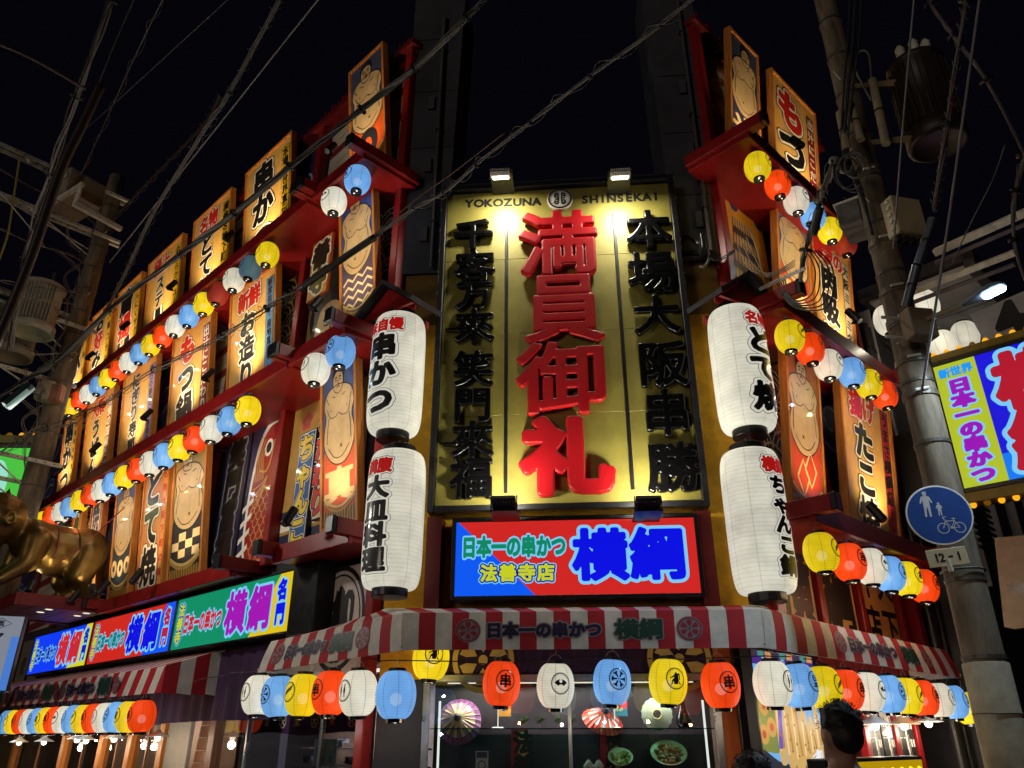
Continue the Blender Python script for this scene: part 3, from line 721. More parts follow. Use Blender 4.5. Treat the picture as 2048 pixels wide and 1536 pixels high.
# right facade: tower mural and lower character panels
def d_tower(P, w, h, x0, z0):
    P.rect(x0, z0, x0 + w, z0 + h, 0, (206, 150, 40)); S = lambda pts: [(x0 + a * w, z0 + c * h) for a, c in pts]
    P.rect(x0, z0, x0 + w, z0 + h * 0.35, 1, (36, 44, 92))
    for k in range(9):
        q = 0.5 - 0.028 * k; z = 0.18 + 0.065 * k
        P.put(S([(0.5 - q * 0.8, z), (0.5 + q * 0.8, z), (0.5 + q * 0.72, z + 0.05), (0.5 - q * 0.72, z + 0.05)]), [(0, 1, 2, 3)], 2, (52, 44, 44) if k % 2 else (196, 168, 112))
    for k in range(9): P.line(S([(0.12 + 0.095 * k, 0.02), (0.3 + 0.05 * k, 0.75)]), 0.02 * w, 3, (70, 60, 60), False)
    for k in range(4): P.disc(x0 + w * (0.1 + 0.27 * k), z0 + h * (0.9 - 0.05 * (k % 2)), 0.09 * w, 2, (36, 48, 110), 14)
plate(FR, 0.22, 1.55, 6.9, 9.5, 'mural of a tiered lattice tower on gold and navy, right of the big yellow sign', 'mural', d_tower, 0.03, 'tower_mural')
def bigch(t, c=BK, bgc=(204, 150, 84)):
    def f(P, w, h, x0, z0):
        P.rect(x0 + 0.03, z0 + 0.03, x0 + w - 0.03, z0 + h - 0.03, 0, bgc)
        rows = t.split('/'); hh = h / len(rows)
        for r, row in enumerate(rows):
            n = len(row)
            for i, ch in enumerate(row): P.glyph(ch, x0 + w * (i + 0.5) / n, z0 + h - hh * (r + 0.5), w * 0.9 / n, hh * 0.86, 0.035, 1, c, 64)
    return f
for x0, x1, t, lab in ((0.28, 1.25, '横', 'tan panel with one large black character, nearest the corner above the right awning'), (1.42, 2.4, '綱', 'tan panel with one large black character, second from the corner above the right awning'), (2.62, 3.75, '千天/店下', 'tan panel with four black characters above the far end of the right awning')):
    plate(FR, x0, x1, 2.72, 4.0, lab, 'sign', bigch(t), 0.05, 'character_sign', back=BK)
for i, x in enumerate((1.335, 2.51, 3.86)): post(FR, x, 2.6, 4.05, 0.13, 0.12)
# black and white wrestler roundel panel on the left, above the awning
def sil(P, w, h, x0, z0, cx=0.5, cz=0.45, R=None, c=(30, 24, 24), ring=True):
    R = R or 0.4 * w; X, Z = x0 + cx * w, z0 + cz * h
    if ring: P.ring(X, Z, R * 0.93, R * 1.03, 2, c, 40, 1.15); P.ring(X, Z, R * 0.82, R * 0.86, 2, c, 40, 1.15)
    S = lambda q: [(X + a * R, Z + b_ * R * 1.15) for a, b_ in q]
    P.poly(S(SUMO), 2, c, False)
SUMO = [(-0.78, -0.06), (-0.80, 0.02), (-0.42, 0.22), (-0.2, 0.36), (-0.16, 0.44), (-0.14, 0.56), (-0.06, 0.52), (0.0, 0.64), (0.1, 0.6), (0.2, 0.5), (0.2, 0.42), (0.34, 0.52), (0.5, 0.5), (0.6, 0.36), (0.6, 0.1), (0.56, -0.16), (0.44, -0.2), (0.46, 0.1), (0.46, 0.3), (0.38, 0.36), (0.36, 0.1), (0.4, -0.3), (0.62, -0.5), (0.74, -0.66), (0.5, -0.62), (0.38, -0.46), (0.3, -0.3), (0.26, -0.6), (-0.3, -0.6), (-0.3, -0.3), (-0.44, -0.4), (-0.5, -0.64), (-0.7, -0.72), (-0.62, -0.56), (-0.56, -0.26), (-0.4, -0.06), (-0.28, -0.02), (-0.22, 0.14), (-0.5, 0.04)]
def d_roundel(P, w, h, x0, z0):
    P.rect(x0 + 0.04, z0, x0 + w - 0.04, z0 + h - 0.04, 0, (200, 186, 180)); sil(P, w, h, x0, z0, 0.5, 0.62, 0.43 * w)
plate(FL, -1.5, -0.22, 1.9, 3.66, 'white panel with a black wrestler in a double ring beside the green light box', 'sign', d_roundel, 0.06, 'roundel_panel', back=BK)

# ------------------------------------------------------------------ red shelves with beam ends
def shelf(F, x0, x1, z, dep, label, name='red_shelf', fh=0.2, yb=0.0, endcap=True):
    t = T(name, label, 'shelf', F, ((x0 + x1) / 2, -yb, z), 0, None, 0); w = x1 - x0; h = w / 2
    b = MB(); b.box(-h, h, -dep, -0.004, 0.0, 0.05, RED, None, 0.004); b.obj('soffit', t)
    b = MB(); b.box(-h - 0.02, h + 0.02, -dep - 0.07, -dep - 0.002, -0.03, fh, RED, None, 0.008); b.obj('fascia', t)
    for s in (-1, 1):
        b = MB(); b.box(s * h - 0.07, s * h + 0.07, -dep - 0.28, -0.004 - dep * 0.0, 0.052, 0.24, RED, None, 0.01)
        b.box(s * h - 0.076, s * h + 0.076, -dep - 0.34, -dep - 0.281, 0.046, 0.246, BLACK, None, 0.008); b.obj('beam', t)
    return t
xe = FL.px(612, 468, 0.95)[0]
shelf(FL, -12.7, xe, 9.27, 0.95, 'long upper red shelf over the left street carrying seventeen lanterns')
shelf(FL, -12.7, FL.px(578, 752, 0.95)[0], 6.37, 0.95, 'long middle red shelf over the left street carrying a lantern row')
shelf(FL, -1.2, 0.12, 9.27, 0.95, 'short upper red shelf near the left corner with two lanterns')
shelf(FL, -1.22, 0.12, 6.37, 0.95, 'short middle red shelf near the left corner with two lanterns')
shelf(FR, -0.45, 3.0, 9.1, 0.95, 'upper red shelf on the right facade carrying six lanterns')
shelf(FR, -0.3, 3.1, 6.46, 0.95, 'middle red shelf on the right facade carrying six lanterns')
shelf(FR, -0.42, 3.1, 3.74, 0.95, 'lower red shelf on the right facade carrying six lanterns')
shelf(FL, -1.6, 0.1, 3.72, 0.6, 'low red ledge above the roundel panel near the left corner')
shelf(FL, -8.1, -2.9, 3.74, 0.5, 'long dark red ledge above the light boxes on the left facade')

# ------------------------------------------------------------------ the great sign
sx0, sx1, sz0, sz1 = -1.80, 1.60, 4.10, 9.07
cxs, ws, hs = (sx0 + sx1) / 2, sx1 - sx0, sz1 - sz0
SG = T('great_sign', 'great gold sign with four raised red characters and black frame on the building corner', 'sign', FC, (cxs, -0.25, sz0))
GOLD = mat((142, 132, 62), 0.45, 0.2, 0.3, 1.6, 0.05, 'olive_gold_sheet')
b = MB()
for i in range(4):
    z0 = 0.08 + i * (hs - 0.16) / 4; b2 = MB(); b2.box(-ws / 2 + 0.08, ws / 2 - 0.08, -0.0, 0.06, z0 + 0.002, z0 + (hs - 0.16) / 4 - 0.002, GOLD, None, 0.002); b2.obj('panel', SG)
b.box(-ws / 2, -ws / 2 + 0.08, -0.1, 0.2, 0, hs, BLACK, None, 0.01); b.box(ws / 2 - 0.08, ws / 2, -0.1, 0.2, 0, hs, BLACK, None, 0.01)
b.box(-ws / 2 + 0.08, ws / 2 - 0.08, -0.1, 0.2, 0, 0.08, BLACK, None, 0.01); b.box(-ws / 2 + 0.08, ws / 2 - 0.08, -0.1, 0.2, hs - 0.08, hs, BLACK, None, 0.01)
for z in np.arange(0.25, hs, 0.36):
    for s in (-1, 1): b.box(s * (ws / 2 + 0.003) - 0.012, s * (ws / 2 + 0.003) + 0.012, -0.05, -0.02, z, z + 0.03, GALV)
b.obj('frame', SG)
def loc(px, py): x, z = FC.px(px, py, 0.28); return x - cxs, z - sz0
b = MB()
for a, c in (((1010, 435), (1014, 985)), ((1226, 425), (1268, 978))):
    xa, za = loc(*a); xb, zb = loc(*c); x = (xa + xb) / 2; b.box(x - 0.022, x + 0.022, -0.03, -0.001, zb, za, BLACK, None, 0.004)
b.obj('divider', SG)
def relief(ch, cx, cz, sx, sz, w, depth, rnd, m, N=84, stand=0.03, ms=None):
    xs, f = glyph_field(ch, N); f = f + w; n = len(xs); ins = f >= 0; mb = MB(); vs = []; fs = []; sk = []
    H = lambda d: stand + depth - rnd + rnd * sqrt(max(0, 1 - (1 - min(1, d * sx / rnd)) ** 2))
    vid = {}
    def V(key, x, z, d):
        if key not in vid: vid[key] = len(vs); vs.append((cx + x * sx, -H(d), cz + z * sz))
        return vid[key]
    full = ins[:-1, :-1] | ins[1:, :-1] | ins[:-1, 1:] | ins[1:, 1:]
    for j, i in zip(*np.nonzero(full)):
        c = [(j, i), (j, i + 1), (j + 1, i + 1), (j + 1, i)]; poly = []; cr = []
        for k in range(4):
            a, b_ = c[k], c[(k + 1) % 4]; fa, fb = f[a], f[b_]
            if fa >= 0: poly.append(V(a, xs[a[1]], xs[a[0]], fa))
            if (fa >= 0) != (fb >= 0):
                t = fa / (fa - fb); q = V((min(a, b_), max(a, b_)), xs[a[1]] + (xs[b_[1]] - xs[a[1]]) * t, xs[a[0]] + (xs[b_[0]] - xs[a[0]]) * t, 0.0)
                poly.append(q); cr.append((q, fa >= 0))
        if len(poly) >= 3: fs.append(tuple(poly))
        if len(cr) == 2:
            e = [q for q, o_ in cr if o_][0]; en = [q for q, o_ in cr if not o_][0]; sk.append((e, en))
    nf = len(fs); base = {}
    def Bv(q):
        if q not in base: base[q] = len(vs); vs.append((vs[q][0], -stand, vs[q][2]))
        return base[q]
    top = list(range(len(vs))); dup = {}
    def Dv(q):
        if q not in dup: dup[q] = len(vs); vs.append(vs[q])
        return dup[q]
    for a, b_ in sk: fs.append((Dv(b_), Dv(a), Bv(a), Bv(b_)))
    mb.add(vs, fs[:nf], m); mb.f += fs[nf:]; mb.m += [mb.mi(ms or m)] * (len(fs) - nf)
    o = mb.obj('raised_character', SG); o.data.polygons.foreach_set('use_smooth', [True] * len(fs)); return o
REDL = mat((152, 14, 22), 0.42, 0, 0.12, 3, 0, 'red_acrylic', None, 0.25)
REDS = mat((192, 20, 18), 0.4, 0, 0.1, 3, 0, 'red_acrylic_side')
for ch, x0, y0, x1, y1, w in (('満', 1036, 430, 1202, 556, 0.047), ('員', 1048, 551, 1212, 691, 0.045), ('御', 1034, 689, 1220, 832, 0.042), ('礼', 1040, 838, 1233, 994, 0.056)):
    a, zt = loc(x0, y0); c, zb = loc(x1, y1); W_, H_ = (c - a), (zt - zb)
    o = relief(ch, (a + c) / 2, (zt + zb) / 2, W_ / (0.91 + 2 * w), H_ / (0.93 + 2 * w), w * (1.05 if ch == '礼' else 0.66), 0.085, 0.022, REDL, 100, 0.05, REDS); o['label'] = 'raised red %s character' % ch
for col, w, lst in (('左', 0.05, (('千', 947, 473, 82, 62), ('客', 950, 537, 84, 64), ('万', 949, 592, 76, 58), ('來', 949, 655, 82, 68), ('笑', 947, 740, 84, 72), ('門', 945, 812, 82, 72), ('來', 945, 882, 88, 76), ('福', 943, 957, 90, 86))),
                    ('右', 0.05, (('本', 1297, 462, 92, 76), ('場', 1304, 547, 100, 82), ('大', 1313, 632, 96, 78), ('阪', 1325, 730, 104, 92), ('串', 1333, 828, 100, 96), ('勝', 1347, 936, 112, 102)))):
    for ch, x, y, wp, hp in lst:
        a = loc(x - wp / 2, y); c = loc(x + wp / 2, y); zt = loc(x, y - hp / 2)[1]; zb = loc(x, y + hp / 2)[1]
        relief(ch, (a[0] + c[0]) / 2, (zt + zb) / 2, (c[0] - a[0]) / 1.02, (zt - zb) / 1.0, 0.038, 0.07, 0.018, BLKG, 76, 0.03)
P = Print(0.002, 0.0)
for i, ch in enumerate('YOKOZUNA'):
    a = loc(938 + 19.3 * i, 405 - 0.6 * i); P.glyph(ch, a[0], a[1], 0.19, 0.19, 0.045, 2, BK, 44)
for i, ch in enumerate('SHINSEKAI'):
    a = loc(1170 + 17.7 * i, 397 - 0.8 * i); P.glyph(ch, a[0], a[1], 0.19, 0.19, 0.045, 2, BK, 44)
P.obj('lettering', SG)
def gourds(P, X, Z, R, lay, c, lay2=None, c2=None):
    """two fan-shaped gourds back to back"""
    for s in (-1, 1):
        q = [(0.08, 0.0), (0.10, 0.35), (0.12, 0.58), (0.3, 0.66), (0.5, 0.5), (0.52, 0.25), (0.4, 0.05), (0.4, -0.1), (0.54, -0.3), (0.5, -0.54), (0.28, -0.66), (0.12, -0.56), (0.1, -0.3)]
        P.poly([(X + s * a * R, Z + b_ * R) for a, b_ in q][::s], lay, c, True, 3)
        if c2:
            for k in range(5): P.line([(X + s * R * 0.2, Z + R * (0.42 - 0.2 * k)), (X + s * R * 0.4, Z + R * (0.36 - 0.2 * k))], 0.04 * R, lay2, c2, False)
b = MB(); M = Matrix.Rotation(pi / 2, 4, 'X'); ex, ez = loc(1120, 399)
b.lathe([(0.0001, 0.05), (0.165, 0.05), (0.185, 0.045), (0.185, 0.0)], pm((214, 210, 200)), 40, Matrix.Translation((ex, 0, ez)) @ M)
b.obj('emblem', SG)
P = Print(0.002, 0.052); P.ring(ex, ez, 0.150, 0.176, 1, BK, 40); P.ring(ex, ez, 0.135, 0.140, 1, BK, 40); gourds(P, ex, ez, 0.165, 1, BK, 2, WT); P.obj('emblem', SG)

def flood(px, py, n, aim_up, W):
    x, z = FC.px(px, py, n); t = T('floodlight', ('%s floodlight %s the great gold sign' % ('left' if px < 1120 else 'right', 'lying along the foot of' if aim_up else 'on a bracket over the top of')), 'floodlight', FC, (x, -n, z), group='floodlights on the great sign')
    M = Matrix.Rotation(radians(62 if aim_up else -58), 4, 'X') @ Matrix.Identity(4)
    if aim_up: M = Matrix.Rotation(radians(155), 4, 'X')
    else: M = Matrix.Rotation(radians(24), 4, 'X')
    b = MB(); b.box(-0.14, 0.14, -0.1, 0.1, -0.035, 0.03, BLACK if aim_up else GALV, M, 0.012)
    for k in range(11): b.box(-0.125 + k * 0.025 - 0.004, -0.125 + k * 0.025 + 0.004, -0.09, 0.09, 0.03, 0.07, BLACK if aim_up else GALV, M)
    b.obj('housing', t)
    b = MB(); b.box(-0.11, 0.11, -0.07, 0.07, -0.045, -0.037, em((255, 250, 225), 9.0, 'led_face'), M); b.obj('lens', t)
    b = MB()
    for s in (-1, 1): b.box(s * 0.15 - 0.006, s * 0.15 + 0.006, -0.02, 0.02, -0.05 if not aim_up else -0.1, 0.08, BLACK)
    b.box(-0.16, 0.16, -0.02, n - 0.26, -0.10 if aim_up else 0.08, -0.085 if aim_up else 0.095, BLACK); b.obj('bracket', t)
    l = D.lights.new('flood_lamp', 'AREA'); l.shape = 'RECTANGLE'; l.size = 0.2; l.size_y = 0.13; l.energy = W; l.color = (1.0, 0.95, 0.78); l.spread = radians(165)
    o = D.objects.new('flood_lamp', l); COL.objects.link(o); o.parent = t
    d = (M.to_3x3() @ Vector((0, 0, -1))).normalized(); o.location = d * 0.055; o.rotation_euler = d.to_track_quat('-Z', 'Y').to_euler()
for px_ in (1001, 1240): flood(px_, 350, 0.78, False, 33)
for px_ in (1008, 1296): flood(px_, 1006, 0.78, True, 32)

# ------------------------------------------------------------------ light boxes (backlit print)
def EB(c): return em(c, 1.0, 'backlit_print')
AQ, BLU, CRM, GRN, MAG, LIM = (120, 200, 245), (10, 16, 225), (202, 36, 34), (14, 140, 100), (160, 20, 190), (196, 206, 30)
def lightbox(F, x0, x1, z0, z1, n, label, draw, dep=0.22, e=0.05, name='light_box', turn=0, p=None, group=None):
    w, h = x1 - x0, z1 - z0; t = T(name, label, 'illuminated sign', F, p or ((x0 + x1) / 2, -n, z0), 0, group, turn)
    b = MB(); b.box(-w / 2 - e, -w / 2, -0.02, dep, -e, h + e, BLACK, None, 0.006); b.box(w / 2, w / 2 + e, -0.02, dep, -e, h + e, BLACK, None, 0.006)
    b.box(-w / 2, w / 2, -0.018, dep, h, h + e, BLACK, None, 0.006); b.box(-w / 2, w / 2, -0.018, dep, -e, 0, BLACK, None, 0.006); b.box(-w / 2, w / 2, 0.03, dep - 0.002, 0, h, BLACK); b.obj('frame', t)
    P = Print(0.0015, 0.0, EB); draw(P, w, h, -w / 2, 0); P.obj('lit_face', t); return t
def d_center(P, w, h, x0, z0):
    P.rect(x0, z0, x0 + w, z0 + h, 0, (206, 38, 34))
    P.put([(x0, z0), (x0 + 0.335 * w, z0), (x0 + 0.01 * w, z0 + h), (x0, z0 + h)], [(0, 1, 2, 3)], 1, (10, 88, 240))
    P.text('日本一の串かつ', x0 + 0.245 * w, z0 + 0.655 * h, 0.30 * h, [(0.14, 2, AQ), (0.055, 3, (14, 132, 96))], False, 1.0, N=64, sx=0.44 * w / 7 / (0.30 * h))
    P.text('法善寺店', x0 + 0.26 * w, z0 + 0.30 * h, 0.235 * h, [(0.18, 2, AQ), (0.12, 3, (16, 10, 150)), (0.045, 4, LIM)], False, 1.09, N=64)
    for ch, fx in (('横', 0.605), ('綱', 0.84)): P.text(ch, x0 + fx * w, z0 + 0.53 * h, 0.71 * h, [(0.105, 2, AQ), (0.045, 3, BLU)], False, N=84, sx=0.93 * 0.245 * w / (0.71 * h))
xa, zb = FC.px(909, 1191, 0.32); xb, zt = FC.px(1386, 1035, 0.32); xb2 = FC.px(1403, 1186, 0.32)[0]; xa2 = FC.px(913, 1043, 0.32)[0]
lightbox(FC, (xa + xa2) / 2, (xb + xb2) / 2, 3.10, 3.97, 0.32, 'red and blue illuminated sign with large blue 横綱 directly under the great gold sign', d_center)
b = MB(); b.box(-1.80, -1.62, -0.28, -0.003, 2.9, 4.06, DRED); b.box(1.42, 1.6, -0.28, -0.003, 2.9, 4.06, DRED); b.box(-1.62, 1.42, -0.1, -0.003, 2.9, 3.0, BLACK); part(b, 'trim', FC, BLD)
def d_left(bgc, corner, c1, c2, c3):
    def f(P, w, h, x0, z0):
        P.rect(x0, z0, x0 + w, z0 + h, 0, bgc)
        P.put([(x0 + 0.70 * w, z0), (x0 + w, z0), (x0 + w, z0 + h), (x0 + 0.90 * w, z0 + h)], [(0, 1, 2, 3)], 1, corner)
        P.text('法善寺', x0 + 0.055 * w, z0 + 0.5 * h, 0.27 * h, [(0.17, 2, AQ), (0.11, 3, (16, 10, 150)), (0.04, 4, LIM)], N=56)
        P.text('日本一の串かつ', x0 + 0.275 * w, z0 + 0.47 * h, 0.40 * h, [(0.13, 2, AQ), (0.05, 3, c1)], False, 1.0, N=56, sx=0.36 * w / 7 / (0.40 * h))
        for ch, fx in (('横', 0.57), ('綱', 0.765)): P.text(ch, x0 + fx * w, z0 + 0.5 * h, 0.80 * h, [(0.10, 2, AQ), (0.040, 3, c2)], False, N=72, sx=0.98)
        P.text('名門', x0 + 0.925 * w, z0 + 0.52 * h, 0.36 * h, [(0.17, 2, AQ), (0.07, 3, c3)], True, 1.12, N=56, sx=0.85)
    return f
xd1, xd2 = FL.px(357, 1200, 0.3)[0], FL.px(189, 1250, 0.3)[0]
for x0, x1, dr, lab in ((xd1 + 0.03, -1.62, d_left((16, 140, 100), (222, 190, 22), (200, 36, 34), (160, 22, 176), (14, 16, 225)), 'green illuminated sign with purple 横綱, nearest of the three on the left street'),
                        (xd2 + 0.03, xd1 - 0.03, d_left((206, 40, 30), (20, 84, 245), (14, 120, 110), (14, 16, 225), (190, 30, 60)), 'red illuminated sign with blue 横綱, middle of the three on the left street'),
                        (-12.4, xd2 - 0.03, d_left((18, 60, 245), (214, 210, 24), (14, 30, 160), (205, 40, 50), (14, 30, 190)), 'blue illuminated sign with red 横綱, farthest of the three on the left street')):
    lightbox(FL, x0, x1, 2.88, 3.66, 0.3, lab, dr, 0.26, 0.025, group='illuminated signs along the left street')
b = MB(); b.box(-1.62, -1.0, -0.33, -0.003, 2.8, 3.72, BLACK, None, 0.01); part(b, 'trim', FL, BLD)

# ------------------------------------------------------------------ lanterns
def prof(z, h, R, rc, p=2.0): return rc + (R - rc) * max(0.0, 1 - abs(z / h) ** p) ** (1 / p)
def paper_mesh(h, R, rc, m, rings=46, seg=28, p=2.0, amp=0.010):
    b = MB(); pr = []
    for i in range(rings + 1):
        z = -h * cos(pi * i / rings) if p < 4 else -h + 2 * h * i / rings
        pr.append((prof(z, h, R, rc, p) - (amp * R if i % 2 else 0), z))
    b.lathe(pr, m, seg); return b.mesh('paper', True)
LCOL = {'yellow': (242, 212, 24), 'orange': (246, 70, 14), 'white': (226, 221, 200), 'blue': (112, 172, 236)}
LH, LR, LRC = 0.222, 0.203, 0.08
PAPER = {}
for cn, c in LCOL.items():
    PAPER[cn] = paper_mesh(LH, LR, LRC, paper(c, 0.86, pi * 17 / (2 * LH), cn + '_paper'))
PAPER['dull blue'] = paper_mesh(LH, LR, LRC, paper((74, 104, 122), 0.55, pi * 17 / (2 * LH), 'dull_blue_paper'))  # both dull papers are unlit lanterns with a low glow put into them
PAPER['dull red'] = paper_mesh(LH, LR, LRC, paper((140, 34, 22), 0.6, pi * 17 / (2 * LH), 'dull_red_paper'))
b = MB(); b.lathe([(LRC * 1.08, -LH - 0.035), (LRC * 1.1, -LH + 0.005), (LRC * 1.02, -LH + 0.008)], BLKG, 20); b.lathe([(0.0001, -LH - 0.025), (LRC * 0.98, -LH - 0.028), (LRC * 1.0, -LH - 0.036), (LRC * 1.08, -LH - 0.035)], BLKG, 20)
for s in (-1, 1): b.lathe([(0.0001, -0.004), (0.012, -0.003), (0.014, 0.0)], em((255, 245, 220), 1.2, 'vent'), 8, Matrix.Translation((s * 0.035, -0.01, -LH - 0.030)))
CAPB = b.mesh('lower_cap', False)
b = MB(); b.lathe([(LRC * 1.02, LH - 0.006), (LRC * 1.12, LH - 0.003), (LRC * 1.12, LH + 0.028), (LRC * 0.9, LH + 0.03), (0.0001, LH + 0.03)], BLACK, 20)
CAPT = b.mesh('upper_cap', False)
b = MB(); b.tube([(-LRC, 0, LH + 0.03), (-LRC * 0.6, 0, LH + 0.075), (0, 0, LH + 0.095), (LRC * 0.6, 0, LH + 0.075), (LRC, 0, LH + 0.03)], 0.003, GALV, 4); b.tube([(0, 0, LH + 0.09), (0.01, 0, LH + 0.17)], 0.003, GALV, 4)
HOOK = b.mesh('wire_hook')
b = MB(); b.lathe([(max(1e-4, 0.06 * sin(a)), -0.06 * cos(a) - 0.04) for a in np.linspace(0, pi, 12)], em((255, 246, 226), 1.4, 'bulb'), 16)
BULB = b.mesh('bulb', True)
def onlan(h, R, rc, p=2.0):
    def fn(x, z, off):
        zz = max(-h * 0.98, min(h * 0.98, z)); r = prof(zz, h, R, rc, p) + off; a = x / max(R * 0.75, prof(zz, h, R, rc, p)); return (r * sin(a), -r * cos(a), z)
    return fn
def emblem(kind):
    P = Print(0.0012, 0.003, pm, onlan(LH, LR, LRC)); R = 0.105
    def fld(f, sx=R, sz=R, mr=4, c=BK):
        vs, fs = f; P.put([(x * sx / 0.7, z * sz / 0.7 + 0.02) for x, z in vs], fs, 1, c)
    xs, X, Y = grid(64); r = np.hypot(X, Y); A = np.arctan2(Y, X)
    f = np.maximum(0.035 - np.abs(r - 0.645), 0.010 - np.abs(r - 0.56))
    if kind == 'wheel':
        f = np.maximum(f, 0.055 - r); f = np.maximum(f, np.minimum(np.minimum(0.50 - r, r - 0.12), (np.abs(((A + pi / 2) / (pi / 3)) % 1 - 0.5) * -1 + 0.5) * (pi / 3) * r * 0 + (0.5 - np.abs(((A + pi / 2) / (pi / 3)) % 1 - 0.5) - 0.13 - 0.18 * np.sin(np.clip((r - .1) / .4, 0, 1) * pi)) * r))
    elif kind == 'feather':
        for k in range(5):
            cx = -0.24 + 0.12 * k; u = (X - cx) * 0.8 + (Y - 0.05 + 0.05 * k) * 0.6; v = -(X - cx) * 0.6 + (Y) * 0.8
            f = np.maximum(f, 0.05 - np.maximum(np.abs(X - cx - 0.25 * Y), (np.abs(Y + 0.12 - 0.1 * k) - 0.2) + 0.05))
    elif kind == 'fan':
        d = np.hypot(X, Y + 0.3); f = np.maximum(f, np.minimum(np.minimum(0.56 - d, d - 0.24), (Y + 0.3) - np.abs(X) * 0.75)); f = np.where(np.hypot(X, Y - 0.14) < 0.11, -0.05, f)
    elif kind == 'gourd':
        for s in (-1, 1):
            w = 0.13 + 0.05 * np.cos(Y * 11); f = np.maximum(f, np.minimum(w * 0.5 - np.abs(X - s * 0.17), 0.4 - np.abs(Y)))
    elif kind == 'sumo':
        g = poly_field([[(a * 0.52, b_ * 0.62 + 0.02) for a, b_ in SUMO]], 64)[1]; f = np.maximum(f, g)
    elif kind == 'skewer':
        g = glyph_field('串', 64)[1]; from_ = g; n = len(xs)
        idx = lambda q: np.clip(((q / 0.9 + 0.7) / 1.4 * (n - 1)).round().astype(int), 0, n - 1)
        f = np.maximum(f, g[idx(Y)[:, 0]][:, idx(X)[0]] * 0.9 + 0.03)
    elif kind == 'nihon':
        n = len(xs)
        for ch, cz in (('日', 0.22), ('本', -0.22)):
            g = glyph_field(ch, 64)[1]; idx = lambda q: np.clip(((q + 0.7) / 1.4 * (n - 1)).round().astype(int), 0, n - 1)
            f = np.maximum(f, g[idx((Y - cz) / 0.45)[:, 0]][:, idx(X / 0.6)[0]] * 0.45 + 0.02)
    vs, fs = contour(xs, f, 4)
    P.put([(x * R / 0.7, z * R / 0.7 * 1.05 + 0.025) for x, z in vs], fs, 1, BK)
    return P.b.mesh('emblem')
EMB = {k: emblem(k) for k in ('wheel', 'feather', 'fan', 'gourd', 'sumo', 'skewer', 'nihon')}
EN = {'wheel': 'six-spoked wheel', 'feather': 'feather', 'fan': 'folding fan', 'gourd': 'double gourd', 'sumo': 'wrestler', 'skewer': '串', 'nihon': '日本'}
ORD = ['first', 'second', 'third', 'fourth', 'fifth', 'sixth', 'seventh', 'eighth', 'ninth', 'tenth', 'eleventh', 'twelfth', 'thirteenth', 'fourteenth', 'fifteenth', 'sixteenth', 'seventeenth']
def lantern(pos, phi, col, kind, label, group, s=1.0, lean=0.0, turn=0.0):
    t = T('paper_lantern', label, 'lantern', FW, pos, 0, group); t.rotation_euler = (lean + random.uniform(-0.05, 0.05), random.uniform(-0.07, 0.07), phi + turn); t.scale = (s, s, s)
    pp_ = link(PAPER[col], 'paper', t); link(CAPB, 'lower_cap', t); link(HOOK, 'wire_hook', link(CAPT, 'upper_cap', t))
    if not col.startswith('dull'): link(BULB, 'bulb', t)
    link(EMB[kind], 'emblem', pp_)
    if not col.startswith('dull'):
        if col not in LAMP:
            l = D.lights.new('lantern_light', 'POINT'); l.energy = 4.2 if col in ('white', 'yellow') else 2.8; l.color = {'yellow': (1, 0.8, 0.3), 'orange': (1, 0.35, 0.12), 'white': (1, 0.88, 0.66), 'blue': (0.55, 0.75, 1)}[col]; l.shadow_soft_size = 0.02; LAMP[col] = l
        o = D.objects.new('lantern_light', LAMP[col]); COL.objects.link(o); o.parent = t; o.location = (0, 0, -LH - 0.12)
    return t
LAMP = {}
CYC = {'y': ('yellow', ('sumo', 'feather')), 'o': ('orange', ('skewer',)), 'w': ('white', ('gourd', 'fan')), 'b': ('blue', ('wheel', 'nihon')), 'B': ('dull blue', ('nihon',)), 'R': ('dull red', ('skewer',))}
CORDS = []
def row(F, n, pts, cols, where, group, s=1.0, turn=0.0, z=None, frm='counted from the corner', start=0):
    cnt = {}; last = []
    for i, (p, c) in enumerate(zip(pts, cols)):
        x, zz = F.px(p[0], p[1], n); zz = z if z is not None else zz
        cn, ks = CYC[c]; cnt[c] = cnt.get(c, start) + 1; k = ks[cnt[c] % len(ks)]
        lantern(F.pt(x, -n, zz + random.uniform(-0.012, 0.012)), F.phi, cn, k, '%s paper lantern, %s %s' % (cn, ORD[i], where), group, s, turn=turn + random.uniform(-0.12, 0.12))
        last.append((x, zz))
    b = MB(); pts3 = []
    for i, (x, zz) in enumerate(last):
        pts3.append((x, -n, zz + LH * s + 0.17))
        if i < len(last) - 1: pts3.append(((x + last[i + 1][0]) / 2, -n + 0.02, zz + LH * s + 0.12 + random.uniform(-0.03, 0.02)))
    if len(pts3) > 1: b.tube(pts3, 0.006, CABLE, 5)
    o = part(b, 'lantern_cord', F, None); tag(o, 'thin dark cord strung above the lanterns ' + where, 'cord', 'lantern cords')
def lerp_pts(a, c, n): return [(a[0] + (c[0] - a[0]) * i / (n - 1), a[1] + (c[1] - a[1]) * i / (n - 1)) for i in range(n)]
xr = [-2.69 - i * 0.584 for i in range(17)]
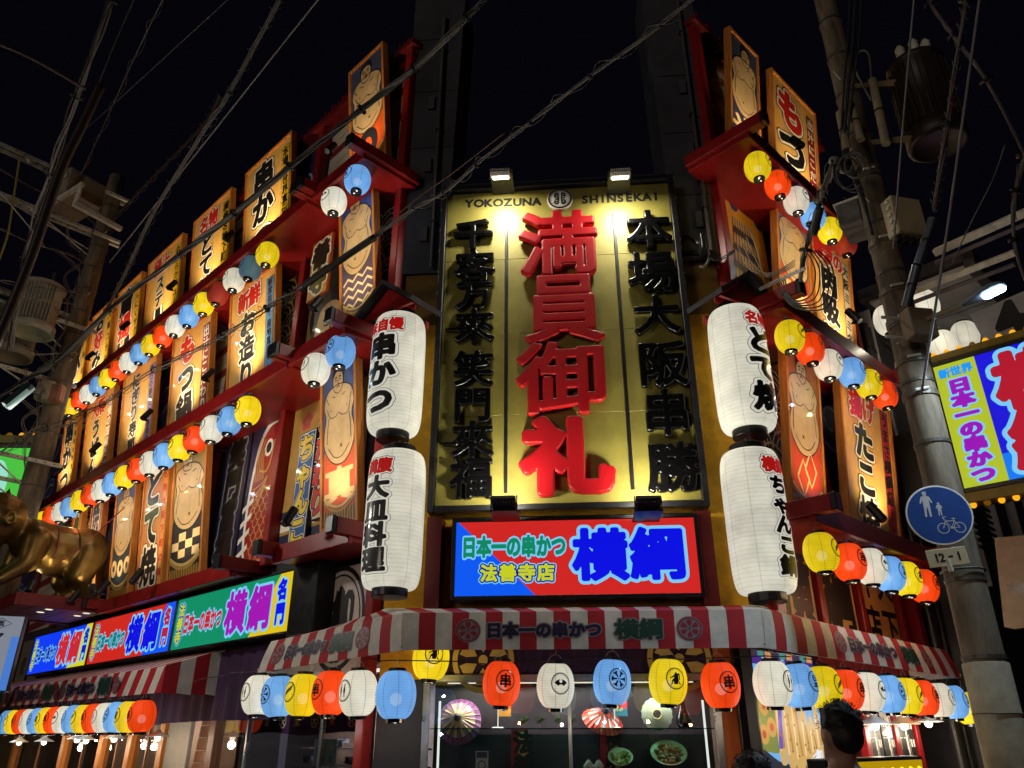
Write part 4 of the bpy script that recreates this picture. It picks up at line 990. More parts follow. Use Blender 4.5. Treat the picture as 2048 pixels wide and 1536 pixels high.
def rowx(F, n, xs, z, cols, where, group, **k):
    # known spacing along the wall
    cnt = {}; st = k.get('start', 0); s = k.get('s', 1.0)
    for i, (x, c) in enumerate(zip(xs, cols)):
        cn, ks = CYC[c]; cnt[c] = cnt.get(c, st) + 1; kd = ks[cnt[c] % len(ks)]; x += random.uniform(-0.025, 0.025)
        lantern(F.pt(x, -n, z + random.uniform(-0.015, 0.015)), F.phi, cn, kd, '%s paper lantern, %s %s' % (cn, ORD[i], where), group, s, turn=random.uniform(-0.15, 0.15))
    b = MB(); pts3 = []
    for i, x in enumerate(xs):
        pts3.append((x, -n, z + LH * s + 0.12))
        if i < len(xs) - 1: pts3.append(((x + xs[i + 1]) / 2, -n + 0.02, z + LH * s + 0.07 + random.uniform(-0.02, 0.02)))
    b.tube(pts3, 0.006, CABLE, 5); o = part(b, 'lantern_cord', F, None); tag(o, 'thin dark cord strung above the lanterns ' + where, 'cord', 'lantern cords')
rowx(FL, 0.9, xr, 8.97, 'yBwRybwoybwoybwoy', 'from the near end of the upper left shelf', 'lanterns under the upper left shelf', s=0.94)
rowx(FL, 0.9, [-2.48 - i * 0.584 for i in range(17)], 6.08, 'ybwoybwoybwoybwoy', 'from the near end of the middle left shelf', 'lanterns under the middle left shelf', start=1, s=0.94)
row(FL, 0.9, [(715, 360), (668, 403)], 'bw', 'from the corner under the short upper shelf', 'lanterns at the left corner', 0.96)
row(FL, 0.9, [(681, 706), (632, 738)], 'bw', 'from the corner under the short middle shelf', 'lanterns at the left corner', 0.96, start=1)
row(FR, 0.9, [(1515, 334), (1555, 370), (1592, 401), (1626, 433), (1659, 461), (1690, 489)], 'yowbyR', 'from the corner under the upper right shelf', 'lanterns under the upper right shelf', 0.9)
row(FR, 0.9, [(1579, 672), (1619, 699), (1656, 729), (1703, 746), (1737, 768), (1769, 791)], 'yowbyo', 'from the corner under the middle right shelf', 'lanterns under the middle right shelf', 0.9)
row(FR, 0.9, [(1642, 1105), (1698, 1125), (1741, 1135), (1778, 1147), (1812, 1157), (1847, 1172)], 'yowbyo', 'from the corner under the lower right shelf', 'lanterns under the lower right shelf', 0.92)

# big cylindrical lanterns
BIGP = None
def big_lantern(px, py, n, H, R, turn, red, blk, label):
    global BIGP
    x, z = FC.px(px, py, n); t = T('tall_lantern', label, 'lantern', FC, (x, -n, z), 0, 'tall white lanterns beside the great sign', turn)
    h = H / 2; rc = 0.17
    if BIGP is None: BIGP = paper_mesh(h, R, rc, paper((214, 211, 194), 0.98, pi * 34 / H, 'tall_paper', 0.8), 150, 56, 5.2, 0.006)
    link(BIGP, 'paper', t)
    for s in (-1, 1):
        b = MB(); b.lathe([(0.0001, s * (h + 0.09)), (0.2, s * (h + 0.09)), (0.205, s * (h + 0.08)), (0.205, s * (h - 0.005)), (0.17, s * (h - 0.01))], BLACK, 28); b.obj('cap', t)
    lit_ = {WT: em((214, 211, 196), 0.85, 'lit_print'), RD: em((176, 22, 18), 0.75, 'lit_print'), BK: pm(BK)}
    P = Print(0.001, 0.004, lambda c: lit_[c], onlan(h, R, rc, 5.2))
    nr = len(red); s = 0.19
    P.text(red, 0, h - 0.24, s, [(0.17, 1, BK), (0.13, 2, WT), (0.06, 3, RD)], False, 0.98, N=48, maxrun=4)
    nb_ = len(blk); s = (H - 0.50) / nb_
    for i, ch in enumerate(blk):
        sx = min(1.25, 0.44 / s); P.text(ch, 0, h - 0.36 - s * (i + 0.5), s, [(0.152, 1, BK), (0.136, 2, WT), (0.058, 3, BK)], N=60, sx=sx, maxrun=3)
    P.obj('lettering', t)
    b = MB(); b.tube([(0, 0, h + 0.09), (0, 0, h + 0.25)], 0.008, GALV, 6); b.obj('hook', t)
big_lantern(794, 750, 0.62, 1.62, 0.347, radians(-26), '味自慢', '串かつ', 'upper tall white lantern lettered 串かつ left of the great sign')
big_lantern(789, 1039, 0.62, 1.62, 0.347, radians(-29), '満腹', '大皿料理', 'lower tall white lantern lettered 大皿料理 left of the great sign')
big_lantern(1482, 740, 0.62, 1.62, 0.347, radians(40), '名物', 'どて焼', 'upper tall white lantern lettered どて焼 right of the great sign')
big_lantern(1514, 1042, 0.62, 1.62, 0.347, radians(41), '横綱', 'ちゃんこ鍋', 'lower tall white lantern lettered ちゃんこ鍋 right of the great sign')

# small gable roofs over them
TILE = mat((58, 58, 62), 0.45, 0, 0.3, 6, 0.1, 'dark_roof_sheet')
def gable(px, py, n, turn, label):
    x, z = FC.px(px, py, n); t = T('gable_canopy', label, 'canopy roof', FC, (x, -n, z), 0, 'gable canopies beside the great sign', turn)
    w, h, d = 0.50, 0.42, 0.5
    b = MB(); b.add([(-w + 0.04, 0, -h + 0.02), (w - 0.04, 0, -h + 0.02), (0, 0, -0.03), (-w + 0.04, 0.04, -h + 0.02), (w - 0.04, 0.04, -h + 0.02), (0, 0.04, -0.03)], [(0, 1, 2), (5, 4, 3), (0, 3, 4, 1)], RED); b.obj('gable_board', t)
    b = MB()
    for s in (-1, 1):
        vs = [(0, -0.12, 0.0), (s * (w + 0.05), -0.12, -h - 0.02), (s * (w + 0.05), d, -h - 0.02), (0, d, 0.0), (0, -0.12, 0.06), (s * (w + 0.07), -0.12, -h + 0.04), (s * (w + 0.07), d, -h + 0.04), (0, d, 0.06)]
        fs = [(0, 1, 2, 3), (7, 6, 5, 4), (0, 4, 5, 1), (1, 5, 6, 2), (2, 6, 7, 3)]
        b2 = MB(); b2.add(vs, fs if s < 0 else [f[::-1] for f in fs], TILE); b2.obj('roof_slope', t)
    b = MB(); b.box(-0.04, 0.04, 0.045, d, -0.12, -0.04, RED); b.box(-0.3, 0.3, d - 0.06, d, -h - 0.1, -h, RED); b.obj('beam', t)
gable(777, 574, 0.75, radians(-32), 'black roofed red gable canopy over the upper left tall lantern')
gable(1487, 556, 0.75, radians(35), 'black roofed red gable canopy over the upper right tall lantern')

# ------------------------------------------------------------------ awnings
AWR, AWW = mat((176, 26, 40), 0.75, 0, 0.25, 4, 0.1, 'red_canvas'), mat((214, 208, 198), 0.75, 0, 0.25, 4, 0.1, 'white_canvas')
def P2(F, px, py, n): x, z = F.px(px, py, n); return F.pt(x, -n, z)
b0 = P2(FL, 515, 1345, 0.80); b1 = P2(FC, 803, 1300, 1.4); b2_ = P2(FC, 1530, 1295, 1.4); b3 = P2(FR, 1923, 1356, 0.75)
top_f = FC.px(1160, 1224, 1.27)[1] - FC.px(1160, 1298, 1.4)[1]
AW = T('striped_awning', 'red and white striped awning with lettering wrapping round the shop corner', 'awning', FW, (b1.x, b1.y, 2.4))
AWO = Vector((b1.x, b1.y, 2.4))
def inward(p, q):
    d = (q - p).normalized(); return Vector((-d.y, d.x, 0)).normalized()
def fascia(p, q, n, first, F2, txts, wtop_p, wtop_q, tp, tq, lab):
    """p, q: lower edge; tp, tq: upper edge of the fascia; wtop: where the roof meets the wall"""
    mb = MB(); c = first
    for i in range(n):
        a, e = i / n, (i + 1) / n; m = AWR if c else AWW; c = not c
        L = lambda u, v, t: u.lerp(v, t) - AWO
        K = 6; rows = []
        for k in range(K + 1):
            s = k / K; sag = sin(pi * s) * 0.012
            rows.append([L(p, q, t).lerp(L(tp, tq, t), s) + Vector((0, 0, 0)) - inward(p, q) * sag for t in (a, e)])
        rows.append([L(wtop_p, wtop_q, t) for t in (a, e)])
        vs = [v for r in rows for v in r]
        mb.add(vs, [(2 * k, 2 * k + 1, 2 * k + 3, 2 * k + 2) for k in range(len(rows) - 1)], m)
        lo = [rows[0][0], rows[0][1], rows[0][1] + inward(p, q) * 0.03, rows[0][0] + inward(p, q) * 0.03]
        mb.add(lo, [(3, 2, 1, 0)], m)
    mb.obj('canvas', AW)
    W_ = (q - p).length
    def fn(x, z, off):
        t = x / W_; base = p.lerp(q, t).lerp(tp.lerp(tq, t), z) - AWO; return base - inward(p, q) * (off + 0.012 * sin(pi * min(max(z, 0), 1)) + 0.002)
    H_ = (tp - p).length
    P = Print(0.002, 0.003, pm, lambda x, z, off: fn(x, z / H_, off)); txts(P, W_, H_); P.obj('lettering', AW)
def wheel(P, cx, cz, R, lay, c, bgc):
    P.disc(cx, cz, R * 1.08, lay, bgc, 28); P.ring(cx, cz, R * 0.88, R, lay + 1, c, 28)
    for k in range(6):
        a = pi / 2 + k * pi / 3
        q = [(cx + R * r * cos(a + d), cz + R * r * sin(a + d)) for r, d in ((0.2, 0.0), (0.55, 0.36), (0.78, 0.24), (0.78, -0.24), (0.55, -0.36))][::-1]
        P.poly(q, lay + 1, c)
    P.disc(cx, cz, R * 0.1, lay + 1, c, 10)
NVY, DGR, GRYC = (36, 22, 58), (24, 62, 48), (136, 124, 134)
def aw_text(c0, c1, k=1.0, wd=True):
    def f(P, W_, H_):
        cz = H_ * 0.50; a, e = W_ * c0, W_ * c1; R = H_ * 0.30; w = e - a
        if wd: wheel(P, a + R, cz, R, 1, (150, 30, 44), GRYC); wheel(P, e - R, cz, R, 1, (150, 30, 44), GRYC)
        x0, x1 = a + 2.5 * R, e - 2.5 * R; m = x0 + (x1 - x0) * 0.63
        s = (m - x0) / 7
        P.text('日本一の串かつ', (x0 + m) / 2, cz, H_ * 0.42, [(0.14, 1, GRYC), (0.06, 2, NVY)], False, 1.0, N=52, sx=s / (H_ * 0.42))
        s2 = (x1 - m - 0.05) / 2; P.text('横綱', (m + 0.05 + x1) / 2, cz, H_ * 0.55, [(0.09, 1, GRYC), (0.038, 2, DGR)], False, 0.98, N=60, sx=min(1.1, s2 / (H_ * 0.56)))
    return f
def up(p, q, dz, back): return Vector((p.x, p.y, p.z + dz)) + back
iC = FC.Y; iL = FL.Y; iR = FR.Y
t0 = b0 + iL * 0.13 + Vector((0, 0, top_f)); t3 = b3 + iR * 0.13 + Vector((0, 0, top_f))
t1 = P2(FC, 806, 1226, 1.28); t2 = P2(FC, 1522, 1218, 1.28)
w0 = FL.pt(FL.px(515, 1345, 0.8)[0] + 0.0, -0.07, 2.84); w1 = FC.pt(-2.30, -0.04, 3.02); w2 = FC.pt(2.08, -0.04, 3.0); w3 = FR.pt(FR.px(1923, 1356, 0.75)[0], -0.08, 2.84)
fascia(b0, b1, 15, False, FL, aw_text(0.08, 0.80), w0, w1, t0, t1, 'left')
fascia(b1, b2_, 21, False, FC, aw_text(0.155, 0.835), w1, w2, t1, t2, 'front')
fascia(b2_, b3, 24, False, FR, aw_text(0.30, 0.83), w2, w3, t2, t3, 'right')
b = MB()
for A, B_, C_ in ((b0, t0, w0), (b3, t3, w3)):
    b.add([A - AWO, B_ - AWO, C_ - AWO, Vector((C_.x, C_.y, A.z)) - AWO], [(0, 1, 2, 3)], AWW)
b.obj('side_flap', AW)
b = MB()
for A, B_ in ((b0, b1), (b1, b2_), (b2_, b3)):
    i = inward(A, B_); b.tube([A + i * 0.05 - AWO + Vector((0, 0, 0.02)), B_ + i * 0.05 - AWO + Vector((0, 0, 0.02))], 0.018, GALV, 6)
for A, C_ in ((b0, w0), (b1, w1), (b2_, w2), (b3, w3)): b.tube([A - AWO + Vector((0, 0, 0.03)), C_ - AWO - Vector((0, 0, 0.1))], 0.015, GALV, 6)
b.obj('rail', AW)

# far awning on the left street
xe1, ze1 = FL.px(322, 1385, 0.9)
AW2 = T('striped_awning', 'red and white striped awning below the blue and red light boxes on the left street', 'awning', FL, (xe1, -0.9, ze1)); AWO = FL.pt(xe1, -0.9, ze1); AW_keep = AW; AW = AW2
n2 = 46; dp = FL.pt(-14.5, -0.9, ze1); tq_ = FL.pt(xe1, -0.82, ze1 + 0.36); tp_ = FL.pt(-14.5, -0.82, ze1 + 0.36)
mb = MB()
def to_l(v): d = v - AWO; return Vector((d.dot(FL.X), d.dot(FL.Y), d.z))
wq, wp = FL.pt(xe1, -0.05, 2.82), FL.pt(-14.5, -0.05, 2.82)
for i in range(n2):
    a, e = i / n2, (i + 1) / n2; m = AWR if i % 2 else AWW
    vs = [to_l(v) for t in (a, e) for v in (dp.lerp(AWO, t), tp_.lerp(tq_, t), wp.lerp(wq, t))]
    mb.add(vs, [(0, 3, 4, 1), (1, 4, 5, 2)], m)
for i in range(4):
    a, e = i / 4, (i + 1) / 4; y0, y1 = -0.9 + 0.85 * a, -0.9 + 0.85 * e; zt = lambda t: ze1 + 0.36 + (2.82 - ze1 - 0.36) * t
    vs = [to_l(v) for v in (FL.pt(xe1 + 0.002, y0, ze1), FL.pt(xe1 + 0.002, y1, ze1 - 0.02), FL.pt(xe1 + 0.002, y1, zt(e)), FL.pt(xe1 + 0.002, y0, zt(a)))]
    mb.add(vs, [(0, 1, 2, 3)], AWW if i % 2 else AWR)
mb.obj('canvas', AW2)
P = Print(0.002, 0.004, pm, None)
for c in (-2.9, -5.6, -8.6):
    cz = 0.17; wheel(P, c - 1.2, cz, 0.12, 1, (150, 30, 44), GRYC); wheel(P, c + 1.2, cz, 0.12, 1, (150, 30, 44), GRYC)
    P.text('日本一の串かつ', c - 0.35, cz, 0.2, [(0.15, 1, GRYC), (0.07, 2, NVY)], False, 0.9, N=44); P.text('横綱', c + 0.72, cz, 0.26, [(0.13, 1, GRYC), (0.06, 2, DGR)], False, 1.0, N=48)
P.obj('lettering', AW2)
AW = AW_keep

# lanterns hanging below the awnings
GA = 'lanterns hanging under the corner awning'
def hang(px, py, F, n, col, kind, lab, s=1.0, turn=0.0, g=GA, lean=0.0):
    x, z = F.px(px, py, n); return lantern(F.pt(x, -n, z), F.phi, col, kind, lab, g, s, lean, turn)
for px_, py_, c, k, lab in ((1003, 1367, 'orange', 'skewer', 'orange lantern with a black 串 over the parasol side of the showcase'), (1111, 1371, 'white', 'fan', 'white lantern with a black folding fan at the middle of the awning'),
                            (1224, 1364, 'blue', 'wheel', 'blue lantern with a spoked wheel at the middle of the awning'), (1336, 1363, 'yellow', 'sumo', 'yellow lantern with a black wrestler above the showcase bowls'),
                            (1441, 1370, 'orange', 'skewer', 'orange lantern with a black 串 in front of the red pillar')):
    hang(px_, py_, FC, 1.3, c, k, lab, 0.91, radians(18), lean=0.06)
for i, (px_, py_, c, k) in enumerate(((792, 1390, 'blue', 'nihon'), (717, 1386, 'white', 'gourd'), (661, 1386, 'orange', 'skewer'), (606, 1390, 'yellow', 'feather'), (557, 1393, 'blue', 'wheel'), (517, 1390, 'white', 'gourd'))):
    t = (803 - px_) / (803 - 515); n = 0.80
    hang(px_, py_, FL, 0.72, c, k, '%s lantern, %s from the bend under the left arm of the corner awning' % (c, ORD[i]), 0.98, radians(2) if i else radians(-60), 'lanterns under the left arm of the corner awning')
for i, (px_, py_, c, k) in enumerate(((1545, 1367, 'white', 'gourd'), (1597, 1371, 'blue', 'nihon'), (1647, 1375, 'yellow', 'feather'), (1692, 1380, 'orange', 'skewer'), (1735, 1384, 'white', 'fan'), (1777, 1388, 'blue', 'wheel'), (1812, 1392, 'yellow', 'feather'), (1845, 1396, 'orange', 'skewer'), (1877, 1400, 'white', 'gourd'), (1906, 1404, 'blue', 'nihon'), (1935, 1416, 'yellow', 'feather'))):
    hang(px_, py_, FR, 0.62, c, k, '%s lantern, %s from the bend under the right arm of the corner awning' % (c, ORD[i]), 0.91, 0, 'lanterns under the right arm of the corner awning')
hang(862, 1316, FC, 0.55, 'yellow', 'sumo', 'yellow lantern tucked up behind the awning left of the showcase', 1.0, radians(20), 'lantern behind the awning')
colr = 'oybwoybwoybwoyb'
for i, c in enumerate(colr):
    cn, ks = CYC[c]; x = -4.05 - i * 0.455; x = FL.px(283, 1437, 0.82)[0] - i * 0.455
    lantern(FL.pt(x, -0.82, 1.9), FL.phi, cn, ks[(i // 4) % len(ks)], '%s lantern, %s from the near end of the far left awning row' % (cn, ORD[i]), 'lanterns under the far left awning', 0.95, 0, random.uniform(-0.1, 0.1))
for nm, F, pts in (('left arm of the corner awning', FL, [(-3.1, -0.72, 2.32), (-2.2, -0.72, 2.36), (-1.2, -0.74, 2.33), (-0.3, -0.75, 2.38)]), ('front of the corner awning', FC, [(-2.0, -1.3, 2.33), (-1.0, -1.3, 2.29), (0, -1.3, 2.33), (1.0, -1.3, 2.29), (1.9, -1.3, 2.34)]), ('right arm of the corner awning', FR, [(-0.3, -0.62, 2.35), (1.0, -0.62, 2.28), (2.2, -0.62, 2.3), (3.3, -0.62, 2.28)])):
    b = MB(); b.tube([(p[0] + d * 0.3, p[1], p[2] + random.uniform(-0.02, 0.02)) for p in pts for d in (-0.4, 0, 0.4)], 0.006, CABLE, 5); o = part(b, 'lantern_cord', F, None); tag(o, 'thin dark cord looping inside the ' + nm, 'cord', 'lantern cords')

# ------------------------------------------------------------------ bodies grown as one skin
def body(name, prims, vox, m, parent, smooth=6, sub=False, M=None):
    b = MB()
    def ball(c, r, sc=(1, 1, 1)):
        n = 12; b.lathe([(max(1e-4, r * sin(a)), -r * cos(a)) for a in np.linspace(0, pi, 9)], m, n, Matrix.Translation(c) @ Matrix.Diagonal((*sc, 1)))
    for p in prims:
        if p[0] == 'b': ball(Vector(p[1]), p[2], p[3] if len(p) > 3 else (1, 1, 1))
        else:
            a, c, r0, r1 = Vector(p[1]), Vector(p[2]), p[3], p[4]; ball(a, r0); ball(c, r1); b.tube([a, c], r0, m, 12, True, r1)
    me = b.mesh(name); o = D.objects.new(name, me); COL.objects.link(o)
    r = o.modifiers.new('r', 'REMESH'); r.mode = 'VOXEL'; r.voxel_size = vox; r.use_smooth_shade = True
    s_ = o.modifiers.new('s', 'SMOOTH'); s_.iterations = smooth; s_.factor = 0.6
    dg = bpy.context.evaluated_depsgraph_get(); nm = D.meshes.new_from_object(o.evaluated_get(dg))
    o.modifiers.clear(); o.data = nm; nm.materials.clear(); nm.materials.append(m)
    nm.polygons.foreach_set('use_smooth', [True] * len(nm.polygons))
    if parent is not None: o.parent = parent
    if M is not None: o.matrix_basis = M
    return o

# statue ledge and golden crawling baby
px0 = -8.12
LG = T('statue_ledge', 'dark red projecting ledge with a wooden underside and four downlights, under the golden statue', 'ledge', FL, (px0 - 1.1, 0, 3.74)); LG.scale = (0.733, 1, 1)
b = MB(); b.box(-1.5, 1.5, -1.93, -1.86, 0, 0.22, DRED, None, 0.006); b.box(1.43, 1.5, -1.86, -0.004, 0, 0.22, DRED, None, 0.006); b.box(-1.5, -1.43, -1.86, -0.004, 0, 0.22, DRED, None, 0.006); b.box(-1.43, 1.43, -1.86, -0.004, 0.1, 0.2, DRED); b.obj('edge_board', LG)
for i in range(6):
    b = MB(); b.box(-1.43, 1.43, -1.86 + i * 0.308 + 0.003, -1.86 + (i + 1) * 0.308 - 0.003, 0.03, 0.098, BROWN, None, 0.004); b.obj('plank', LG)
for x in (0.3, 0.95):
    for y in (-0.6, -1.25):
        b = MB(); b.lathe([(0.0001, 0.018), (0.05, 0.018), (0.055, 0.028), (0.07, 0.022)], em((255, 240, 210), 1.1, 'downlight'), 20); o = b.obj('downlight', LG); o.location = (x, y, 0)
GOLDS = mat((108, 84, 42), 0.38, 0.75, 0.4, 3, 0.02, 'golden_paint')
BB = T('golden_baby_statue', 'large golden statue of a crawling baby on the dark red ledge at the left', 'statue', FL, (px0 - 0.85, -1.28, 3.96), 0, None, radians(4)); BB.scale = (0.98, 1.0, 0.96)
pr = [('b', (0, 0.52, 1.08), 0.47), ('c', (0, 0.45, 1.05), (0, -0.35, 1.12), 0.46, 0.40), ('b', (0, 0.05, 0.92), 0.44), ('b', (0, -0.45, 1.15), 0.40),
      ('c', (0, -0.5, 1.2), (0, -0.95, 1.3), 0.24, 0.3), ('b', (0, -1.12, 1.42), 0.52, (0.95, 1.0, 1.0)), ('b', (0, -1.28, 1.22), 0.36), ('b', (0.17, -1.38, 1.16), 0.20), ('b', (-0.17, -1.38, 1.16), 0.20), ('b', (0, -1.62, 1.28), 0.085), ('b', (0, -1.52, 1.02), 0.13)]
for s in (-1, 1):
    pr += [('c', (s * 0.24, 0.55, 0.95), (s * 0.30, 0.42, 0.50), 0.33, 0.26), ('c', (s * 0.30, 0.42, 0.5), (s * 0.30, 0.60, 0.14), 0.24, 0.17), ('c', (s * 0.30, 0.62, 0.11), (s * 0.31, 0.30, 0.09), 0.13, 0.11),
           ('c', (s * 0.33, -0.45, 1.08), (s * 0.40, -0.52, 0.62), 0.25, 0.19), ('c', (s * 0.40, -0.52, 0.62), (s * 0.42, -0.86, 0.28), 0.18, 0.13), ('c', (s * 0.42, -0.88, 0.26), (s * 0.42, -1.1, 0.09), 0.12, 0.09)]
    pr += [('c', (s * (0.42 + (k - 1.5) * 0.05), -1.08, 0.07), (s * (0.42 + (k - 1.5) * 0.075), -1.25, 0.045), 0.05, 0.035) for k in range(4)]
    pr += [('b', (s * 0.50, -1.05, 1.36), 0.14, (0.45, 0.8, 1.1))]
body('body', pr, 0.035, GOLDS, BB, 7)
for s in (-1, 1):
    b = MB(); b.lathe([(0.105, 0.0), (0.12, 0.03), (0.09, 0.04), (0.06, 0.015)], GOLDS, 20, Matrix.Translation((s * 0.545, -1.05, 1.36)) @ Matrix.Rotation(s * pi / 2, 4, 'Y') @ Matrix.Diagonal((1.25, 0.9, 1, 1))); b.obj('ear', BB, True)
    b = MB(); b.tube([(s * 0.14, -1.585, 1.43), (s * 0.2, -1.575, 1.405), (s * 0.28, -1.53, 1.42)], 0.014, GOLDS, 6); b.obj('eye', BB, True)
b = MB(); b.lathe([(0.0001, 0.17), (0.03, 0.1), (0.09, 0.0)], GOLDS, 12, Matrix.Translation((0, -1.05, 1.88)))
b.obj('tuft', BB, True)
b = MB(); b.tube([(0.0 + 0.5 * cos(a), 0.28 - 0.05 * sin(a), 1.0 + 0.5 * sin(a)) for a in np.linspace(0, 2 * pi, 26)], 0.014, GOLDS, 6); b.obj('cord', BB)
b = MB(); b.tube([(0.43 * cos(a), -0.12, 1.04 + 0.45 * sin(a)) for a in np.linspace(-1.2, 1.4, 16)], 0.018, DRED, 6); b.tube([(0.45, -0.1, 0.6), (0.5, 0.4, 1.2), (0.9, 0.95, 2.2)], 0.012, DRED, 6); b.obj('rope', BB)
for i, (x, y, tx, ty, tz) in enumerate(((-7.95, 0.75, -8.6, 0.9, 5.0), (-8.3, 1.7, -8.9, 1.4, 5.0), (-9.6, 1.6, -9.0, 1.1, 5.2))):
    spotlight(FL, x, -y, 4.1, tx, -ty, tz, 'black can spotlight on the statue ledge, ' + ('beside the wall', 'at the outer right corner', 'beyond the statue')[i], 'spotlights on the statue ledge', 24, (1.0, 0.8, 0.45), 90)

# ------------------------------------------------------------------ shopfront at the corner
STEEL = mat((120, 126, 138), 0.3, 0.8, 0.2, 5, 0, 'brushed_steel')
SF = T('shop_opening', 'dim shop interior and pillars under the corner awning', 'shopfront', FC, (0, 0, 0))
b = MB(); b.box(-2.33, -1.8, -0.02, 0.3, 0, 2.22, mat((34, 38, 54), 0.5, 0, 0.3, 3, 0, 'blue_grey_pillar'), None, 0.01); b.obj('pillar', SF)
b = MB(); b.box(-2.33, -1.8, -0.004, 0.3, 2.22, 2.748, STUC); b.obj('pillar', SF)
b = MB(); b.box(1.50, 1.74, -0.03, 0.3, 0, 2.74, mat((176, 92, 36), 0.6, 0, 0.3, 3, 0.1, 'orange_pillar')); b.obj('pillar', SF)
b = MB(); b.box(1.742, 2.0, -0.06, 0.3, 0, 2.74, mat((146, 16, 34), 0.45, 0, 0.2, 3, 0, 'crimson_pillar'), None, 0.01); b.obj('pillar', SF)
b = MB(); b.box(-1.8, 1.5, 1.3, 1.4, 0, 2.75, mat((40, 34, 36), 0.7, 0, 0.4, 2, 0, 'dim_interior')); b.box(-1.8, 1.5, 0.3, 1.3, 2.7, 2.75, DARKW); b.box(-1.8, 1.5, 0.3, 1.3, -0.0, 0.05, BROWN); b.obj('interior', SF)
# curtain with wheel crests
CU = T('purple_curtain', 'dark purple gathered curtain with large pale wheel crests above the showcase', 'curtain', FC, (0, 0.02, 2.26))
def curtain(t, x0, x1, h, c, fold=26, amp=0.012):
    b = MB(); n = fold * 4; vs = []
    for i in range(n + 1):
        u = i / n; x = x0 + (x1 - x0) * u; y = amp * sin(u * fold * 2 * pi) + 0.006 * sin(u * 91)
        vs += [(x, y, 0.02 * sin(u * 9)), (x, y * 0.6, h)]
    b.add(vs, [(2 * i, 2 * i + 2, 2 * i + 3, 2 * i + 1) for i in range(n)], c); b.obj('cloth', t, True)
curtain(CU, -1.78, 1.48, 0.48, mat((46, 24, 58), 0.85, 0, 0.35, 5, 0, 'purple_cloth'))
for cx in (-1.12, 1.12):
    P = Print(0.004, 0.02); P.ring(cx, 0.17, 0.30, 0.36, 1, (190, 165, 90), 40); P.disc(cx, 0.17, 0.055, 2, (190, 165, 90))
    for k in range(6):
        a = pi / 2 + k * pi / 3; P.poly([(cx + 0.33 * r * cos(a + d), 0.17 + 0.33 * r * sin(a + d)) for r, d in ((0.25, 0), (0.6, 0.36), (0.86, 0.3), (0.86, -0.3), (0.6, -0.36))][::-1], 1, (190, 165, 90))
    P.obj('crest', CU)
# glass showcase
GC = T('glass_showcase', 'aluminium framed glass showcase of display food and parasols under the awning', 'showcase', FC, (-0.14, -0.02, 0.9)); hw = 1.62
for s in (-1, 1):
    b = MB(); b.box(s * hw - 0.04, s * hw + 0.04, -0.03, 0.03, 0, 1.37, ALU, None, 0.006); b.obj('frame_post', GC)
    b = MB(); b.box(s * (hw - 0.12) - 0.012, s * (hw - 0.12) + 0.012, 0.2, 0.215, 0.1, 1.1, em((240, 240, 225), 1.6, 'light_bar')); b.obj('light_bar', GC)
b = MB(); b.box(-hw - 0.04, hw + 0.04, -0.035, 0.03, 1.29, 1.37, ALU, None, 0.006); b.box(-hw - 0.04, hw + 0.04, 0.03, 0.55, 1.33, 1.365, ALU); b.obj('frame_top', GC)
b = MB(); b.box(-hw - 0.04, hw + 0.04, -0.04, 0.55, -0.9, 0.0, mat((60, 30, 30), 0.6)); b.obj('plinth', GC)
b = MB(); b.box(-0.02, 0.02, -0.03, 0.02, 0, 1.29, ALU, None, 0.004); b.obj('frame_post', GC)
for a, c in ((-hw + 0.04, -0.02), (0.02, hw - 0.04)):
    b = MB(); b.box(a, c, -0.012, -0.004, 0.0, 1.29, glass()); b.obj('pane', GC)
b = MB(); b.box(-hw + 0.04, hw - 0.04, 0.04, 0.5, 0.80, 0.812, glass((150, 200, 190), 0.25)); b.obj('glass_shelf', GC)
b = MB(); b.box(-hw, hw, 0.55, 0.58, 0, 1.33, mat((50, 44, 50), 0.35, 0, 0.4, 3, 0, 'smoked_panel')); b.obj('back_panel', GC)
l = D.lights.new('case_fill', 'AREA'); l.shape = 'RECTANGLE'; l.size = 2.8; l.size_y = 0.05; l.energy = 70; l.color = (1, 0.93, 0.8); o = D.objects.new('case_fill', l); COL.objects.link(o); o.parent = GC; o.location = (0, 0.12, 1.27)  # fill lamp added at the top to brighten the showcase items
b = MB(); b.box(-1.4, 1.4, 0.1, 0.13, 1.28, 1.292, em((255, 240, 215), 1.5, 'light_bar')); b.obj('light_bar', GC)  # glowing top bar added to go with the fill lamp
SHZ = 0.9 + 0.815
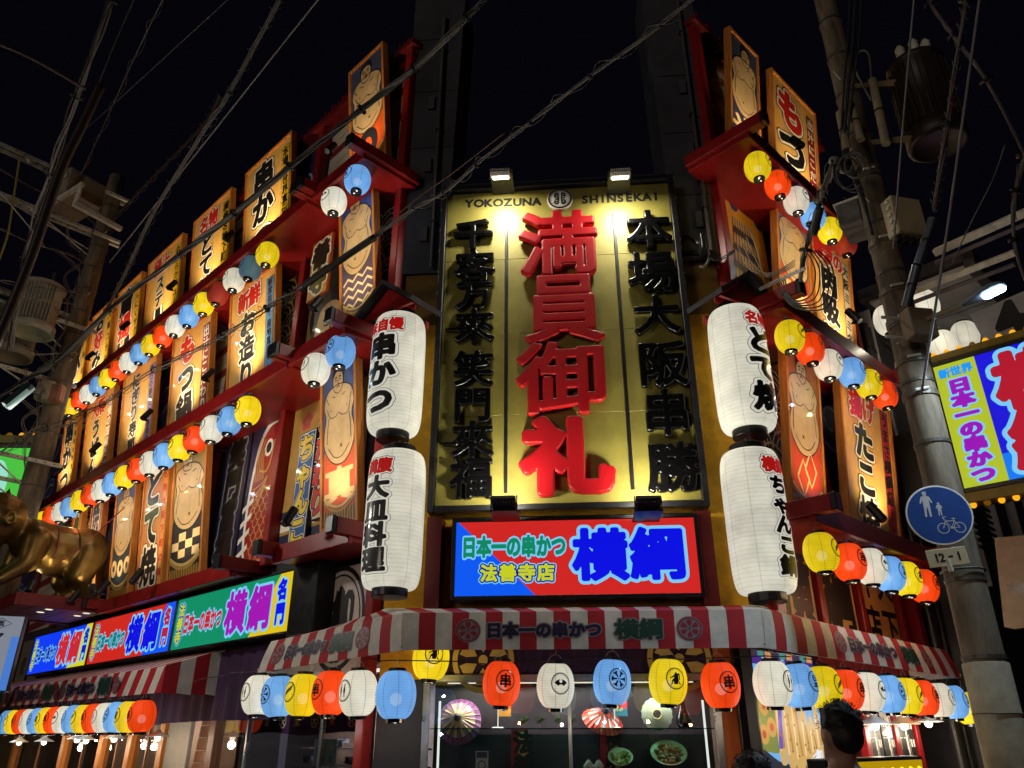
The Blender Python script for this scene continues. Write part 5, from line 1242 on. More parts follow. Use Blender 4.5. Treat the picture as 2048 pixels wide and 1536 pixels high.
def parasol(x, z, R, tilt, c, inner, ink, label, turn=0):
    t = T('paper_parasol', label, 'parasol', FC, (x, 0.2, z), 0, 'small parasols in the showcase'); t.rotation_euler = (tilt, 0, FC.phi + turn)
    b = MB(); n = 24
    for k in range(n):
        a0, a1 = 2 * pi * k / n, 2 * pi * (k + 1) / n; am = (a0 + a1) / 2
        vs = [(0, 0, 0.09)]
        for r, zz in ((0.35, 0.055), (0.75, 0.0), (1.0, -0.05)):
            vs += [(R * r * cos(a0), R * r * sin(a0), zz * R * 4), (R * r * 0.985 * cos(am), R * r * 0.985 * sin(am), zz * R * 4 - 0.006), (R * r * cos(a1), R * r * sin(a1), zz * R * 4)]
        b.add(vs, [(0, 1, 2), (0, 2, 3)], pm(inner)); b.add(vs, [(1, 4, 5, 2), (2, 5, 6, 3)], pm(ink if k % 2 == 0 else inner)); b.add(vs, [(4, 7, 8, 5), (5, 8, 9, 6)], pm(c))
    b.obj('canopy', t)
    b = MB()
    for k in range(n): a = 2 * pi * k / n; b.tube([(0.02 * cos(a), 0.02 * sin(a), 0.1), (R * 0.35 * cos(a), R * 0.35 * sin(a), 0.225 * R + 0.004), (R * 0.75 * cos(a), R * 0.75 * sin(a), 0.004), (R * cos(a), R * sin(a), -0.2 * R + 0.004)], 0.0025, pm((50, 24, 30)), 4)
    b.obj('rib', t, kind=None)
    b = MB(); b.lathe([(0.0001, 0.15), (0.03, 0.13), (0.045, 0.08), (0.02, 0.06)], BLACK, 8); b.tube([(0, 0, 0.08), (0, 0, -0.3)], 0.006, BROWN, 6); b.obj('handle', t)
parasol(-1.42, 1.80, 0.26, radians(72), (120, 74, 116), (206, 186, 130), (150, 110, 120), 'purple and cream paper parasol at the left end of the showcase')
parasol(0.24, 1.82, 0.24, radians(38), (196, 64, 40), (200, 76, 50), (206, 196, 190), 'orange red paper parasol in the right half of the showcase', radians(25))
def minibanner(x, c0, txt, ct, c1, lab):
    t = T('table_banner', lab, 'banner', FC, (x, 0.16, SHZ))
    b = MB(); b.tube([(-0.06, 0, 0), (-0.06, 0, 0.42)], 0.006, WHITEP, 6); b.tube([(-0.06, 0, 0.41), (0.1, 0, 0.41)], 0.004, WHITEP, 6); b.lathe([(0.0001, 0.012), (0.06, 0.01), (0.065, 0.0)], WHITEP, 16, Matrix.Translation((-0.06, 0, 0))); b.obj('stand', t)
    P = Print(0.001, 0.002); P.rect(-0.05, 0.12, 0.09, 0.4, 0, c0); P.rect(-0.05, 0.12, 0.09, 0.2, 1, c1); P.text(txt, 0.0, 0.28, 0.075, [(0.1, 2, WT), (0.05, 3, ct)], N=44); P.obj('cloth', t)
minibanner(-0.90, (206, 90, 40), '串かつ', (50, 50, 110), (214, 150, 60), 'small orange table banner on the showcase shelf')
minibanner(0.42, (190, 60, 70), 'うどん', (120, 160, 80), (60, 130, 150), 'small pink and teal table banner on the showcase shelf')
PINE = mat((74, 96, 50), 0.7, 0, 0.4, 20, 0, 'pine_needles')
for i, x in enumerate((-0.66, -0.48, -0.28, -0.12)):
    t = T('pine_sprig', 'fluffy green pine sprig, %s from the left on the showcase shelf' % ORD[i], 'plant', FC, (x, 0.15, SHZ), 0, 'pine sprigs in the showcase'); b = MB()
    for k in range(150):
        a, e = random.uniform(0, 2 * pi), random.uniform(0.1, 1.5); r = random.uniform(0.06, 0.11); c = Vector((0, 0, 0.06)) + Vector((random.uniform(-.02, .02),) * 3); d = Vector((cos(a) * cos(e), sin(a) * cos(e), sin(e))); q = d.cross(Vector((0.3, 0.4, 0.8))).normalized() * 0.0022
        b.add([c - q, c + q, c + d * r], [(0, 1, 2)], PINE)
    o = b.obj('needles', t, kind='stuff'); b = MB(); b.tube([(0, 0, 0.0), (0, 0, 0.07)], 0.006, BROWN, 6); b.obj('twig', t)
t = T('glass_dish', 'pale fluted glass dish standing on edge on the showcase shelf', 'dish', FC, (0.84, 0.2, SHZ)); b = MB()
pr_ = [(0.05 + 0.1 * i / 8, 0.0) for i in range(9)]
n = 36; b.add([(r * (1 + (0.05 if k % 2 else 0)) * cos(2 * pi * k / n), -0.02 * (1 - (r - 0.05) / 0.12), 0.14 + r * (1 + (0.05 if k % 2 else 0)) * sin(2 * pi * k / n)) for r in (0.05, 0.1, 0.17) for k in range(n)], [(j * n + k, j * n + (k + 1) % n, (j + 1) * n + (k + 1) % n, (j + 1) * n + k) for j in range(2) for k in range(n)], mat((150, 160, 140), 0.2, 0, 0.2)); b.lathe([(0.045, 0), (0.05, 0.01), (0.055, 0)], pm((200, 190, 110)), 24, Matrix.Translation((0, -0.03, 0.14)) @ Matrix.Rotation(pi / 2, 4, 'X')); b.obj('bowl', t, True)
t = T('sake_flask', 'dark round bellied flask with pale sprig decoration at the right of the showcase shelf', 'flask', FC, (1.13, 0.18, SHZ)); b = MB(); b.lathe([(0.0001, 0), (0.06, 0.0), (0.085, 0.05), (0.08, 0.11), (0.045, 0.19), (0.03, 0.25), (0.042, 0.28), (0.0001, 0.28)], BLKG, 24); b.obj('bottle', t, True)
P = Print(0.002, 0.088)
for k in range(7): P.line([(-0.03 + 0.004 * k, 0.04 + 0.012 * k), (0.0, 0.06 + 0.014 * k), (0.03 - 0.003 * k, 0.05 + 0.015 * k)], 0.005, 1, (200, 190, 140))
P.obj('decoration', t)
def dish(x, y, z, R, lab, c, fill, nf):
    t = T('display_bowl', lab, 'bowl', FC, (x, y, z), radians(38)); b = MB(); b.lathe([(0.0001, 0.0), (R * 0.6, 0.0), (R, 0.06), (R * 0.97, 0.065), (R * 0.6, 0.012), (0.0001, 0.012)], pm(c), 32); b.obj('bowl', t, True)
    b = MB()
    for k in range(nf):
        a, r = random.uniform(0, 2 * pi), R * 0.72 * sqrt(random.random()); M = Matrix.Translation((r * cos(a), r * sin(a), 0.03 + random.uniform(0, 0.03))) @ Matrix.Rotation(random.uniform(0, 3), 4, Vector((random.random(), random.random(), 0.5)).normalized()); b.lathe([(0.0001, -0.025), (0.02, -0.015), (0.024, 0.008), (0.0001, 0.025)], pm(random.choice(fill)), 6, M)
    b.obj('food', t, True, kind='stuff')
dish(0.93, 0.14, 1.42, 0.2, 'large round bowl of brown display food at the lower right of the showcase', (150, 150, 110), [(150, 96, 50), (176, 120, 70), (120, 80, 40)], 70)
dish(0.40, 0.12, 1.38, 0.14, 'pale square looking dish of green display food low in the showcase', (170, 172, 140), [(130, 140, 70), (160, 150, 90)], 40)
for i, x in enumerate((0.05, 0.16)):
    t = T('rice_ball', 'white rice ball with a pink topping, %s of two low in the showcase' % ORD[i], 'food', FC, (x, 0.1, 1.33), 0, 'rice balls in the showcase'); body('rice', [('b', (0, 0, 0.03), 0.035), ('b', (-0.03, 0, 0.0), 0.03), ('b', (0.03, 0, 0.0), 0.03)], 0.008, pm((220, 214, 204)), t, 3); b = MB(); b.lathe([(0.0001, 0.02), (0.014, 0.01), (0.015, 0)], pm((190, 90, 70)), 10, Matrix.Translation((0, 0, 0.06))); b.obj('topping', t, True)
for x, z1, txt, c, w, lab in ((-0.72, 1.70, '法善寺', (150, 20, 40), 0.2, 'upright wooden plaque with carved characters beside a red strip in the showcase'), (0.30, 1.70, '横綱名物', (170, 20, 50), 0.22, 'glossy crimson plaque with gold characters low in the showcase')):
    t = T('name_plaque', lab, 'plaque', FC, (x, 0.3, 0.95)); b = MB(); b.box(-w / 2, w / 2, 0, 0.03, 0, z1 - 0.95, pm(c), None, 0.004); b.obj('board', t); P = Print(0.002, 0.0); P.rect(-0.02, 0.02, w / 2 - 0.01, z1 - 0.97, 1, (190, 150, 90)); P.text(txt, 0.04, (z1 - 0.95) / 2, (z1 - 0.97) / len(txt), [(0.06, 2, BK)], N=48); P.obj('lettering', t)
t = T('price_card', 'small white card with a round crest low in the left half of the showcase', 'card', FC, (-1.13, 0.1, 1.28)); P = Print(0.001, 0.004); P.rect(-0.07, 0, 0.07, 0.2, 0, (170, 170, 176)); P.rect(-0.06, 0.13, 0.06, 0.19, 1, (60, 60, 90)); P.ring(0, 0.06, 0.035, 0.045, 1, BK, 20); P.obj('print', t); b = MB(); b.box(-0.07, 0.07, 0, 0.01, 0, 0.2, WHITEP); b.obj('card', t)
hang(1030, 1372, FC, 0.15, 'orange', 'skewer', 'orange lantern further back behind the first orange one', 0.8, radians(40), 'lanterns behind the front row') if False else None

# ------------------------------------------------------------------ ground floor, left street
GF_ = T('street_front', 'wooden sliding doors, windows and drape along the left street', 'shopfront', FL, (0, 0, 0))
X = lambda px_, n=0.02: FL.px(px_, 1480, n)[0]
for a in (-13.0, X(130), X(205), X(262), X(325), X(425), -0.22):
    b = MB(); b.box(a - 0.09, a + 0.09, -0.05, 0.1, 0, 2.0, WOOD if a < -4.6 else BROWN, None, 0.008); b.obj('door_post', GF_)
b = MB(); b.box(-14, -0.2, -0.06, 0.1, 2.0, 2.12, BROWN, None, 0.008); b.obj('lintel', GF_)
for a, c in ((-13.0, X(130)), (X(130), X(205)), (X(205), X(262)), (X(262), X(325)), (X(425), X(560)), (X(560), -0.22)):
    b = MB(); b.box(a + 0.1, c - 0.1, 0.03, 0.045, 0.1, 2.0, glass((200, 196, 190), 0.06)); b.obj('pane', GF_)
    for f in (0.5,):
        b = MB(); xm = a + (c - a) * f; b.box(xm - 0.025, xm + 0.025, 0.0, 0.03, 0.1, 2.0, BROWN if c < -4 else STEEL, None, 0.004); b.obj('mullion', GF_)
for i in range(11):
    b = MB(); b.box(X(375), X(408), 0.0, 0.05, 0.1 + i * 0.17, 0.1 + i * 0.17 + 0.16, BROWN, None, 0.012); o = b.obj('clapboard', GF_); o.rotation_euler = (radians(-5), 0, 0)
b = MB(); b.box(X(325) + 0.1, X(375), 0.0, 0.06, 0, 2.0, mat((150, 142, 130), 0.6, 0, 0.2, 3)); b.obj('panel', GF_)
DR = T('purple_drape', 'long dark purple drape along the left street wall above the windows', 'curtain', FL, (0, -0.1, 1.82))
curtain(DR, -13.0, -2.2, 0.95, mat((52, 26, 62), 0.85, 0, 0.35, 2, 0, 'purple_cloth'), 30, 0.035)
DR2 = T('purple_drape', 'purple half curtain printed with small festival icons inside the window near the corner', 'curtain', FL, (0, 0.08, 1.66))
curtain(DR2, -2.9, -0.3, 0.42, mat((60, 24, 76), 0.85, 0, 0.35, 2, 0, 'violet_cloth'), 8, 0.01)
P = Print(0.003, 0.02)
for i, (x, c) in enumerate(((-2.5, (200, 196, 190)), (-2.1, (200, 196, 190)), (-1.75, (196, 170, 60)), (-1.35, (196, 170, 60)), (-0.95, (200, 80, 50)), (-0.55, (190, 120, 90)))):
    if i % 2: P.ring(x, 0.15, 0.07, 0.085, 1, c, 24); P.glyph('大', x, 0.15, 0.1, 0.1, 0.05, 1, c, 40)
    else: P.poly([(x + a * 0.1, 0.16 + e * 0.11) for a, e in SUMO], 1, c)
P.obj('print', DR2)
t = T('menu_poster', 'pale blue poster stuck inside the window near the corner', 'poster', FL, (X(640), 0.06, 1.30)); b = MB(); b.box(-0.24, 0.24, 0, 0.01, 0, 0.3, pm((120, 160, 190))); b.obj('sheet', t); P = Print(0.001, 0.001)
for i in range(3):
    for j in range(2): P.disc(-0.14 + 0.14 * i, 0.08 + 0.12 * j, 0.04, 1, random.choice([(90, 120, 90), (150, 140, 100), (190, 180, 170)]), 12)
P.obj('print', t)
# kitchen clutter glints inside the window
for i in range(14):
    x, z = random.uniform(-2.9, -0.4), random.choice((1.30, 1.5)); t = T('kitchen_pot', 'steel kitchen vessel glinting inside the window, %s in from the corner' % ORD[i], 'pot', FL, (-0.45 - i * 0.18, 0.9 + 0.05 * (i % 3), z), 0, 'steel vessels inside the kitchen window')
    b = MB(); r = random.uniform(0.05, 0.09); b.lathe([(0.0001, 0), (r, 0), (r, 0.08), (r * 1.1, 0.085), (r * 0.95, 0.09), (r * 0.9, 0.02), (0.0001, 0.02)], STEEL, 14); b.obj('pan', t, True); b = MB(); b.tube([(r, 0, 0.07), (r + 0.12, 0, 0.09)], 0.008, BLACK, 6); b.obj('handle', t)
b = MB(); b.box(-3.0, -0.3, 0.8, 1.1, 1.27, 1.295, STEEL); b.box(-3.0, -0.3, 0.8, 1.1, 1.475, 1.495, STEEL); b.obj('kitchen_shelf', GF_)
b = MB(); b.box(-1.6, -1.4, 1.3, 1.34, 1.78, 1.9, em((220, 235, 255), 1.6, 'screen')); b.box(-2.7, -2.4, 1.3, 1.34, 1.55, 1.6, em((200, 220, 255), 1.0, 'screen')); b.obj('interior_light', GF_)
def pendant(F, px_, py_, n, lab, g, s=1.0, W=9):
    x, z = F.px(px_, py_, n); t = T('pendant_lamp', lab, 'lamp', F, (x, -n, z), 0, g)
    b = MB(); b.lathe([(0.03 * s, 0.13 * s), (0.05 * s, 0.10 * s), (0.17 * s, 0.035 * s), (0.2 * s, 0.02 * s), (0.19 * s, 0.018 * s), (0.16 * s, 0.03 * s), (0.04 * s, 0.095 * s)], mat((226, 220, 210), 0.35, 0, 0.1, 3, 0, 'enamel_shade'), 28); b.obj('lamp_shade', t, True)
    b = MB(); b.lathe([(0.0001, -0.05 * s)] + [(0.05 * s * sin(a), -0.05 * s * cos(a)) for a in np.linspace(0.3, 2.5, 8)] + [(0.02 * s, 0.07 * s)], em((255, 238, 214), 6.0, 'bulb'), 14); b.obj('bulb', t, True)
    b = MB(); b.tube([(0, 0, 0.12 * s), (0, 0, 0.6)], 0.005, CABLE, 5); b.obj('cord', t)
    l = D.lights.new('lamp', 'POINT'); l.energy = W; l.color = (1, 0.85, 0.65); l.shadow_soft_size = 0.06; o = D.objects.new('lamp', l); COL.objects.link(o); o.parent = t; o.location = (0, 0, -0.11 * s)
for i, (px_, py_) in enumerate(((315, 1476), (228, 1479), (172, 1482), (154, 1480), (88, 1485), (38, 1486))): pendant(FL, px_, py_, 0.55, 'white enamel pendant lamp with lit bulb, %s from the corner on the left street' % ORD[i], 'pendant lamps on the left street', 0.85)
for i, (px_, py_) in enumerate(((1750, 1452), (1808, 1452), (1857, 1447))): pendant(FR, px_, py_, 0.3, 'white enamel pendant lamp with lit bulb, %s from the corner under the right awning' % ORD[i], 'pendant lamps under the right awning', 1.0)

# ------------------------------------------------------------------ ground floor, right street
RF_ = T('street_front', 'red and dark window front under the right arm of the awning', 'shopfront', FR, (0, 0, 0))
for i in range(7):
    b = MB(); b.box(1.05 + i * 0.47, 1.5 + i * 0.47, -0.06, 0.02, 2.02, 2.62, mat((140, 24, 30), 0.5, 0, 0.2, 3, 0, 'red_panel'), None, 0.006); b.obj('panel', RF_)
for a, c in ((1.05, 2.0), (2.1, 2.9), (3.0, 3.6)):
    b = MB(); b.box(a, c, 0.03, 0.045, 0, 2.0, glass((180, 180, 190), 0.05)); b.obj('pane', RF_)
for a in (2.05, 2.95, 3.65):
    b = MB(); b.box(a - 0.06, a + 0.06, -0.06, 0.06, 0, 2.0, RED, None, 0.006); b.obj('post', RF_)
for i, (a, c) in enumerate(((2.15, 2.5), (2.53, 2.9), (3.05, 3.55))):
    plate(FR, a, c, 0.9, 1.95, 'white shop panel with bold black brush marks, %s from the corner under the right awning' % ORD[i], 'sign', bigch('美味', BK, (214, 210, 200)), 0.03, 'brush_panel', back=BK)
def d_food(P, w, h, x0, z0):
    S = lambda pts: [(x0 + a * w, z0 + c * h) for a, c in pts]
    P.rect(x0, z0, x0 + w, z0 + h, 0, (110, 175, 235)); P.rect(x0, z0 + 0.9 * h, x0 + w, z0 + h, 1, (70, 40, 130))
    for i in range(9): P.rect(x0 + w * i / 9, z0 + 0.955 * h, x0 + w * (i + 0.8) / 9, z0 + h, 2, [(60, 50, 60), (70, 140, 120), (210, 150, 70)][i % 3])
    for i in range(3): P.ring(x0 + w * (0.18 + 0.3 * i), z0 + 0.925 * h, 0.02 * w, 0.03 * w, 2, (160, 190, 230), 16)
    P.poly(S([(0.0, 0.72), (0.25, 0.8), (0.3, 0.6), (0.28, 0.3), (0.1, 0.28), (0.0, 0.32)]), 1, (120, 132, 60), True)
    for cx, cz in ((0.1, 0.6), (0.18, 0.45), (0.06, 0.4)): P.disc(x0 + cx * w, z0 + cz * h, 0.07 * w, 2, (196, 150, 70), 14); P.disc(x0 + cx * w, z0 + cz * h, 0.03 * w, 3, (190, 70, 40), 10)
    P.poly(S([(0.0, 0.30), (0.3, 0.2), (0.8, 0.2), (1.0, 0.34), (1.0, 0.1), (0.5, 0.02), (0.0, 0.14)]), 2, (34, 40, 56), True)
    for i, (cx, z1, wd) in enumerate(((0.30, 0.72, 0.05), (0.42, 0.7, 0.06), (0.55, 0.74, 0.07), (0.68, 0.62, 0.06), (0.80, 0.55, 0.06), (0.90, 0.66, 0.045))):
        zb_ = 0.12 + 0.03 * abs(i - 2.2); q = [(cx - wd, zb_ + 0.06), (cx, zb_), (cx + wd, zb_ + 0.06), (cx + wd * 0.9, z1 - 0.1), (cx, z1), (cx - wd * 0.9, z1 - 0.1)]
        P.poly(S(q), 3 + i % 2, (206, 166, 96), True); P.line(S([(cx - wd * 0.6, zb_ + 0.1), (cx - wd * 0.5, z1 - 0.12)]), 0.02 * w, 5, (232, 206, 150)); P.line(S([(cx + wd * 0.5, zb_ + 0.12), (cx + wd * 0.3, z1 - 0.15)]), 0.03 * w, 5, (180, 126, 60))
        for k in range(4): P.disc(x0 + w * (cx + random.uniform(-wd, wd) * 0.5), z0 + h * random.uniform(zb_ + 0.1, z1 - 0.1), 0.012 * w, 6, (170, 100, 50), 8)
        P.line(S([(cx, z1), (cx - 0.01, z1 + 0.1)]), 0.012 * w, 3, (200, 160, 100), False)
    P.poly(S([(0.24, 0.3), (0.30, 0.3), (0.38, 0.75), (0.34, 0.78)]), 6, (90, 70, 180)); P.poly([(x0 + w * (0.84 + a * 0.13), z0 + h * (0.24 + e * 0.09)) for a, e in SUMO], 5, (226, 230, 236))
    P.text('本格大阪', x0 + 0.93 * w, z0 + 0.72 * h, 0.05 * h, [(0.06, 5, (200, 60, 70))], N=40)
    P.text('100本NUMI'[:6], x0 + 0.5 * w, z0 + 0.06 * h, 0.12 * h, [(0.26, 6, (200, 50, 50)), (0.16, 7, WT), (0.06, 8, (30, 140, 110))], False, 1.05, N=52)
xp0, xp1 = FR.px(1506, 1420, 0.14)[0], FR.px(1637, 1420, 0.14)[0]
lightbox(FR, xp0 + 0.04, xp1, 1.1, 2.46, 0.16, 'lit poster of fried skewers on a blue ground beside the black column', d_food, 0.1, 0.035, 'lit_poster')
xk0, xk1 = FC.px(1479, 1450, 0.12)[0], FC.px(1502, 1450, 0.12)[0]; b = MB(); b.box(xk0, xk1, -0.16, 0.02, 0, 2.74, mat((14, 14, 18), 0.3, 0, 0.2, 3, 0, 'black_column'), None, 0.01); o = part(b, 'column', FC, BLD)
t = T('bulb_sign', 'yellow arrow sign edged in black with round lit bulbs, low at the right', 'illuminated sign', FR, (-1.1, -1.5, 1.0)); b = MB(); b.box(-0.95, 0.95, 0.0, 0.16, -0.3, 0.46, BLACK, None, 0.01); b.obj('case', t)
b = MB(); b.add([(-0.93, -0.008, -0.25), (0.9, -0.008, -0.25), (0.9, -0.008, 0.43), (-0.7, -0.008, 0.43)], [(0, 1, 2, 3)], em((200, 160, 10), 0.75, 'yellow_face')); b.obj('face', t)
for i in range(9):
    b = MB(); b.lathe([(0.0001, 0.03), (0.02, 0.026), (0.036, 0.01), (0.04, 0.0)], em((255, 228, 40), 1.6, 'bulb'), 14, Matrix.Translation((-0.72 + i * 0.19, -0.01, 0.34 if i else 0.26)) @ Matrix.Rotation(pi / 2, 4, 'X')); b.obj('bulb', t, True)

# ------------------------------------------------------------------ street poles
FPR = Frame((3.85, 6.55), FR.phi); FPL = Frame((-10.38, 15.88), FL.phi)
def rough_pole(F, z1, r0, r1, label, name='utility_pole'):
    t = T(name, label, 'utility pole', F, (0, 0, 0)); b = MB(); n = 30
    b.lathe([(r0 + (r1 - r0) * i / n + (0.002 if i % 2 else 0), z1 * i / n) for i in range(n + 1)] + [(0.0001, z1)], CONC, 28); b.obj('shaft', t, True)
    for z in np.arange(2.2, z1 - 0.5, 0.62):
        b = MB(); r = r0 + (r1 - r0) * z / z1 + 0.006; b.lathe([(r - 0.004, z - 0.018), (r + 0.004, z - 0.016), (r + 0.004, z + 0.016), (r - 0.004, z + 0.018)], mat((84, 78, 70), 0.5, 0.5), 28); b.obj('steel_band', t)
    for i, z in enumerate(np.arange(3.2, z1 - 0.6, 0.9)):
        s = 1 if i % 2 else -1; r = r0 + (r1 - r0) * z / z1; b = MB(); b.tube([(s * r, 0, z), (s * (r + 0.16), 0, z + 0.01)], 0.009, GALV, 6); b.obj('step_bolt', t)
    return t
PR = rough_pole(FPR, 11.6, 0.165, 0.115, 'weathered concrete utility pole with boxes and cables right of the restaurant')
b = MB(); b.lathe([(0.172, 0.9), (0.176, 0.92), (0.172, 2.15), (0.166, 2.16)], mat((150, 138, 116), 0.75, 0, 0.5, 3, 0.2, 'pale_wrap'), 28); b.obj('wrap', PR, True); PR.rotation_euler = (0, radians(1.1), FR.phi); PR.location.x -= 0.03
b = MB()
for k in range(10):
    a = 2 * pi * k / 10; b.lathe([(0.177, 0.2), (0.177, 0.88)], mat((190, 150, 30), 0.6) if k % 2 else BLACK, 3, None, a, a + 2 * pi / 10)
b.obj('wrap', PR)
for z in (1.35, 1.78, 2.9, 3.45):
    b = MB(); b.lathe([(0.168, z - 0.01), (0.181, z), (0.168, z + 0.01)], mat((90, 82, 70), 0.5, 0.4), 28); b.obj('steel_band', PR)
for z in (4.55, 4.9, 5.35, 5.7, 6.3, 7.2):
    r = 0.165 - 0.05 * z / 11.6; b = MB(); b.lathe([(r + 0.004, z - 0.035), (r + 0.014, z - 0.03), (r + 0.014, z + 0.03), (r + 0.004, z + 0.035)], mat((96, 86, 72), 0.5, 0.3), 28); b.box(r, r + 0.07, -0.03, 0.03, z - 0.04, z + 0.04, GALV); b.tube([(-r - 0.05, -0.03, z), (-r + 0.03, -0.12, z + 0.02)], 0.014, GALV, 6); b.obj('clamp_strap', PR)
def apx(px_, py_, d, F): v = at(px_, py_, d) - F.O; return Vector((v.dot(F.X), v.dot(F.Y), v.z))
# blue round sign and number plate
c = at(1878, 1030, 7.25); t = T('cycle_path_sign', 'round blue road sign with white pedestrians and bicycle on the right pole', 'road sign', FW, (c.x, c.y, c.z)); fs_ = Frame((c.x, c.y), radians(-16)); t.rotation_euler = (0, 0, radians(-16)); t.scale = (0.755, 0.755, 0.755); R = 0.335
b = MB(); b.lathe([(0.0001, 0.012), (R, 0.012), (R + 0.004, 0.006), (R, 0.0), (0.0001, 0.0)], WHITEP, 48, Matrix.Rotation(pi / 2, 4, 'X')); b.obj('plate', t)
WS = (206, 204, 200)
P = Print(0.001, 0.013); P.disc(0, 0, R * 0.955, 0, (18, 66, 140), 48)
def man(x, z, s, hat=True):
    P.disc(x, z + 0.40 * s, 0.062 * s, 1, WS, 16)
    if hat: P.poly([(x - 0.1 * s, z + 0.43 * s), (x + 0.1 * s, z + 0.43 * s), (x + 0.06 * s, z + 0.46 * s), (x + 0.05 * s, z + 0.5 * s), (x - 0.05 * s, z + 0.5 * s), (x - 0.06 * s, z + 0.46 * s)], 2, WS)
    P.poly([(x - 0.13 * s, z + 0.32 * s), (x - 0.08 * s, z + 0.34 * s), (x + 0.08 * s, z + 0.34 * s), (x + 0.13 * s, z + 0.31 * s), (x + 0.2 * s, z + 0.1 * s), (x + 0.16 * s, z + 0.08 * s), (x + 0.1 * s, z + 0.22 * s), (x + 0.1 * s, z - 0.02 * s), (x + 0.09 * s, z - 0.38 * s), (x + 0.03 * s, z - 0.38 * s), (x + 0.01 * s, z - 0.06 * s), (x - 0.02 * s, z - 0.06 * s), (x - 0.06 * s, z - 0.38 * s), (x - 0.12 * s, z - 0.38 * s), (x - 0.1 * s, z - 0.02 * s), (x - 0.1 * s, z + 0.22 * s), (x - 0.16 * s, z + 0.08 * s), (x - 0.2 * s, z + 0.1 * s)], 1, WS)
man(-0.105, 0.11, 0.33); man(0.015, 0.055, 0.17)
for cx in (0.01, 0.175): P.ring(cx, -0.155, 0.052, 0.060, 1, WS, 30)
for ln in ([(0.01, -0.155), (0.045, -0.075), (0.03, -0.045)], [(0.03, -0.045), (0.02, -0.035), (0.035, -0.028), (0.06, -0.03)], [(0.045, -0.075), (0.135, -0.08)], [(0.045, -0.08), (0.095, -0.15), (0.135, -0.08)], [(0.095, -0.15), (0.175, -0.155), (0.13, -0.07)], [(0.13, -0.07), (0.128, -0.052)], [(0.112, -0.05), (0.148, -0.052)]): P.line(ln, 0.008, 2, WS, False)
P.ring(0.095, -0.152, 0.006, 0.014, 3, WS, 12); P.obj('symbols', t)
b = MB()
for s in (-0.12, 0.12): b.box(-0.12, 0.3, 0.004, 0.03, s - 0.015, s + 0.015, GALV)
b.obj('bracket', t)
c = at(1895, 1114, 7.2); t = T('number_plate', 'small cream plate reading 12-1 below the round blue sign', 'sign', FW, (c.x, c.y, c.z)); t.rotation_euler = (0, radians(4) * -1, radians(-16)); t.scale = (0.7, 0.7, 0.72)
b = MB(); b.box(-0.215, 0.215, 0, 0.012, -0.1, 0.1, mat((200, 184, 148), 0.5, 0, 0.2, 6, 0, 'cream_plate'), None, 0.004); b.obj('plate', t)
P = Print(0.001, 0.001)
for ch, x in (('1', -0.115), ('2', -0.06), ('1', 0.125)): P.glyph(ch, x, 0.0, 0.135, 0.135, 0.03, 1, BK, 48)
P.rect(0.01, -0.008, 0.06, 0.012, 1, BK); P.obj('lettering', t)
b = MB(); b.tube([(0.0, 0.02, -0.16), (0.0, 0.02, -0.02)], 0.028, GALV, 12); b.obj('post', t)

def attach(name, label, cat, px_, py_, d, turn=0.0, F=FPR, group=None):
    c = at(px_, py_, d); t = T(name, label, cat, FW, c, 0, group); t.rotation_euler = (0, 0, F.phi + turn); return t
t = attach('junction_box', 'pale beige steel box with cable glands fixed high on the right pole', 'junction box', 1812, 440, 7.3, radians(-30))
b = MB(); b.box(-0.17, 0.17, -0.06, 0.1, -0.2, 0.24, mat((176, 158, 124), 0.5, 0, 0.2, 4, 0, 'beige_steel'), None, 0.01); b.obj('case', t)
for k in range(4):
    b = MB(); b.lathe([(0.03, -0.06), (0.03, 0)], BLACK, 10, Matrix.Translation((-0.12 + 0.08 * k, 0.02, -0.2))); b.obj('cable_gland', t)
for k in range(5):
    b = MB(); b.box(-0.19, -0.17, -0.02, 0.02, -0.15 + 0.08 * k, -0.12 + 0.08 * k, GALV); b.obj('hinge', t)
t = attach('meter_box', 'small grey brown box strapped to the right pole below the lamp arm', 'junction box', 1840, 648, 7.35, radians(-35))
b = MB(); b.box(-0.13, 0.13, -0.06, 0.1, -0.15, 0.15, mat((126, 108, 84), 0.6, 0, 0.3, 4), None, 0.01); b.obj('case', t); b = MB(); b.box(-0.3, 0.13, 0.1, 0.12, 0.10, 0.125, GALV); b.box(-0.3, 0.13, 0.1, 0.12, -0.11, -0.085, GALV); b.obj('strap', t)
t = attach('rear_box', 'dark grey rectangular cabinet behind the upper right pole', 'junction box', 1722, 445, 8.6, radians(10))
b = MB(); b.box(-0.28, 0.2, -0.06, 0.2, -0.14, 0.16, mat((92, 88, 84), 0.6, 0, 0.3, 4), None, 0.01); b.obj('case', t); b = MB(); b.box(-0.3, 0.22, -0.08, 0.22, 0.16, 0.18, GALV); b.obj('lid', t)
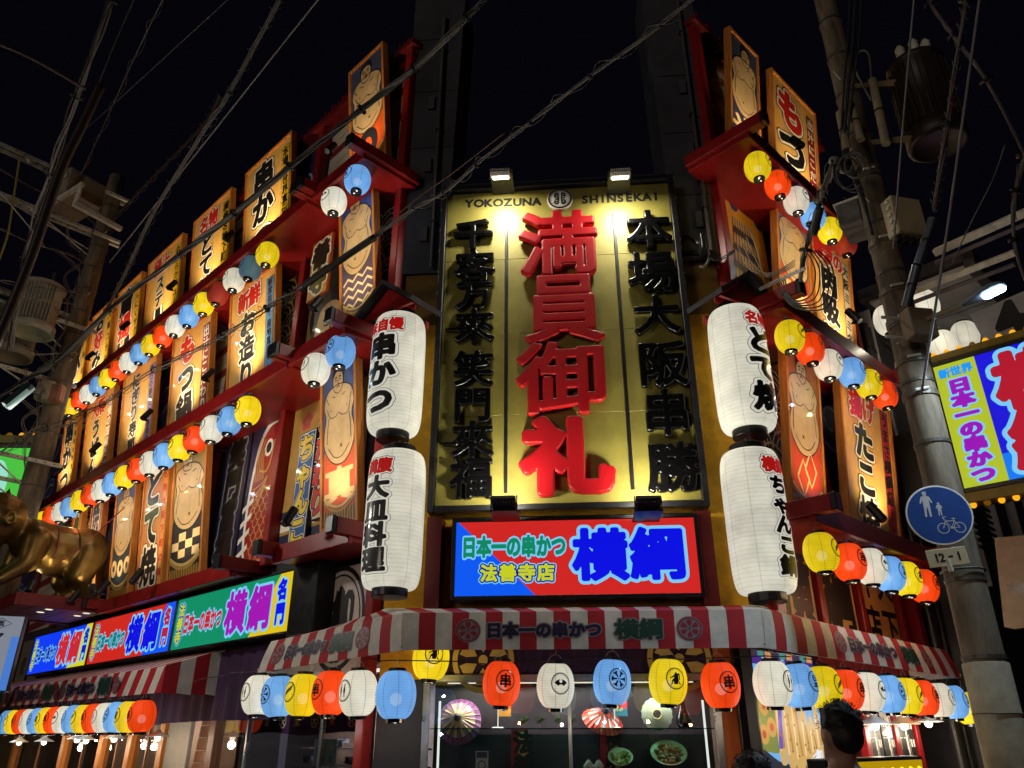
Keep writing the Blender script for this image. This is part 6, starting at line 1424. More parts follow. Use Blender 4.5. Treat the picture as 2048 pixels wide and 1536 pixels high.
# street lamp
c = at(1850, 640, 7.35); e = at(1925, 610, 7.2); f_ = at(1988, 578, 7.1)
t = T('street_lamp', 'cool white LED street lamp on an arm from the right pole', 'street lamp', FW, c)
b = MB(); b.tube([(0, 0, 0), e - c], 0.022, mat((150, 140, 110), 0.5, 0.2), 10, True, 0.03); b.obj('arm', t)
d = (f_ - e); dn = d.normalized(); Mz = Matrix.Translation(e - c) @ dn.to_track_quat('Z', 'Y').to_matrix().to_4x4(); ln = d.length * 1.32
sd_ = dn.cross(Vector((0, 0, 1))).normalized(); upv = sd_.cross(dn)
rings = []
for u, wv, hv in ((0, 0.03, 0.03), (0.3, 0.06, 0.035), (0.55, 0.10, 0.04), (0.8, 0.115, 0.04), (0.95, 0.08, 0.03), (1.0, 0.03, 0.015)):
    rings.append([(e - c) + dn * (ln * u) + sd_ * (wv * cos(a)) + upv * (hv * max(sin(a), -0.4)) for a in np.linspace(0, 2 * pi, 17)[:-1]])
b = MB(); b.add([v for r in rings for v in r], [(i * 16 + k, i * 16 + (k + 1) % 16, (i + 1) * 16 + (k + 1) % 16, (i + 1) * 16 + k) for i in range(5) for k in range(16)] + [tuple(range(80, 96))], mat((120, 124, 140), 0.4)); b.obj('head', t, True)
for k in range(3):
    cc = (e - c) + dn * (ln * (0.60 + 0.13 * k)) - upv * 0.022; b = MB(); b.lathe([(0.0001, -0.035), (0.045, -0.022), (0.055, 0.0)], em((190, 236, 255), 14.0, 'led'), 14, Matrix.Translation(cc)); b.obj('led', t, True)
l = D.lights.new('street_led', 'SPOT'); l.energy = 260; l.color = (0.62, 0.82, 1.0); l.spot_size = radians(160); l.spot_blend = 0.7; l.shadow_soft_size = 0.05; o = D.objects.new('street_led', l); COL.objects.link(o); o.parent = t; o.location = (e - c) + dn * ln * 0.73 - upv * 0.07
# transformer on the right pole
TB = mat((44, 33, 28), 0.5, 0.1, 0.35, 4, 0.05, 'brown_enamel')
def transformer(c, R, H, m, label, nb=3, turn=0.0, fins=22, arc=(0, 2 * pi)):
    t = T('pole_transformer', label, 'transformer', FW, c, 0, 'pole transformers'); t.rotation_euler = (0, 0, turn)
    b = MB(); b.lathe([(0.0001, 0.03), (R * 0.82, 0.03), (R * 0.86, 0.0), (R, 0.03), (R, 0.2), (R * 0.9, 0.22), (R * 0.9, H - 0.08), (R, H - 0.06), (R, H), (R * 0.5, H + 0.1), (0.0001, H + 0.12)], m, 40); b.obj('tank', t, True)
    for k in range(fins):
        a = arc[0] + (arc[1] - arc[0]) * k / fins; b = MB(); b.box(R * 0.88, R * 1.03, -0.008, 0.008, 0.22, H - 0.1, m, Matrix.Rotation(a, 4, 'Z')); b.obj('cooling_fin', t)
    for k in range(nb):
        a = 0.8 + 2 * pi * k / 8; b = MB(); b.lathe([(0.03, 0)] + [(0.055 if i % 2 else 0.04, 0.02 + 0.025 * i) for i in range(7)] + [(0.03, 0.2), (0.0001, 0.21)], mat((206, 200, 184), 0.2), 16, Matrix.Translation((R * 0.62 * cos(a), R * 0.62 * sin(a), H + 0.04))); b.obj('bushing', t, True)
    return t
c = at(1878, 292, 8.1); t = transformer(c, 0.31, 1.2, TB, 'dark brown ribbed pole transformer high beside the right pole', 3, FR.phi + 2.0, 26)
for z in (0.1, 0.95):
    b = MB(); q = Vector((FPR.O.x, FPR.O.y, 0)) - Vector((c.x, c.y, 0)); q = Matrix.Rotation(-(FR.phi + 2.0), 3, 'Z') @ q; qn = q.normalized(); b.tube([qn * 0.3 + Vector((0, 0, z)), qn * (q.length - 0.1) + Vector((0, 0, z - 0.06))], 0.05, mat((170, 150, 110), 0.5), 4, True, 0.03); b.obj('bracket', t)
# pipes and insulators strapped to the right pole
for i, (a, c_, r, lab) in enumerate((((1745, 160, 7.6), (1772, 288, 7.5), 0.045, 'beige conduit with a looped cable beside the upper right pole'), ((1700, 205, 7.2), (1722, 280, 7.2), 0.04, 'pale cable sleeve on the left of the upper right pole'), ((1680, 225, 7.2), (1694, 300, 7.2), 0.045, 'flat pale cable cover left of the upper right pole'), ((1866, 436, 7.0), (1836, 528, 7.1), 0.042, 'steel cable guard tube catching blue street light beside the right pole'), ((1834, 530, 7.15), (1812, 612, 7.3), 0.045, 'lower dark steel conduit beside the right pole'))):
    A, B_ = at(*a), at(*c_); t = T('conduit', lab, 'conduit', FW, B_); b = MB(); b.tube([A - B_, Vector((0, 0, 0))], r, mat((150, 136, 108), 0.5, 0, 0.3) if i < 3 else STEEL, 14); b.obj('pipe', t)
    b = MB(); b.lathe([(r * 1.15, -0.01), (r * 1.15, 0.01)], BLACK, 14, Matrix.Translation((A - B_) * 0.5)); b.obj('clip', t)
for i in range(3):
    t = attach('insulator', 'brown and grey spool insulator, %s of three at the left of the right pole' % ORD[i], 'insulator', 1668 + 10 * i, 322 + 8 * i, 7.2, 0, FPR, 'spool insulators on the right pole'); b = MB(); b.lathe([(0.015, -0.06)] + [(0.05 if k % 2 else 0.028, -0.05 + 0.02 * k) for k in range(6)] + [(0.015, 0.06)], mat((150, 146, 136), 0.3), 16, Matrix.Rotation(1.1, 4, 'Y')); b.obj('spool', t, True)

# left pole and its equipment
PL = rough_pole(FPL, 15.0, 0.27, 0.19, 'tall concrete utility pole with crossarms and transformers at the left')
for i, (z, y0, y1, off) in enumerate((q[0] * 1.267 - 0.427, q[1] * 1.267, q[2] * 1.267, q[3] * 1.25) for q in ((11.75, -3.2, 0.35, -0.2), (11.6, -2.6, 0.3, 0.2), (10.75, -3.5, 0.4, -0.2), (10.6, -3.0, 0.3, 0.2), (8.55, -2.3, 0.3, 0.2), (7.55, -2.2, 0.3, -0.2), (5.9, -1.9, 0.3, 0.2), (8.9, -1.6, 0.2, -0.2), (5.6, -1.6, 0.2, -0.2))):
    t = T('crossarm', 'pale steel crossarm, %s from the top of the left pole' % ORD[i], 'crossarm', FPL, (off, 0, z), 0, 'steel crossarms on the left pole')
    b = MB(); b.box(-0.04, 0.04, y0, y1, -0.04, 0.04, GALV, None, 0.005)
    for k in range(int((y1 - y0) / 0.18)): b.box(-0.042, 0.042, y0 + 0.1 + k * 0.18, y0 + 0.13 + k * 0.18, -0.012, 0.012, BLACK)
    b.obj('beam', t)
    b = MB(); b.tube([(0, y0 * 0.45, 0), (-off, -0.05, -0.6)], 0.018, GALV, 6); b.obj('brace', t)
k = 0
for z, ys in ((q[0] * 1.267 - 0.427, [y * 1.267 for y in q[1]]) for q in ((11.85, (-3.1, -2.7, -2.2, -1.5)), (10.85, (-3.4, -3.0, -2.5, -1.2)), (11.5, (-3.0, -2.6, -2.3)), (10.5, (-3.3, -2.9)))):
    for y in ys:
        t = T('insulator', 'white porcelain insulator, number %s along the crossarms of the left pole' % ORD[min(k, 16)], 'insulator', FPL, (-0.2, y, z), 0, 'porcelain insulators on the left pole'); k += 1
        s = 1 if k % 2 else -1; b = MB(); b.lathe([(0.02, 0)] + [(0.14 - 0.02 * i if i % 2 == 0 else 0.05, s * (0.05 + 0.03 * i)) for i in range(5)] + [(0.0001, s * 0.2)], mat((200, 194, 178), 0.2, 0, 0.15), 18); b.obj('disc', t, True); b = MB(); b.tube([(0, 0, -0.05 * s), (0, 0, 0.05 * s)], 0.012, GALV, 6); b.obj('pin', t)
def lat(px_, py_, d): return at(px_, py_, d)
transformer(lat(60, 668, 18.1), 0.46, 1.2, mat((150, 142, 126), 0.5, 0, 0.25, 3, 0.05, 'grey_enamel'), 'grey ribbed pole transformer hanging at the left pole, nearer of two', 1, 0.3, 12, (-2.4, -0.6))
transformer(lat(18, 715, 19), 0.46, 1.2, mat((120, 112, 100), 0.5, 0, 0.25, 3, 0.05, 'grey_enamel2'), 'grey ribbed pole transformer hanging at the left pole, farther of two', 1, 0.1, 12, (-2.4, -0.6))
t = T('switch_box', 'grey boxy switchgear with three bushings high on the left pole', 'switchgear', FW, lat(140, 415, 17.7)); t.scale = (1.25, 1.25, 1.25); t.rotation_euler = (0, 0, FL.phi + 0.2)
b = MB(); b.box(-0.42, 0.42, -0.35, 0.35, 0, 0.55, mat((140, 128, 110), 0.55, 0, 0.3, 3, 0.05, 'grey_steel'), None, 0.03); b.obj('case', t)
for i in range(3): b = MB(); b.lathe([(0.04, 0), (0.07, 0.03), (0.05, 0.06), (0.07, 0.09), (0.04, 0.13), (0.0001, 0.14)], WHITEP, 14, Matrix.Translation((0.05 + 0.14 * i, -0.35, 0.35)) @ Matrix.Rotation(pi / 2, 4, 'X')); b.obj('bushing', t, True)
b = MB(); b.box(-0.5, 0.9, -0.3, -0.24, -0.08, -0.003, GALV); b.box(0.8, 0.88, -0.3, 0.6, -0.5, -0.42, GALV); b.tube([(0.84, -0.27, -0.04), (0.84, -0.27, -0.46)], 0.04, GALV, 4); b.obj('bracket', t)
t = T('cable_canister', 'pale round canister with a brown cover on the left pole', 'junction box', FW, lat(88, 800, 18.2)); t.scale = (1.25, 1.25, 1.25); b = MB(); b.lathe([(0.0001, -0.02), (0.16, 0.0), (0.17, 0.05), (0.16, 0.3), (0.1, 0.35), (0.0001, 0.36)], mat((140, 130, 112), 0.5), 24); b.obj('can', t, True); b = MB(); b.box(0.1, 0.3, -0.1, 0.1, -0.05, 0.28, mat((140, 92, 70), 0.6), None, 0.03); b.obj('cover', t)
A, B_ = lat(12, 812, 11), lat(62, 772, 11); t = T('tube_lamp', 'dim fluorescent street tube hanging in wires at the left', 'street lamp', FW, A); d = B_ - A; b = MB(); b.tube([Vector((0, 0, 0)), d], 0.07, mat((60, 70, 70), 0.4), 8); b.obj('housing', t); b = MB(); b.tube([d * 0.06 + Vector((0.03, -0.05, -0.055)), d * 0.92 + Vector((0.03, -0.05, -0.055))], 0.022, em((120, 150, 140), 0.6, 'tube'), 8); b.obj('tube', t)
l = D.lights.new('tube_light', 'POINT'); l.energy = 240; l.color = (1.0, 0.93, 0.82); l.shadow_soft_size = 0.2; o = D.objects.new('tube_light', l); COL.objects.link(o); o.parent = t; o.location = (0.1, 0.2, -0.3)

# ------------------------------------------------------------------ overhead cables
def cable(pts, r, label, n=1, spread=0.0, m=CABLE, spiral=0, loops=0, group='overhead cables', sub=6):
    """pts: (px, py, distance); n strands wander around the path, tied at intervals"""
    P3 = [at(p[0], p[1], p[2] + (4.6 * min(1.1, max(0, (p[2] - 10.6) / 3.2)) if p[0] < 500 else 0)) for p in pts]; C = []
    for i in range(len(P3) - 1):
        p0, p1, p2, p3 = P3[max(i - 1, 0)], P3[i], P3[i + 1], P3[min(i + 2, len(P3) - 1)]
        for j in range(sub):
            t = j / sub; C.append(0.5 * ((2 * p1) + (p2 - p0) * t + (2 * p0 - 5 * p1 + 4 * p2 - p3) * t * t + (3 * p1 - p0 - 3 * p2 + p3) * t ** 3))
    C.append(P3[-1]); o0 = C[0]; t = T('overhead_cable', label, 'cable', FW, o0, 0, group)
    for k in range(n):
        b = MB(); ph = 2 * pi * k / max(n, 1); out = []
        for i, c_ in enumerate(C):
            a = ph + i * 0.35 + 0.5 * sin(i * 0.7 + k); rr = spread * (0.5 + 0.5 * abs(sin(i * pi / sub + k))) if n > 1 else 0
            out.append(c_ - o0 + Vector((cos(a) * rr * 0.5, cos(a) * rr * 0.5, sin(a) * rr)))
        b.tube(out, r * (1 if k == 0 else random.uniform(0.5, 0.95)), m if k % 3 else (m if n < 3 else GREYC), 6); b.obj('strand', t, True)
    if spiral:
        b = MB(); out = []; L = len(C)
        for i in range(spiral * 10 + 1):
            u = i / (spiral * 10) * (L - 1); q = C[int(u)].lerp(C[min(int(u) + 1, L - 1)], u % 1) - o0; a = 2 * pi * i / 10; R_ = spread + r * 2 + 0.03 * abs(sin(i * .37)); out.append(q + Vector((cos(a) * R_ * .6, cos(a) * R_ * .6, sin(a) * R_)))
        b.tube(out, 0.004, GREYC, 4); b.obj('tie_wire', t, True)
    if n > 2:
        for i in range(sub, len(C) - 1, sub):
            b = MB(); dd = (C[i + 1] - C[i - 1]).normalized(); M = Matrix.Translation(C[i] - o0) @ dd.to_track_quat('Z', 'Y').to_matrix().to_4x4(); R_ = spread + r * 1.2; b.lathe([(R_, -0.02), (R_ + 0.008, 0), (R_, 0.02)], BLACK, 12, M); b.obj('clamp', t)
    return t
cable([(-60, 835, 13.5), (44, 764, 13), (113, 723, 12.6), (222, 617, 11.8), (362, 509, 10.8), (468, 427, 10.2), (581, 333, 9.4), (724, 219, 8.4), (828, 137, 7.8), (934, 35, 7.2), (1010, -40, 6.8)], 0.022, 'thick black cable bundle crossing the left facade boards', 7, 0.045, CABLE, 0)
cable([(133, 838, 13), (205, 809, 12.3), (308, 740, 11.4), (444, 672, 10.4), (533, 617, 9.8), (601, 576, 9.4)], 0.012, 'loose looping black cable pair across the middle lantern shelf', 3, 0.04, CABLE, 16)
cable([(600, 577, 9.4), (672, 526, 8.9), (750, 474, 8.5)], 0.05, 'black protective sleeve on the cable left of the great sign', 1)
cable([(750, 474, 8.5), (827, 418, 8.1), (886, 386, 7.8), (951, 330, 7.4), (1060, 245, 6.9), (1180, 152, 6.4), (1320, 50, 5.9), (1420, -30, 5.6)], 0.014, 'grey cable pair passing over the top left of the great sign', 3, 0.022, GREYC, 10)
cable([(700, 510, 8.9), (830, 400, 8.3), (900, 350, 8.0), (1010, 265, 7.4)], 0.008, 'thin rusty wire above the grey cable pair left of the sign', 1, 0, mat((90, 66, 48), 0.6))
cable([(219, 525, 13), (430, 260, 11), (636, 0, 9), (690, -60, 8.6)], 0.012, 'single pale wire rising straight to the top edge of the photograph', 1, 0, mat((150, 148, 142), 0.4))
cable([(150, 700, 13.6), (212, 621, 13), (260, 525, 12.4), (308, 424, 11.6), (403, 270, 10.4), (458, 185, 9.6), (560, 0, 8.4), (600, -70, 8)], 0.014, 'long bundle of brown wires with hanger hooks left of the boards', 5, 0.04, GREYC, 34)
cable([(225, 440, 13.5), (300, 360, 12.6), (403, 253, 11.5), (440, 190, 11)], 0.03, 'short thick dark cable joining the left pole to the wire bundle', 1, 0, CABLE, 14)
cable([(150, 375, 13.5), (202, 263, 12.4), (262, 130, 11), (325, 0, 10), (345, -40, 9.8)], 0.010, 'thin wire with loose curls above the left pole', 1, 0.02, GREYC, 7)
cable([(120, 300, 13.6), (185, 246, 12.6), (253, 185, 11.6), (455, 0, 9.4), (500, -40, 9)], 0.008, 'thin straight wire slanting right from the left pole', 1, 0, GREYC)
cable([(100, 420, 13), (202, 154, 11), (267, 0, 9.8), (290, -50, 9.5)], 0.012, 'dark wire falling from the top to the left pole', 1, 0, CABLE)
cable([(20, 700, 12.5), (50, 520, 11.8), (100, 345, 11), (154, 191, 10), (222, 0, 8.8), (240, -60, 8.6)], 0.016, 'dark slack wire bundle in front of the left pole crossarms', 4, 0.07, CABLE)
cable([(-10, 690, 9.5), (60, 520, 9.2), (120, 345, 9), (160, 260, 8.9), (202, 171, 8.8)], 0.055, 'dark boxed cable trunk with an orange lit edge at the left', 1, 0, mat((52, 38, 32), 0.5))
cable([(-30, 78, 9), (60, 115, 9.3), (171, 178, 9.6)], 0.02, 'rusty brown guy wire with a round node at the top left', 1, 0, mat((70, 50, 44), 0.6))
cable([(-20, 360, 11), (80, 480, 11.5), (85, 492, 11.5)], 0.010, 'thin pale wire crossing below the left switchgear', 1, 0, GREYC)
cable([(40, 310, 12), (28, 390, 12), (15, 470, 12), (-10, 540, 12)], 0.016, 'drop wire with a yellow sleeve at the far left', 1, 0, mat((130, 116, 50), 0.5))
cable([(0, 320 + 240, 13), (60, 575, 13.2), (150, 583, 13.6), (172, 580, 13.8)], 0.012, 'pair of slack wires running to the left pole', 2, 0.04, GREYC)
cable([(0, 905, 13), (40, 880, 13), (90, 855, 13.2), (160, 838, 13.2)], 0.012, 'tangled service wires at the left pole below the canister', 4, 0.08, CABLE, 8)
for i in range(9):
    y = 470 + 48 * i; x = 180 - 14 * i; a = 1 if i % 2 else -1
    cable([(x - 40 + 8 * a, y - 70, 13.5), (x - 10 - 14 * a, y - 30, 13.6), (x + 4, y, 13.7), (x - 26 - 10 * a, y + 34, 13.6), (x - 18, y + 80, 13.5)], 0.009, 'drooping service wire on the left pole, %s from the top' % ORD[i], 2, 0.03, GREYC if i % 3 else CABLE, 3, group='drooping service wires on the left pole')
for i in range(4):
    cable([(-20, 330 + 120 * i, 12.5), (60, 372 + 112 * i, 12.8), (150, 420 + 95 * i, 13.4), (190 - 14 * i, 446 + 90 * i, 13.7)], 0.008, 'slack wire from the left edge to the left pole, %s from the top' % ORD[i], 1, 0, GREYC, 2, group='slack wires at the left edge')
for i, (dx, r_) in enumerate(((0, 0.018), (12, 0.012), (-10, 0.012))):
    cable([(1712 + dx, -40, 7.0), (1706 + dx, 80, 7.05), (1695 + dx * .8, 190, 7.1), (1690 + dx * .5, 300, 7.2), (1720 + dx * .3, 380, 7.25), (1745, 470, 7.3)], r_, 'vertical dark feeder cable down the right pole, ' + ORD[i] + ' of three', 1, 0, CABLE)
cable([(1744, 180, 7.6), (1738, 110, 7.6), (1718, 105, 7.6), (1712, 140, 7.6), (1726, 170, 7.6), (1742, 200, 7.5)], 0.012, 'looped beige cable at the top of the conduit', 1, 0, mat((120, 112, 96), 0.5))
for i in range(6):
    x, y = 1692 + 9 * (i % 3), 330 + 14 * (i // 3); rr = 16 + 5 * i
    cable([(x + rr * cos(a) * 0.8, y + rr * sin(a), 7.1) for a in np.linspace(0.2 * i, 5.2 + 0.2 * i, 8)], 0.009, 'coiled service cable loop on the right pole, %s of six' % ORD[i], 1, 0, CABLE if i % 2 else GREYC, group='coiled cable loops', sub=3)
cable([(1668, 330, 7.1), (1650, 372, 7.6), (1640, 400, 8.0), (1625, 450, 8.3), (1612, 500, 8.5), (1600, 560, 8.6)], 0.02, 'black cable bundle dropping from the right pole to the boards', 4, 0.05, CABLE, 4)
cable([(1640, 415, 8.0), (1626, 470, 8.2)], 0.055, 'black sleeve on the dropping bundle in front of the lanterns', 1)
for i in range(5): cable([(1612 + 6 * i, 500, 8.5), (1630 + 9 * i, 540, 8.4), (1622 + 8 * i, 590 + 6 * i, 8.4), (1585, 600 + 3 * i, 8.6), (1570 - 5 * i, 560, 8.8)], 0.009, 'black drooping cable loop before the right boards, %s of five' % ORD[i], 1, 0, CABLE, group='drooping loops before the right boards')
for i in range(4): cable([(1590, 520 + 4 * i, 8.8), (1545 - 4 * i, 545 + 3 * i, 9.0), (1500 + 5 * i, 540 - 12 * i, 9.1), (1475 + 9 * i, 490 - 8 * i, 9.2)], 0.006, 'pale tangled wire beside the tower mural, %s of four' % ORD[i], 1, 0, mat((130, 124, 112), 0.5), group='pale wires beside the tower mural')
cable([(1787, 497, 7.0), (1806, 250, 6.2), (1828, 0, 5.6), (1832, -40, 5.5)], 0.009, 'straight steel wire rising beside the transformer', 1, 0, mat((140, 138, 134), 0.4))
cable([(1842, 790, 7.1), (1888, 505, 6.7), (1925, 245, 6.1), (1959, 0, 5.6), (1965, -40, 5.5)], 0.012, 'long straight steel stay rising at the right', 1, 0, mat((130, 126, 128), 0.4))
cable([(1868, 420, 6.9), (1896, 242, 6.4), (1932, 0, 5.7), (1940, -40, 5.6)], 0.014, 'brown wire bundle with hooks above the steel cable guard', 5, 0.035, mat((96, 74, 70), 0.5), 22)
cable([(1840, -40, 7.0), (1862, 10, 7.0), (1908, 73, 7.0), (1973, 161, 7.2), (2048, 307, 7.6), (2080, 380, 7.8)], 0.013, 'purple brown cable bundle curving down at the top right', 5, 0.05, mat((110, 84, 90), 0.5), 12)
cable([(2060, 290, 7.5), (2032, 380, 7.6), (2028, 480, 7.8), (2050, 560, 7.8)], 0.014, 'hanging wire bundle at the right edge', 3, 0.03, mat((110, 96, 90), 0.5), 6)
cable([(2010, 290, 9), (1985, 360, 9), (1940, 450, 9), (1905, 525, 9)], 0.007, 'thin wavy wire at the right', 1, 0, GREYC)
cable([(1370, 470, 9.4), (1400, 490, 9.2), (1430, 520, 9.1), (1470, 500, 9.0)], 0.01, 'short wire from the camera bracket right of the great sign', 2, 0.02, CABLE)
t = T('wall_bracket', 'black cable bracket and clamp on the dark wall right of the great sign', 'bracket', FC, (1.85, -0.2, FC.px(1415, 505, 0.2)[1])); b = MB(); b.box(-0.25, 0.25, -0.03, 0.03, -0.03, 0.03, BLACK, None, 0.005); b.box(0.0, 0.06, -0.3, 0.0, -0.12, 0.12, BLACK, None, 0.005); b.obj('arm', t); b = MB(); b.tube([(0.12 * cos(a), -0.1, 0.2 * sin(a) - 0.1) for a in np.linspace(-1.8, 1.8, 12)], 0.018, GREYC, 8); b.obj('hoop', t, True)
c = at(1560, 560, 8.7); t = T('antenna_arm', 'pale perforated steel arm holding cables before the right boards', 'bracket', FW, c); q = at(1610, 536, 8.5) - c; p_ = at(1520, 578, 8.9) - c; b = MB(); b.tube([p_, q], 0.028, GALV, 4); b.obj('arm', t); b = MB()
for k in range(8): v = p_.lerp(q, (k + 0.5) / 8); b.box(v.x - 0.012, v.x + 0.012, v.y - 0.03, v.y + 0.03, v.z - 0.01, v.z + 0.01, BLACK)
b.obj('slot', t, kind=None)

# ------------------------------------------------------------------ neighbours
NB = T('neighbour_building', 'dim neighbouring building with a pale lit soffit beyond the right pole', 'building', FR, (4.7, 0, 0))
PALE = mat((176, 170, 172), 0.6, 0, 0.2, 2, 0, 'pale_soffit'); SH = mat((58, 54, 56), 0.6, 0, 0.4, 2, 0.1, 'dark_cladding')  # cladding in a dark grey of its own
b = MB(); b.box(0.6, 14, 0.0, 6, 0, 8.9, SH); b.box(0.6, 14, -0.4, -0.003, 0, 4.0, SH); b.obj('wall', NB)
for i in range(6):
    b = MB(); b.box(0.3 + i * 1.6, 1.82 + i * 1.6, -1.9, -0.25, 9.0, 9.06, PALE, None, 0.01); b.obj('soffit_panel', NB)
    b = MB(); b.box(0.3 + i * 1.6, 0.36 + i * 1.6, -0.2, -0.004, 4.2, 8.9, PALE); b.obj('fin', NB)
b = MB(); b.box(0.2, 10, -2.1, -1.92, 8.95, 9.3, SH, None, 0.01); b.box(0.2, 10, -2.1, -0.1, 9.08, 9.3, SH); b.obj('eave', NB)
for i in range(14):
    b = MB(); b.box(0.8, 1.9, -0.9, -0.86, 4.4 + i * 0.11, 4.44 + i * 0.11, BLACK); b.obj('louvre', NB)
for i, (px_, py_, s) in enumerate(((1930, 672, 1.22), (1848, 612, 1.2), (1886, 690, 1.1), (1776, 640, 1.0))):
    x, z = FR.px(px_, py_, 1.25); t = lantern(FR.pt(x, -1.25, z), FR.phi, 'white', 'gourd', 'round white lantern hanging from the neighbour soffit, %s in the group by the right pole' % ORD[i], 'round white lanterns on the neighbouring building', s, 0, 0.8)
so_ = at(1880, 850, 13.5); FS = Frame((so_.x, so_.y), FL.phi)
zt_, zb2 = FS.px(1990, 700, 0)[1], FS.px(1925, 978, 0)[1]; xl = FS.px(1866, 735, 0)[0]
def d_led(P, w, h, x0, z0):
    s1 = 0.62 / w
    P.rect(x0, z0, x0 + w, z0 + h, 0, (24, 18, 215)); P.rect(x0 + s1 * w, z0, x0 + w, z0 + 0.2 * h, 1, (10, 120, 240)); P.rect(x0, z0, x0 + s1 * w, z0 + h, 2, (176, 190, 40))
    P.text('新世界', x0 + 0.5 * s1 * w, z0 + 0.925 * h, 0.17, [(0.06, 3, (20, 150, 240))], False, 1.0, N=48)
    P.text('日本一の串かつ', x0 + 0.5 * s1 * w, z0 + 0.44 * h, 0.84 * h / 7, [(0.17, 3, AQ), (0.08, 4, (150, 16, 180))], N=60, sx=1.35)
    cx = x0 + s1 * w + (w - s1 * w) / 2
    for ch, z in (('横', 0.73), ('綱', 0.27)): P.text(ch, cx, z0 + z * h, 0.46 * h, [(0.125, 3, AQ), (0.06, 4, (176, 22, 44))], N=72, sx=1.12)
FSw = 2.05
lightbox(FS, xl, xl + FSw, zb2, zt_, 0, 'large illuminated sign at the right edge with red 横綱 on blue behind the pole', d_led, 0.35, 0.07, 'projecting_sign')
t = T('bulb_surround', 'yellow strip frame with round amber bulbs round the projecting sign at right', 'sign frame', FS, (xl + FSw / 2, -0.0, zb2))
YF = mat((130, 120, 34), 0.5); b = MB(); b.box(-FSw / 2 - 0.1, FSw / 2 + 0.1, -0.02, 0.35, zt_ - zb2 + 0.075, zt_ - zb2 + 0.20, YF, None, 0.01); b.obj('strip', t); b = MB(); b.box(-FSw / 2 - 0.1, FSw / 2 + 0.1, -0.02, 0.35, -0.24, -0.075, YF, None, 0.01); b.obj('strip', t)
for i in range(11):
    for zz, s in ((zt_ - zb2 + 0.2, 1), (-0.24, -1)):
        b = MB(); b.lathe([(0.045, 0.0), (0.05, s * 0.03), (0.03, s * 0.065), (0.0001, s * 0.075)], em((240, 160, 20), 1.3 if (i + s) % 4 else 0.15, 'amber_bulb'), 14, Matrix.Translation((-FSw / 2 + 0.05 + i * 0.195, 0.05, zz))); b.obj('bulb', t, True)
b = MB(); b.tube([(-0.1, 0.2, -0.24), (-0.1, 0.2, -2.6)], 0.06, STEEL, 12); b.obj('post', t)
c = at(2030, 655, 14.2); t = T('number_board', 'white board with a black 4 above a red square at the right edge', 'sign', FW, (c.x, c.y, c.z - 0.55)); t.rotation_euler = (0, radians(-10), FL.phi + 0.1)
b = MB(); b.box(-0.4, 0.6, 0, 0.08, 0, 1.1, pm((150, 148, 156))); b.obj('panel', t); P = Print(0.002, 0.001); P.glyph('4', 0.08, 0.72, 0.85, 0.85, 0.06, 1, BK, 60); P.rect(-0.25, 0.06, 0.5, 0.36, 1, (170, 30, 36)); P.glyph('宴', 0.02, 0.21, 0.26, 0.26, 0.02, 2, (214, 160, 160), 48); P.obj('lettering', t)
# steel beams behind the lamp
for i, (a, c_, lab) in enumerate((((1870, 505, 9.5), (2080, 412, 9.0), 'weathered double steel beam above the street lamp at right'), ((1810, 590, 9.6), (2030, 505, 9.0), 'thin steel beam just above the street lamp head'))):
    A, B_ = at(*a), at(*c_); t = T('steel_beam', lab, 'beam', FW, A); b = MB(); b.tube([Vector((0, 0, 0)), B_ - A], 0.06 - 0.015 * i, GALV, 4); b.obj('beam', t)
    b = MB(); b.tube([Vector((0, 0.05, -0.12)), B_ - A + Vector((0, 0.05, -0.12))], 0.03, mat((90, 84, 90), 0.5, 0.3), 4); b.obj('rail', t)
c = at(2040, 1160, 11.5); t = T('ragged_plaque', 'brown wooden plaque with torn lower edge and small characters at the right edge', 'sign', FW, (c.x, c.y, c.z)); t.rotation_euler = (0, radians(14), FL.phi + 0.1); P = Print(0.002, 0.002)
pts = [(-0.28, 0.5), (0.5, 0.65), (0.5, -0.7)] + [(0.5 - 0.11 * i, -0.62 + random.uniform(-0.08, 0.08)) for i in range(1, 7)]
b = MB(); b.add([(x, 0, z) for x, z in pts] + [(x, 0.08, z) for x, z in pts], [tuple(range(len(pts)))[::-1], tuple(range(len(pts), 2 * len(pts)))] + [(i, (i + 1) % len(pts), len(pts) + (i + 1) % len(pts), len(pts) + i) for i in range(len(pts))], mat((170, 140, 112), 0.6, 0, 0.35, 6, 0.2, 'worn_timber')); b.obj('board', t); P.text('大阪館', 0.05, -0.1, 0.13, [(0.04, 1, (90, 60, 40))], False, 1.0, N=44); P.obj('lettering', t)
t = T('wooden_rack', 'grey brown slatted rack of signs below the projecting sign at right', 'rack', FS, (xl + 0.9, 0.5, 1.2))
for i in range(9):
    b = MB(); b.box(-0.6, 1.4, 0, 0.06, i * 0.34, i * 0.34 + 0.24, mat((84, 72, 66), 0.6, 0, 0.35, 4), None, 0.01); b.obj('slat', t)
b = MB()
for x in (-0.5, 0.35, 1.3): b.box(x - 0.04, x + 0.04, 0.062, 0.14, 0, 3.2, BLACK)
b.obj('upright', t)
for i, (a, c_) in enumerate(((4.75, 0.07), (4.95, 0.04), (5.15, 0.05))):
    t = T('drain_pipe', 'dark vertical pipe in the gap right of the restaurant, %s of three' % ORD[i], 'pipe', FR, (a, -0.15, 0), 0, 'pipes in the gap'); b = MB(); b.tube([(0, 0, 0), (0, 0, 8.5)], c_, mat((50, 44, 44), 0.4), 12); b.obj('pipe', t); b = MB()
    for z in (2, 4, 6, 8): b.lathe([(c_ + 0.012, z - 0.03), (c_ + 0.012, z + 0.03)], BLACK, 12)
    b.obj('collar', t)
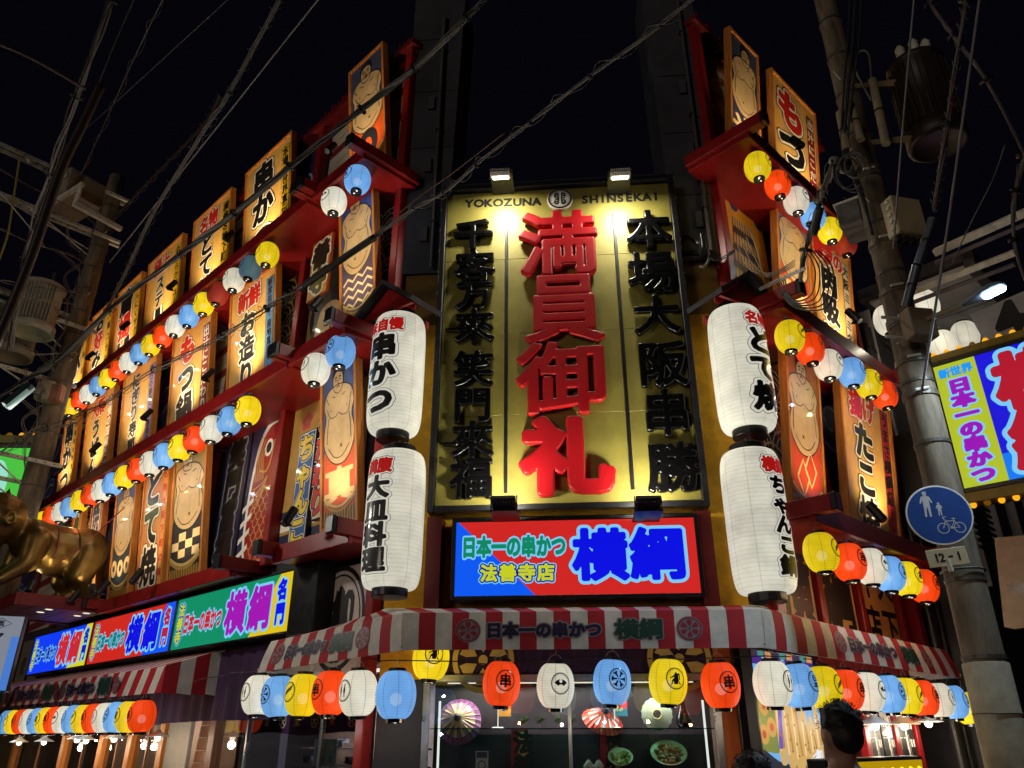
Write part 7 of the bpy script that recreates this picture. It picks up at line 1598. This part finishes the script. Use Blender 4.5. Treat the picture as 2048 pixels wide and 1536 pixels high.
t = T('speaker_cabinet', 'plain black cabinet fixed on the wall beside the takoyaki board', 'cabinet', FR, (4.75, -0.75, 4.5)); b = MB(); b.box(-0.25, 0.35, 0, 0.5, 0, 1.7, BLACK, None, 0.02); b.obj('case', t); b = MB(); b.box(-0.2, 0.3, -0.01, -0.001, 0.1, 1.6, mat((8, 8, 9), 0.8)); b.obj('grille', t)
# left neighbour
NL = T('neighbour_building', 'beige rendered building at the far left behind the pole', 'building', FL, (-20.5, 0, 0))
BEI = mat((128, 112, 78), 0.8, 0, 0.3, 1.5, 0.2, 'beige_render')
b = MB(); b.box(-6, 2.2, -2.2, 6, 0, 8.8, BEI); b.obj('wall', NL)
b = MB(); b.box(-6.1, 2.3, -2.35, 6, 8.8, 9.1, SH, None, 0.01); b.obj('parapet', NL)
for i in range(3):
    b = MB(); b.box(-0.2 - i * 2.2, 1.0 - i * 2.2, -2.24, -2.202, 5.6, 7.2, SH); b.obj('window', NL)
t = lightbox(FL, -13.9, -12.0, 5.2, 6.75, 3.0, 'bright green illuminated sign at the left edge', lambda P, w, h, x0, z0: (P.rect(x0, z0, x0 + w, z0 + h, 0, (70, 190, 60)), P.line([(x0 + w * 0.2, z0 + h * 0.9), (x0 + w * 0.75, z0 + h * 0.8), (x0 + w * 0.8, z0 + h * 0.3)], 0.16, 1, (150, 220, 200)), P.rect(x0, z0, x0 + w, z0 + 0.3 * h, 1, (40, 150, 60))), 0.3, 0.07)
t.scale = (1.3, 1.3, 1.3); t.location = at(-84, 1024, 20.0) ; t.location.z -= 0.55; t.rotation_euler = (0, 0, FR.phi - 0.75)
t2 = T('bulb_surround', 'ochre strip with round amber bulbs over the green sign at left', 'sign frame', FW, t.location + Vector((0, 0, 2.12))); t2.scale = (1.3, 1.3, 1.3); t2.rotation_euler = t.rotation_euler; b = MB(); b.box(-1.0, 1.0, -0.05, 0.3, 0.0, 0.14, YF, None, 0.01); b.obj('strip', t2)
for i in range(9): b = MB(); b.lathe([(0.05, 0.0), (0.055, 0.03), (0.03, 0.07), (0.0001, 0.08)], em((240, 170, 30), 1.3 if i % 3 else 0.2, 'amber_bulb'), 14, Matrix.Translation((-0.88 + i * 0.22, 0.05, 0.14))); b.obj('bulb', t2, True)
def d_mar(P, w, h, x0, z0):
    P.rect(x0, z0, x0 + w, z0 + h, 0, (122, 128, 140)); P.rect(x0 + 0.78 * w, z0, x0 + w, z0 + 0.72 * h, 1, (70, 120, 200)); P.text('マルベリ', x0 + 0.36 * w, z0 + 0.42 * h, 0.19 * h, [(0.02, 1, BK)], N=48)
    P.line([(x0 + 0.1 * w, z0 + 0.9 * h), (x0 + 0.4 * w, z0 + 0.97 * h), (x0 + 0.7 * w, z0 + 0.9 * h), (x0 + 0.4 * w, z0 + 0.83 * h)], 0.02, 1, BK, False, True); P.text('園', x0 + 0.4 * w, z0 + 0.9 * h, 0.09 * h, [(0.02, 1, BK)], N=44)
t = lightbox(FL, -8, -7.2, 1.7, 3.6, 2.0, 'tall pale vertical sign with black katakana at the lower left edge', d_mar, 0.15, 0.03, 'vertical_sign')
c = at(-8, 1310, 16.0); t.location = (c.x, c.y, c.z - 0.9); t.scale = (0.7, 1, 0.62); t.location.z += 0.35; t.rotation_euler = (0, 0, radians(18))
for i, px_ in enumerate((55, 78)):
    plate(FL, FL.px(px_ - 10, 1300, 0.1)[0], FL.px(px_ + 8, 1300, 0.1)[0], 2.6, 3.7, 'dim grey panel with a dark wrestler shape, %s left of the blue light box' % ORD[i], 'sign', lambda P, w, h, x0, z0: (P.rect(x0, z0, x0 + w, z0 + h, 0, (110, 108, 100)), sil(P, w, h, x0, z0, 0.5, 0.5, w * 0.4, (60, 60, 52), False)), 0.1, 'roundel_panel', back=BK, group='dim panels left of the light boxes')

# ------------------------------------------------------------------ people in the street
def person(x, y, H, turn, label, hair, coat, hs=1.0, curly=True):
    t = T('person', label, 'person', FW, (x, y, 0)); t.rotation_euler = (0, 0, turn); k = H / 1.72
    S = lambda *v: tuple(a * k for a in v)
    skin = mat((150, 110, 90), 0.6)
    pr = [('b', S(0, 0, 1.60), 0.088 * k, (0.92, 1.05, 1.25)), ('c', S(0, 0.01, 1.5), S(0, 0.0, 1.40), 0.055 * k, 0.06 * k), ('b', S(0, -0.105, 1.585), 0.016 * k), ('b', S(0, -0.07, 1.52), 0.04 * k),
          ('c', S(-0.13, 0, 1.36), S(0.13, 0, 1.36), 0.085 * k, 0.085 * k), ('c', S(0, 0, 1.34), S(0, 0, 0.98), 0.15 * k, 0.145 * k), ('c', S(-0.07, 0, 0.95), S(0.07, 0, 0.95), 0.13 * k, 0.13 * k)]
    for s in (-1, 1):
        pr += [('b', S(s * 0.092, 0.01, 1.59), 0.022 * k, (0.5, 0.9, 1.4)), ('c', S(s * 0.19, 0, 1.38), S(s * 0.24, 0.02, 1.1), 0.065 * k, 0.052 * k), ('c', S(s * 0.24, 0.02, 1.1), S(s * 0.23, -0.08, 0.86), 0.05 * k, 0.036 * k), ('b', S(s * 0.23, -0.11, 0.78), 0.04 * k, (0.6, 0.9, 1.3)),
               ('c', S(s * 0.09, 0, 0.92), S(s * 0.1, -0.01, 0.5), 0.095 * k, 0.065 * k), ('c', S(s * 0.1, -0.01, 0.5), S(s * 0.1, 0.02, 0.1), 0.06 * k, 0.042 * k), ('c', S(s * 0.1, 0.03, 0.05), S(s * 0.11, -0.15, 0.035), 0.045 * k, 0.035 * k)]
        pr += [('c', S(s * 0.23 + (q - 1.5) * 0.012, -0.12 + 0.004 * q, 0.74), S(s * 0.23 + (q - 1.5) * 0.014, -0.13, 0.68 + 0.01 * abs(q - 1.5)), 0.011 * k, 0.008 * k) for q in range(4)]
    bd = body('body', pr, 0.018, coat, t, 3); bd.data.materials.append(skin)
    for f in bd.data.polygons:
        if f.center.z > 1.435 * k or (f.center.z < 0.83 * k and f.center.z > 0.6 * k and abs(f.center.x) > 0.19 * k): f.material_index = 1
    pr = [('b', S(0, 0.02, 1.655), 0.092 * k * hs, (0.95, 1.05, 1.0)), ('b', S(0, 0.045, 1.60), 0.082 * k * hs)]
    if curly:
        for i in range(46):
            a, e = random.uniform(0, 2 * pi), random.uniform(-0.1, 1.5); d = Vector((cos(a) * cos(e), sin(a) * cos(e) * 1.05, sin(e)))
            if d.y < -0.5 and d.z < 0.5: continue
            pr.append(('b', tuple(Vector(S(0, 0.02, 1.65)) + d * 0.086 * k * hs), random.uniform(0.014, 0.024) * k))
    body('hair', pr, 0.012, hair, t, 1)
    b = MB()
    for i in range(240):
        a, e = random.uniform(0, 2 * pi), random.uniform(-0.2, 1.55); d = Vector((cos(a) * cos(e), sin(a) * cos(e) * 1.05, sin(e)))
        if d.y < -0.55 and d.z < 0.5: continue
        c0 = Vector(S(0, 0.02, 1.65)) + d * 0.102 * k * hs; d2 = (d + Vector((random.uniform(-.8, .8), random.uniform(-.8, .8), random.uniform(-.3, .6)))).normalized()
        b.tube([c0, c0 + d2 * 0.009 * k, c0 + (d2 * 0.8 + d * 0.2) * 0.015 * k], 0.0014, hair, 3, False)
    b.obj('hair', t, kind='stuff')
    return t
HAIR = mat((20, 15, 14), 0.6, 0, 0.3, 30, 0, 'dark_hair'); COAT = mat((16, 17, 30), 0.8, 0, 0.3, 8, 0.1, 'dark_coat')
person(1.56, 4.0, 1.735, pi + 0.35, 'person in a dark coat with curly dark hair, in shadow near the camera', HAIR, COAT, 1.0)
person(1.16, 4.1, 1.52, pi - 0.5, 'shorter person with dark hair, only the crown showing at the bottom edge', HAIR, mat((30, 26, 30), 0.8), 1.0, True)

D.objects.remove(_to, do_unlink=True)

for nm, F, p, w_, e_, c_, par in (('kitchen_light', FL, (-1.7, 0.6, 2.38), 2.2, 110, (0.85, 0.88, 1.0), GF_), ('hall_fill', FL, (-8.0, 0.8, 2.38), 7.0, 130, (1.0, 0.85, 0.65), GF_), ('room_light', FR, (2.2, 0.9, 2.3), 2.5, 40, (1.0, 0.85, 0.7), RF_)):  # hall lamp is an added, unseen source that lifts the dark door panes
    l = D.lights.new(nm, 'AREA'); l.shape = 'RECTANGLE'; l.size = w_; l.size_y = 0.12; l.energy = e_; l.color = c_; o = D.objects.new(nm, l); COL.objects.link(o); o.parent = par; o.location = (p[0], p[1], p[2])
    b = MB(); b.box(p[0] - w_ / 2, p[0] + w_ / 2, p[1] - 0.06, p[1] + 0.06, p[2] + 0.01, p[2] + 0.04, em((240, 236, 225), 1.0, 'tube_light')); b.obj('ceiling_tube', par)  # glowing strip per lamp; the hall one is added with its fill
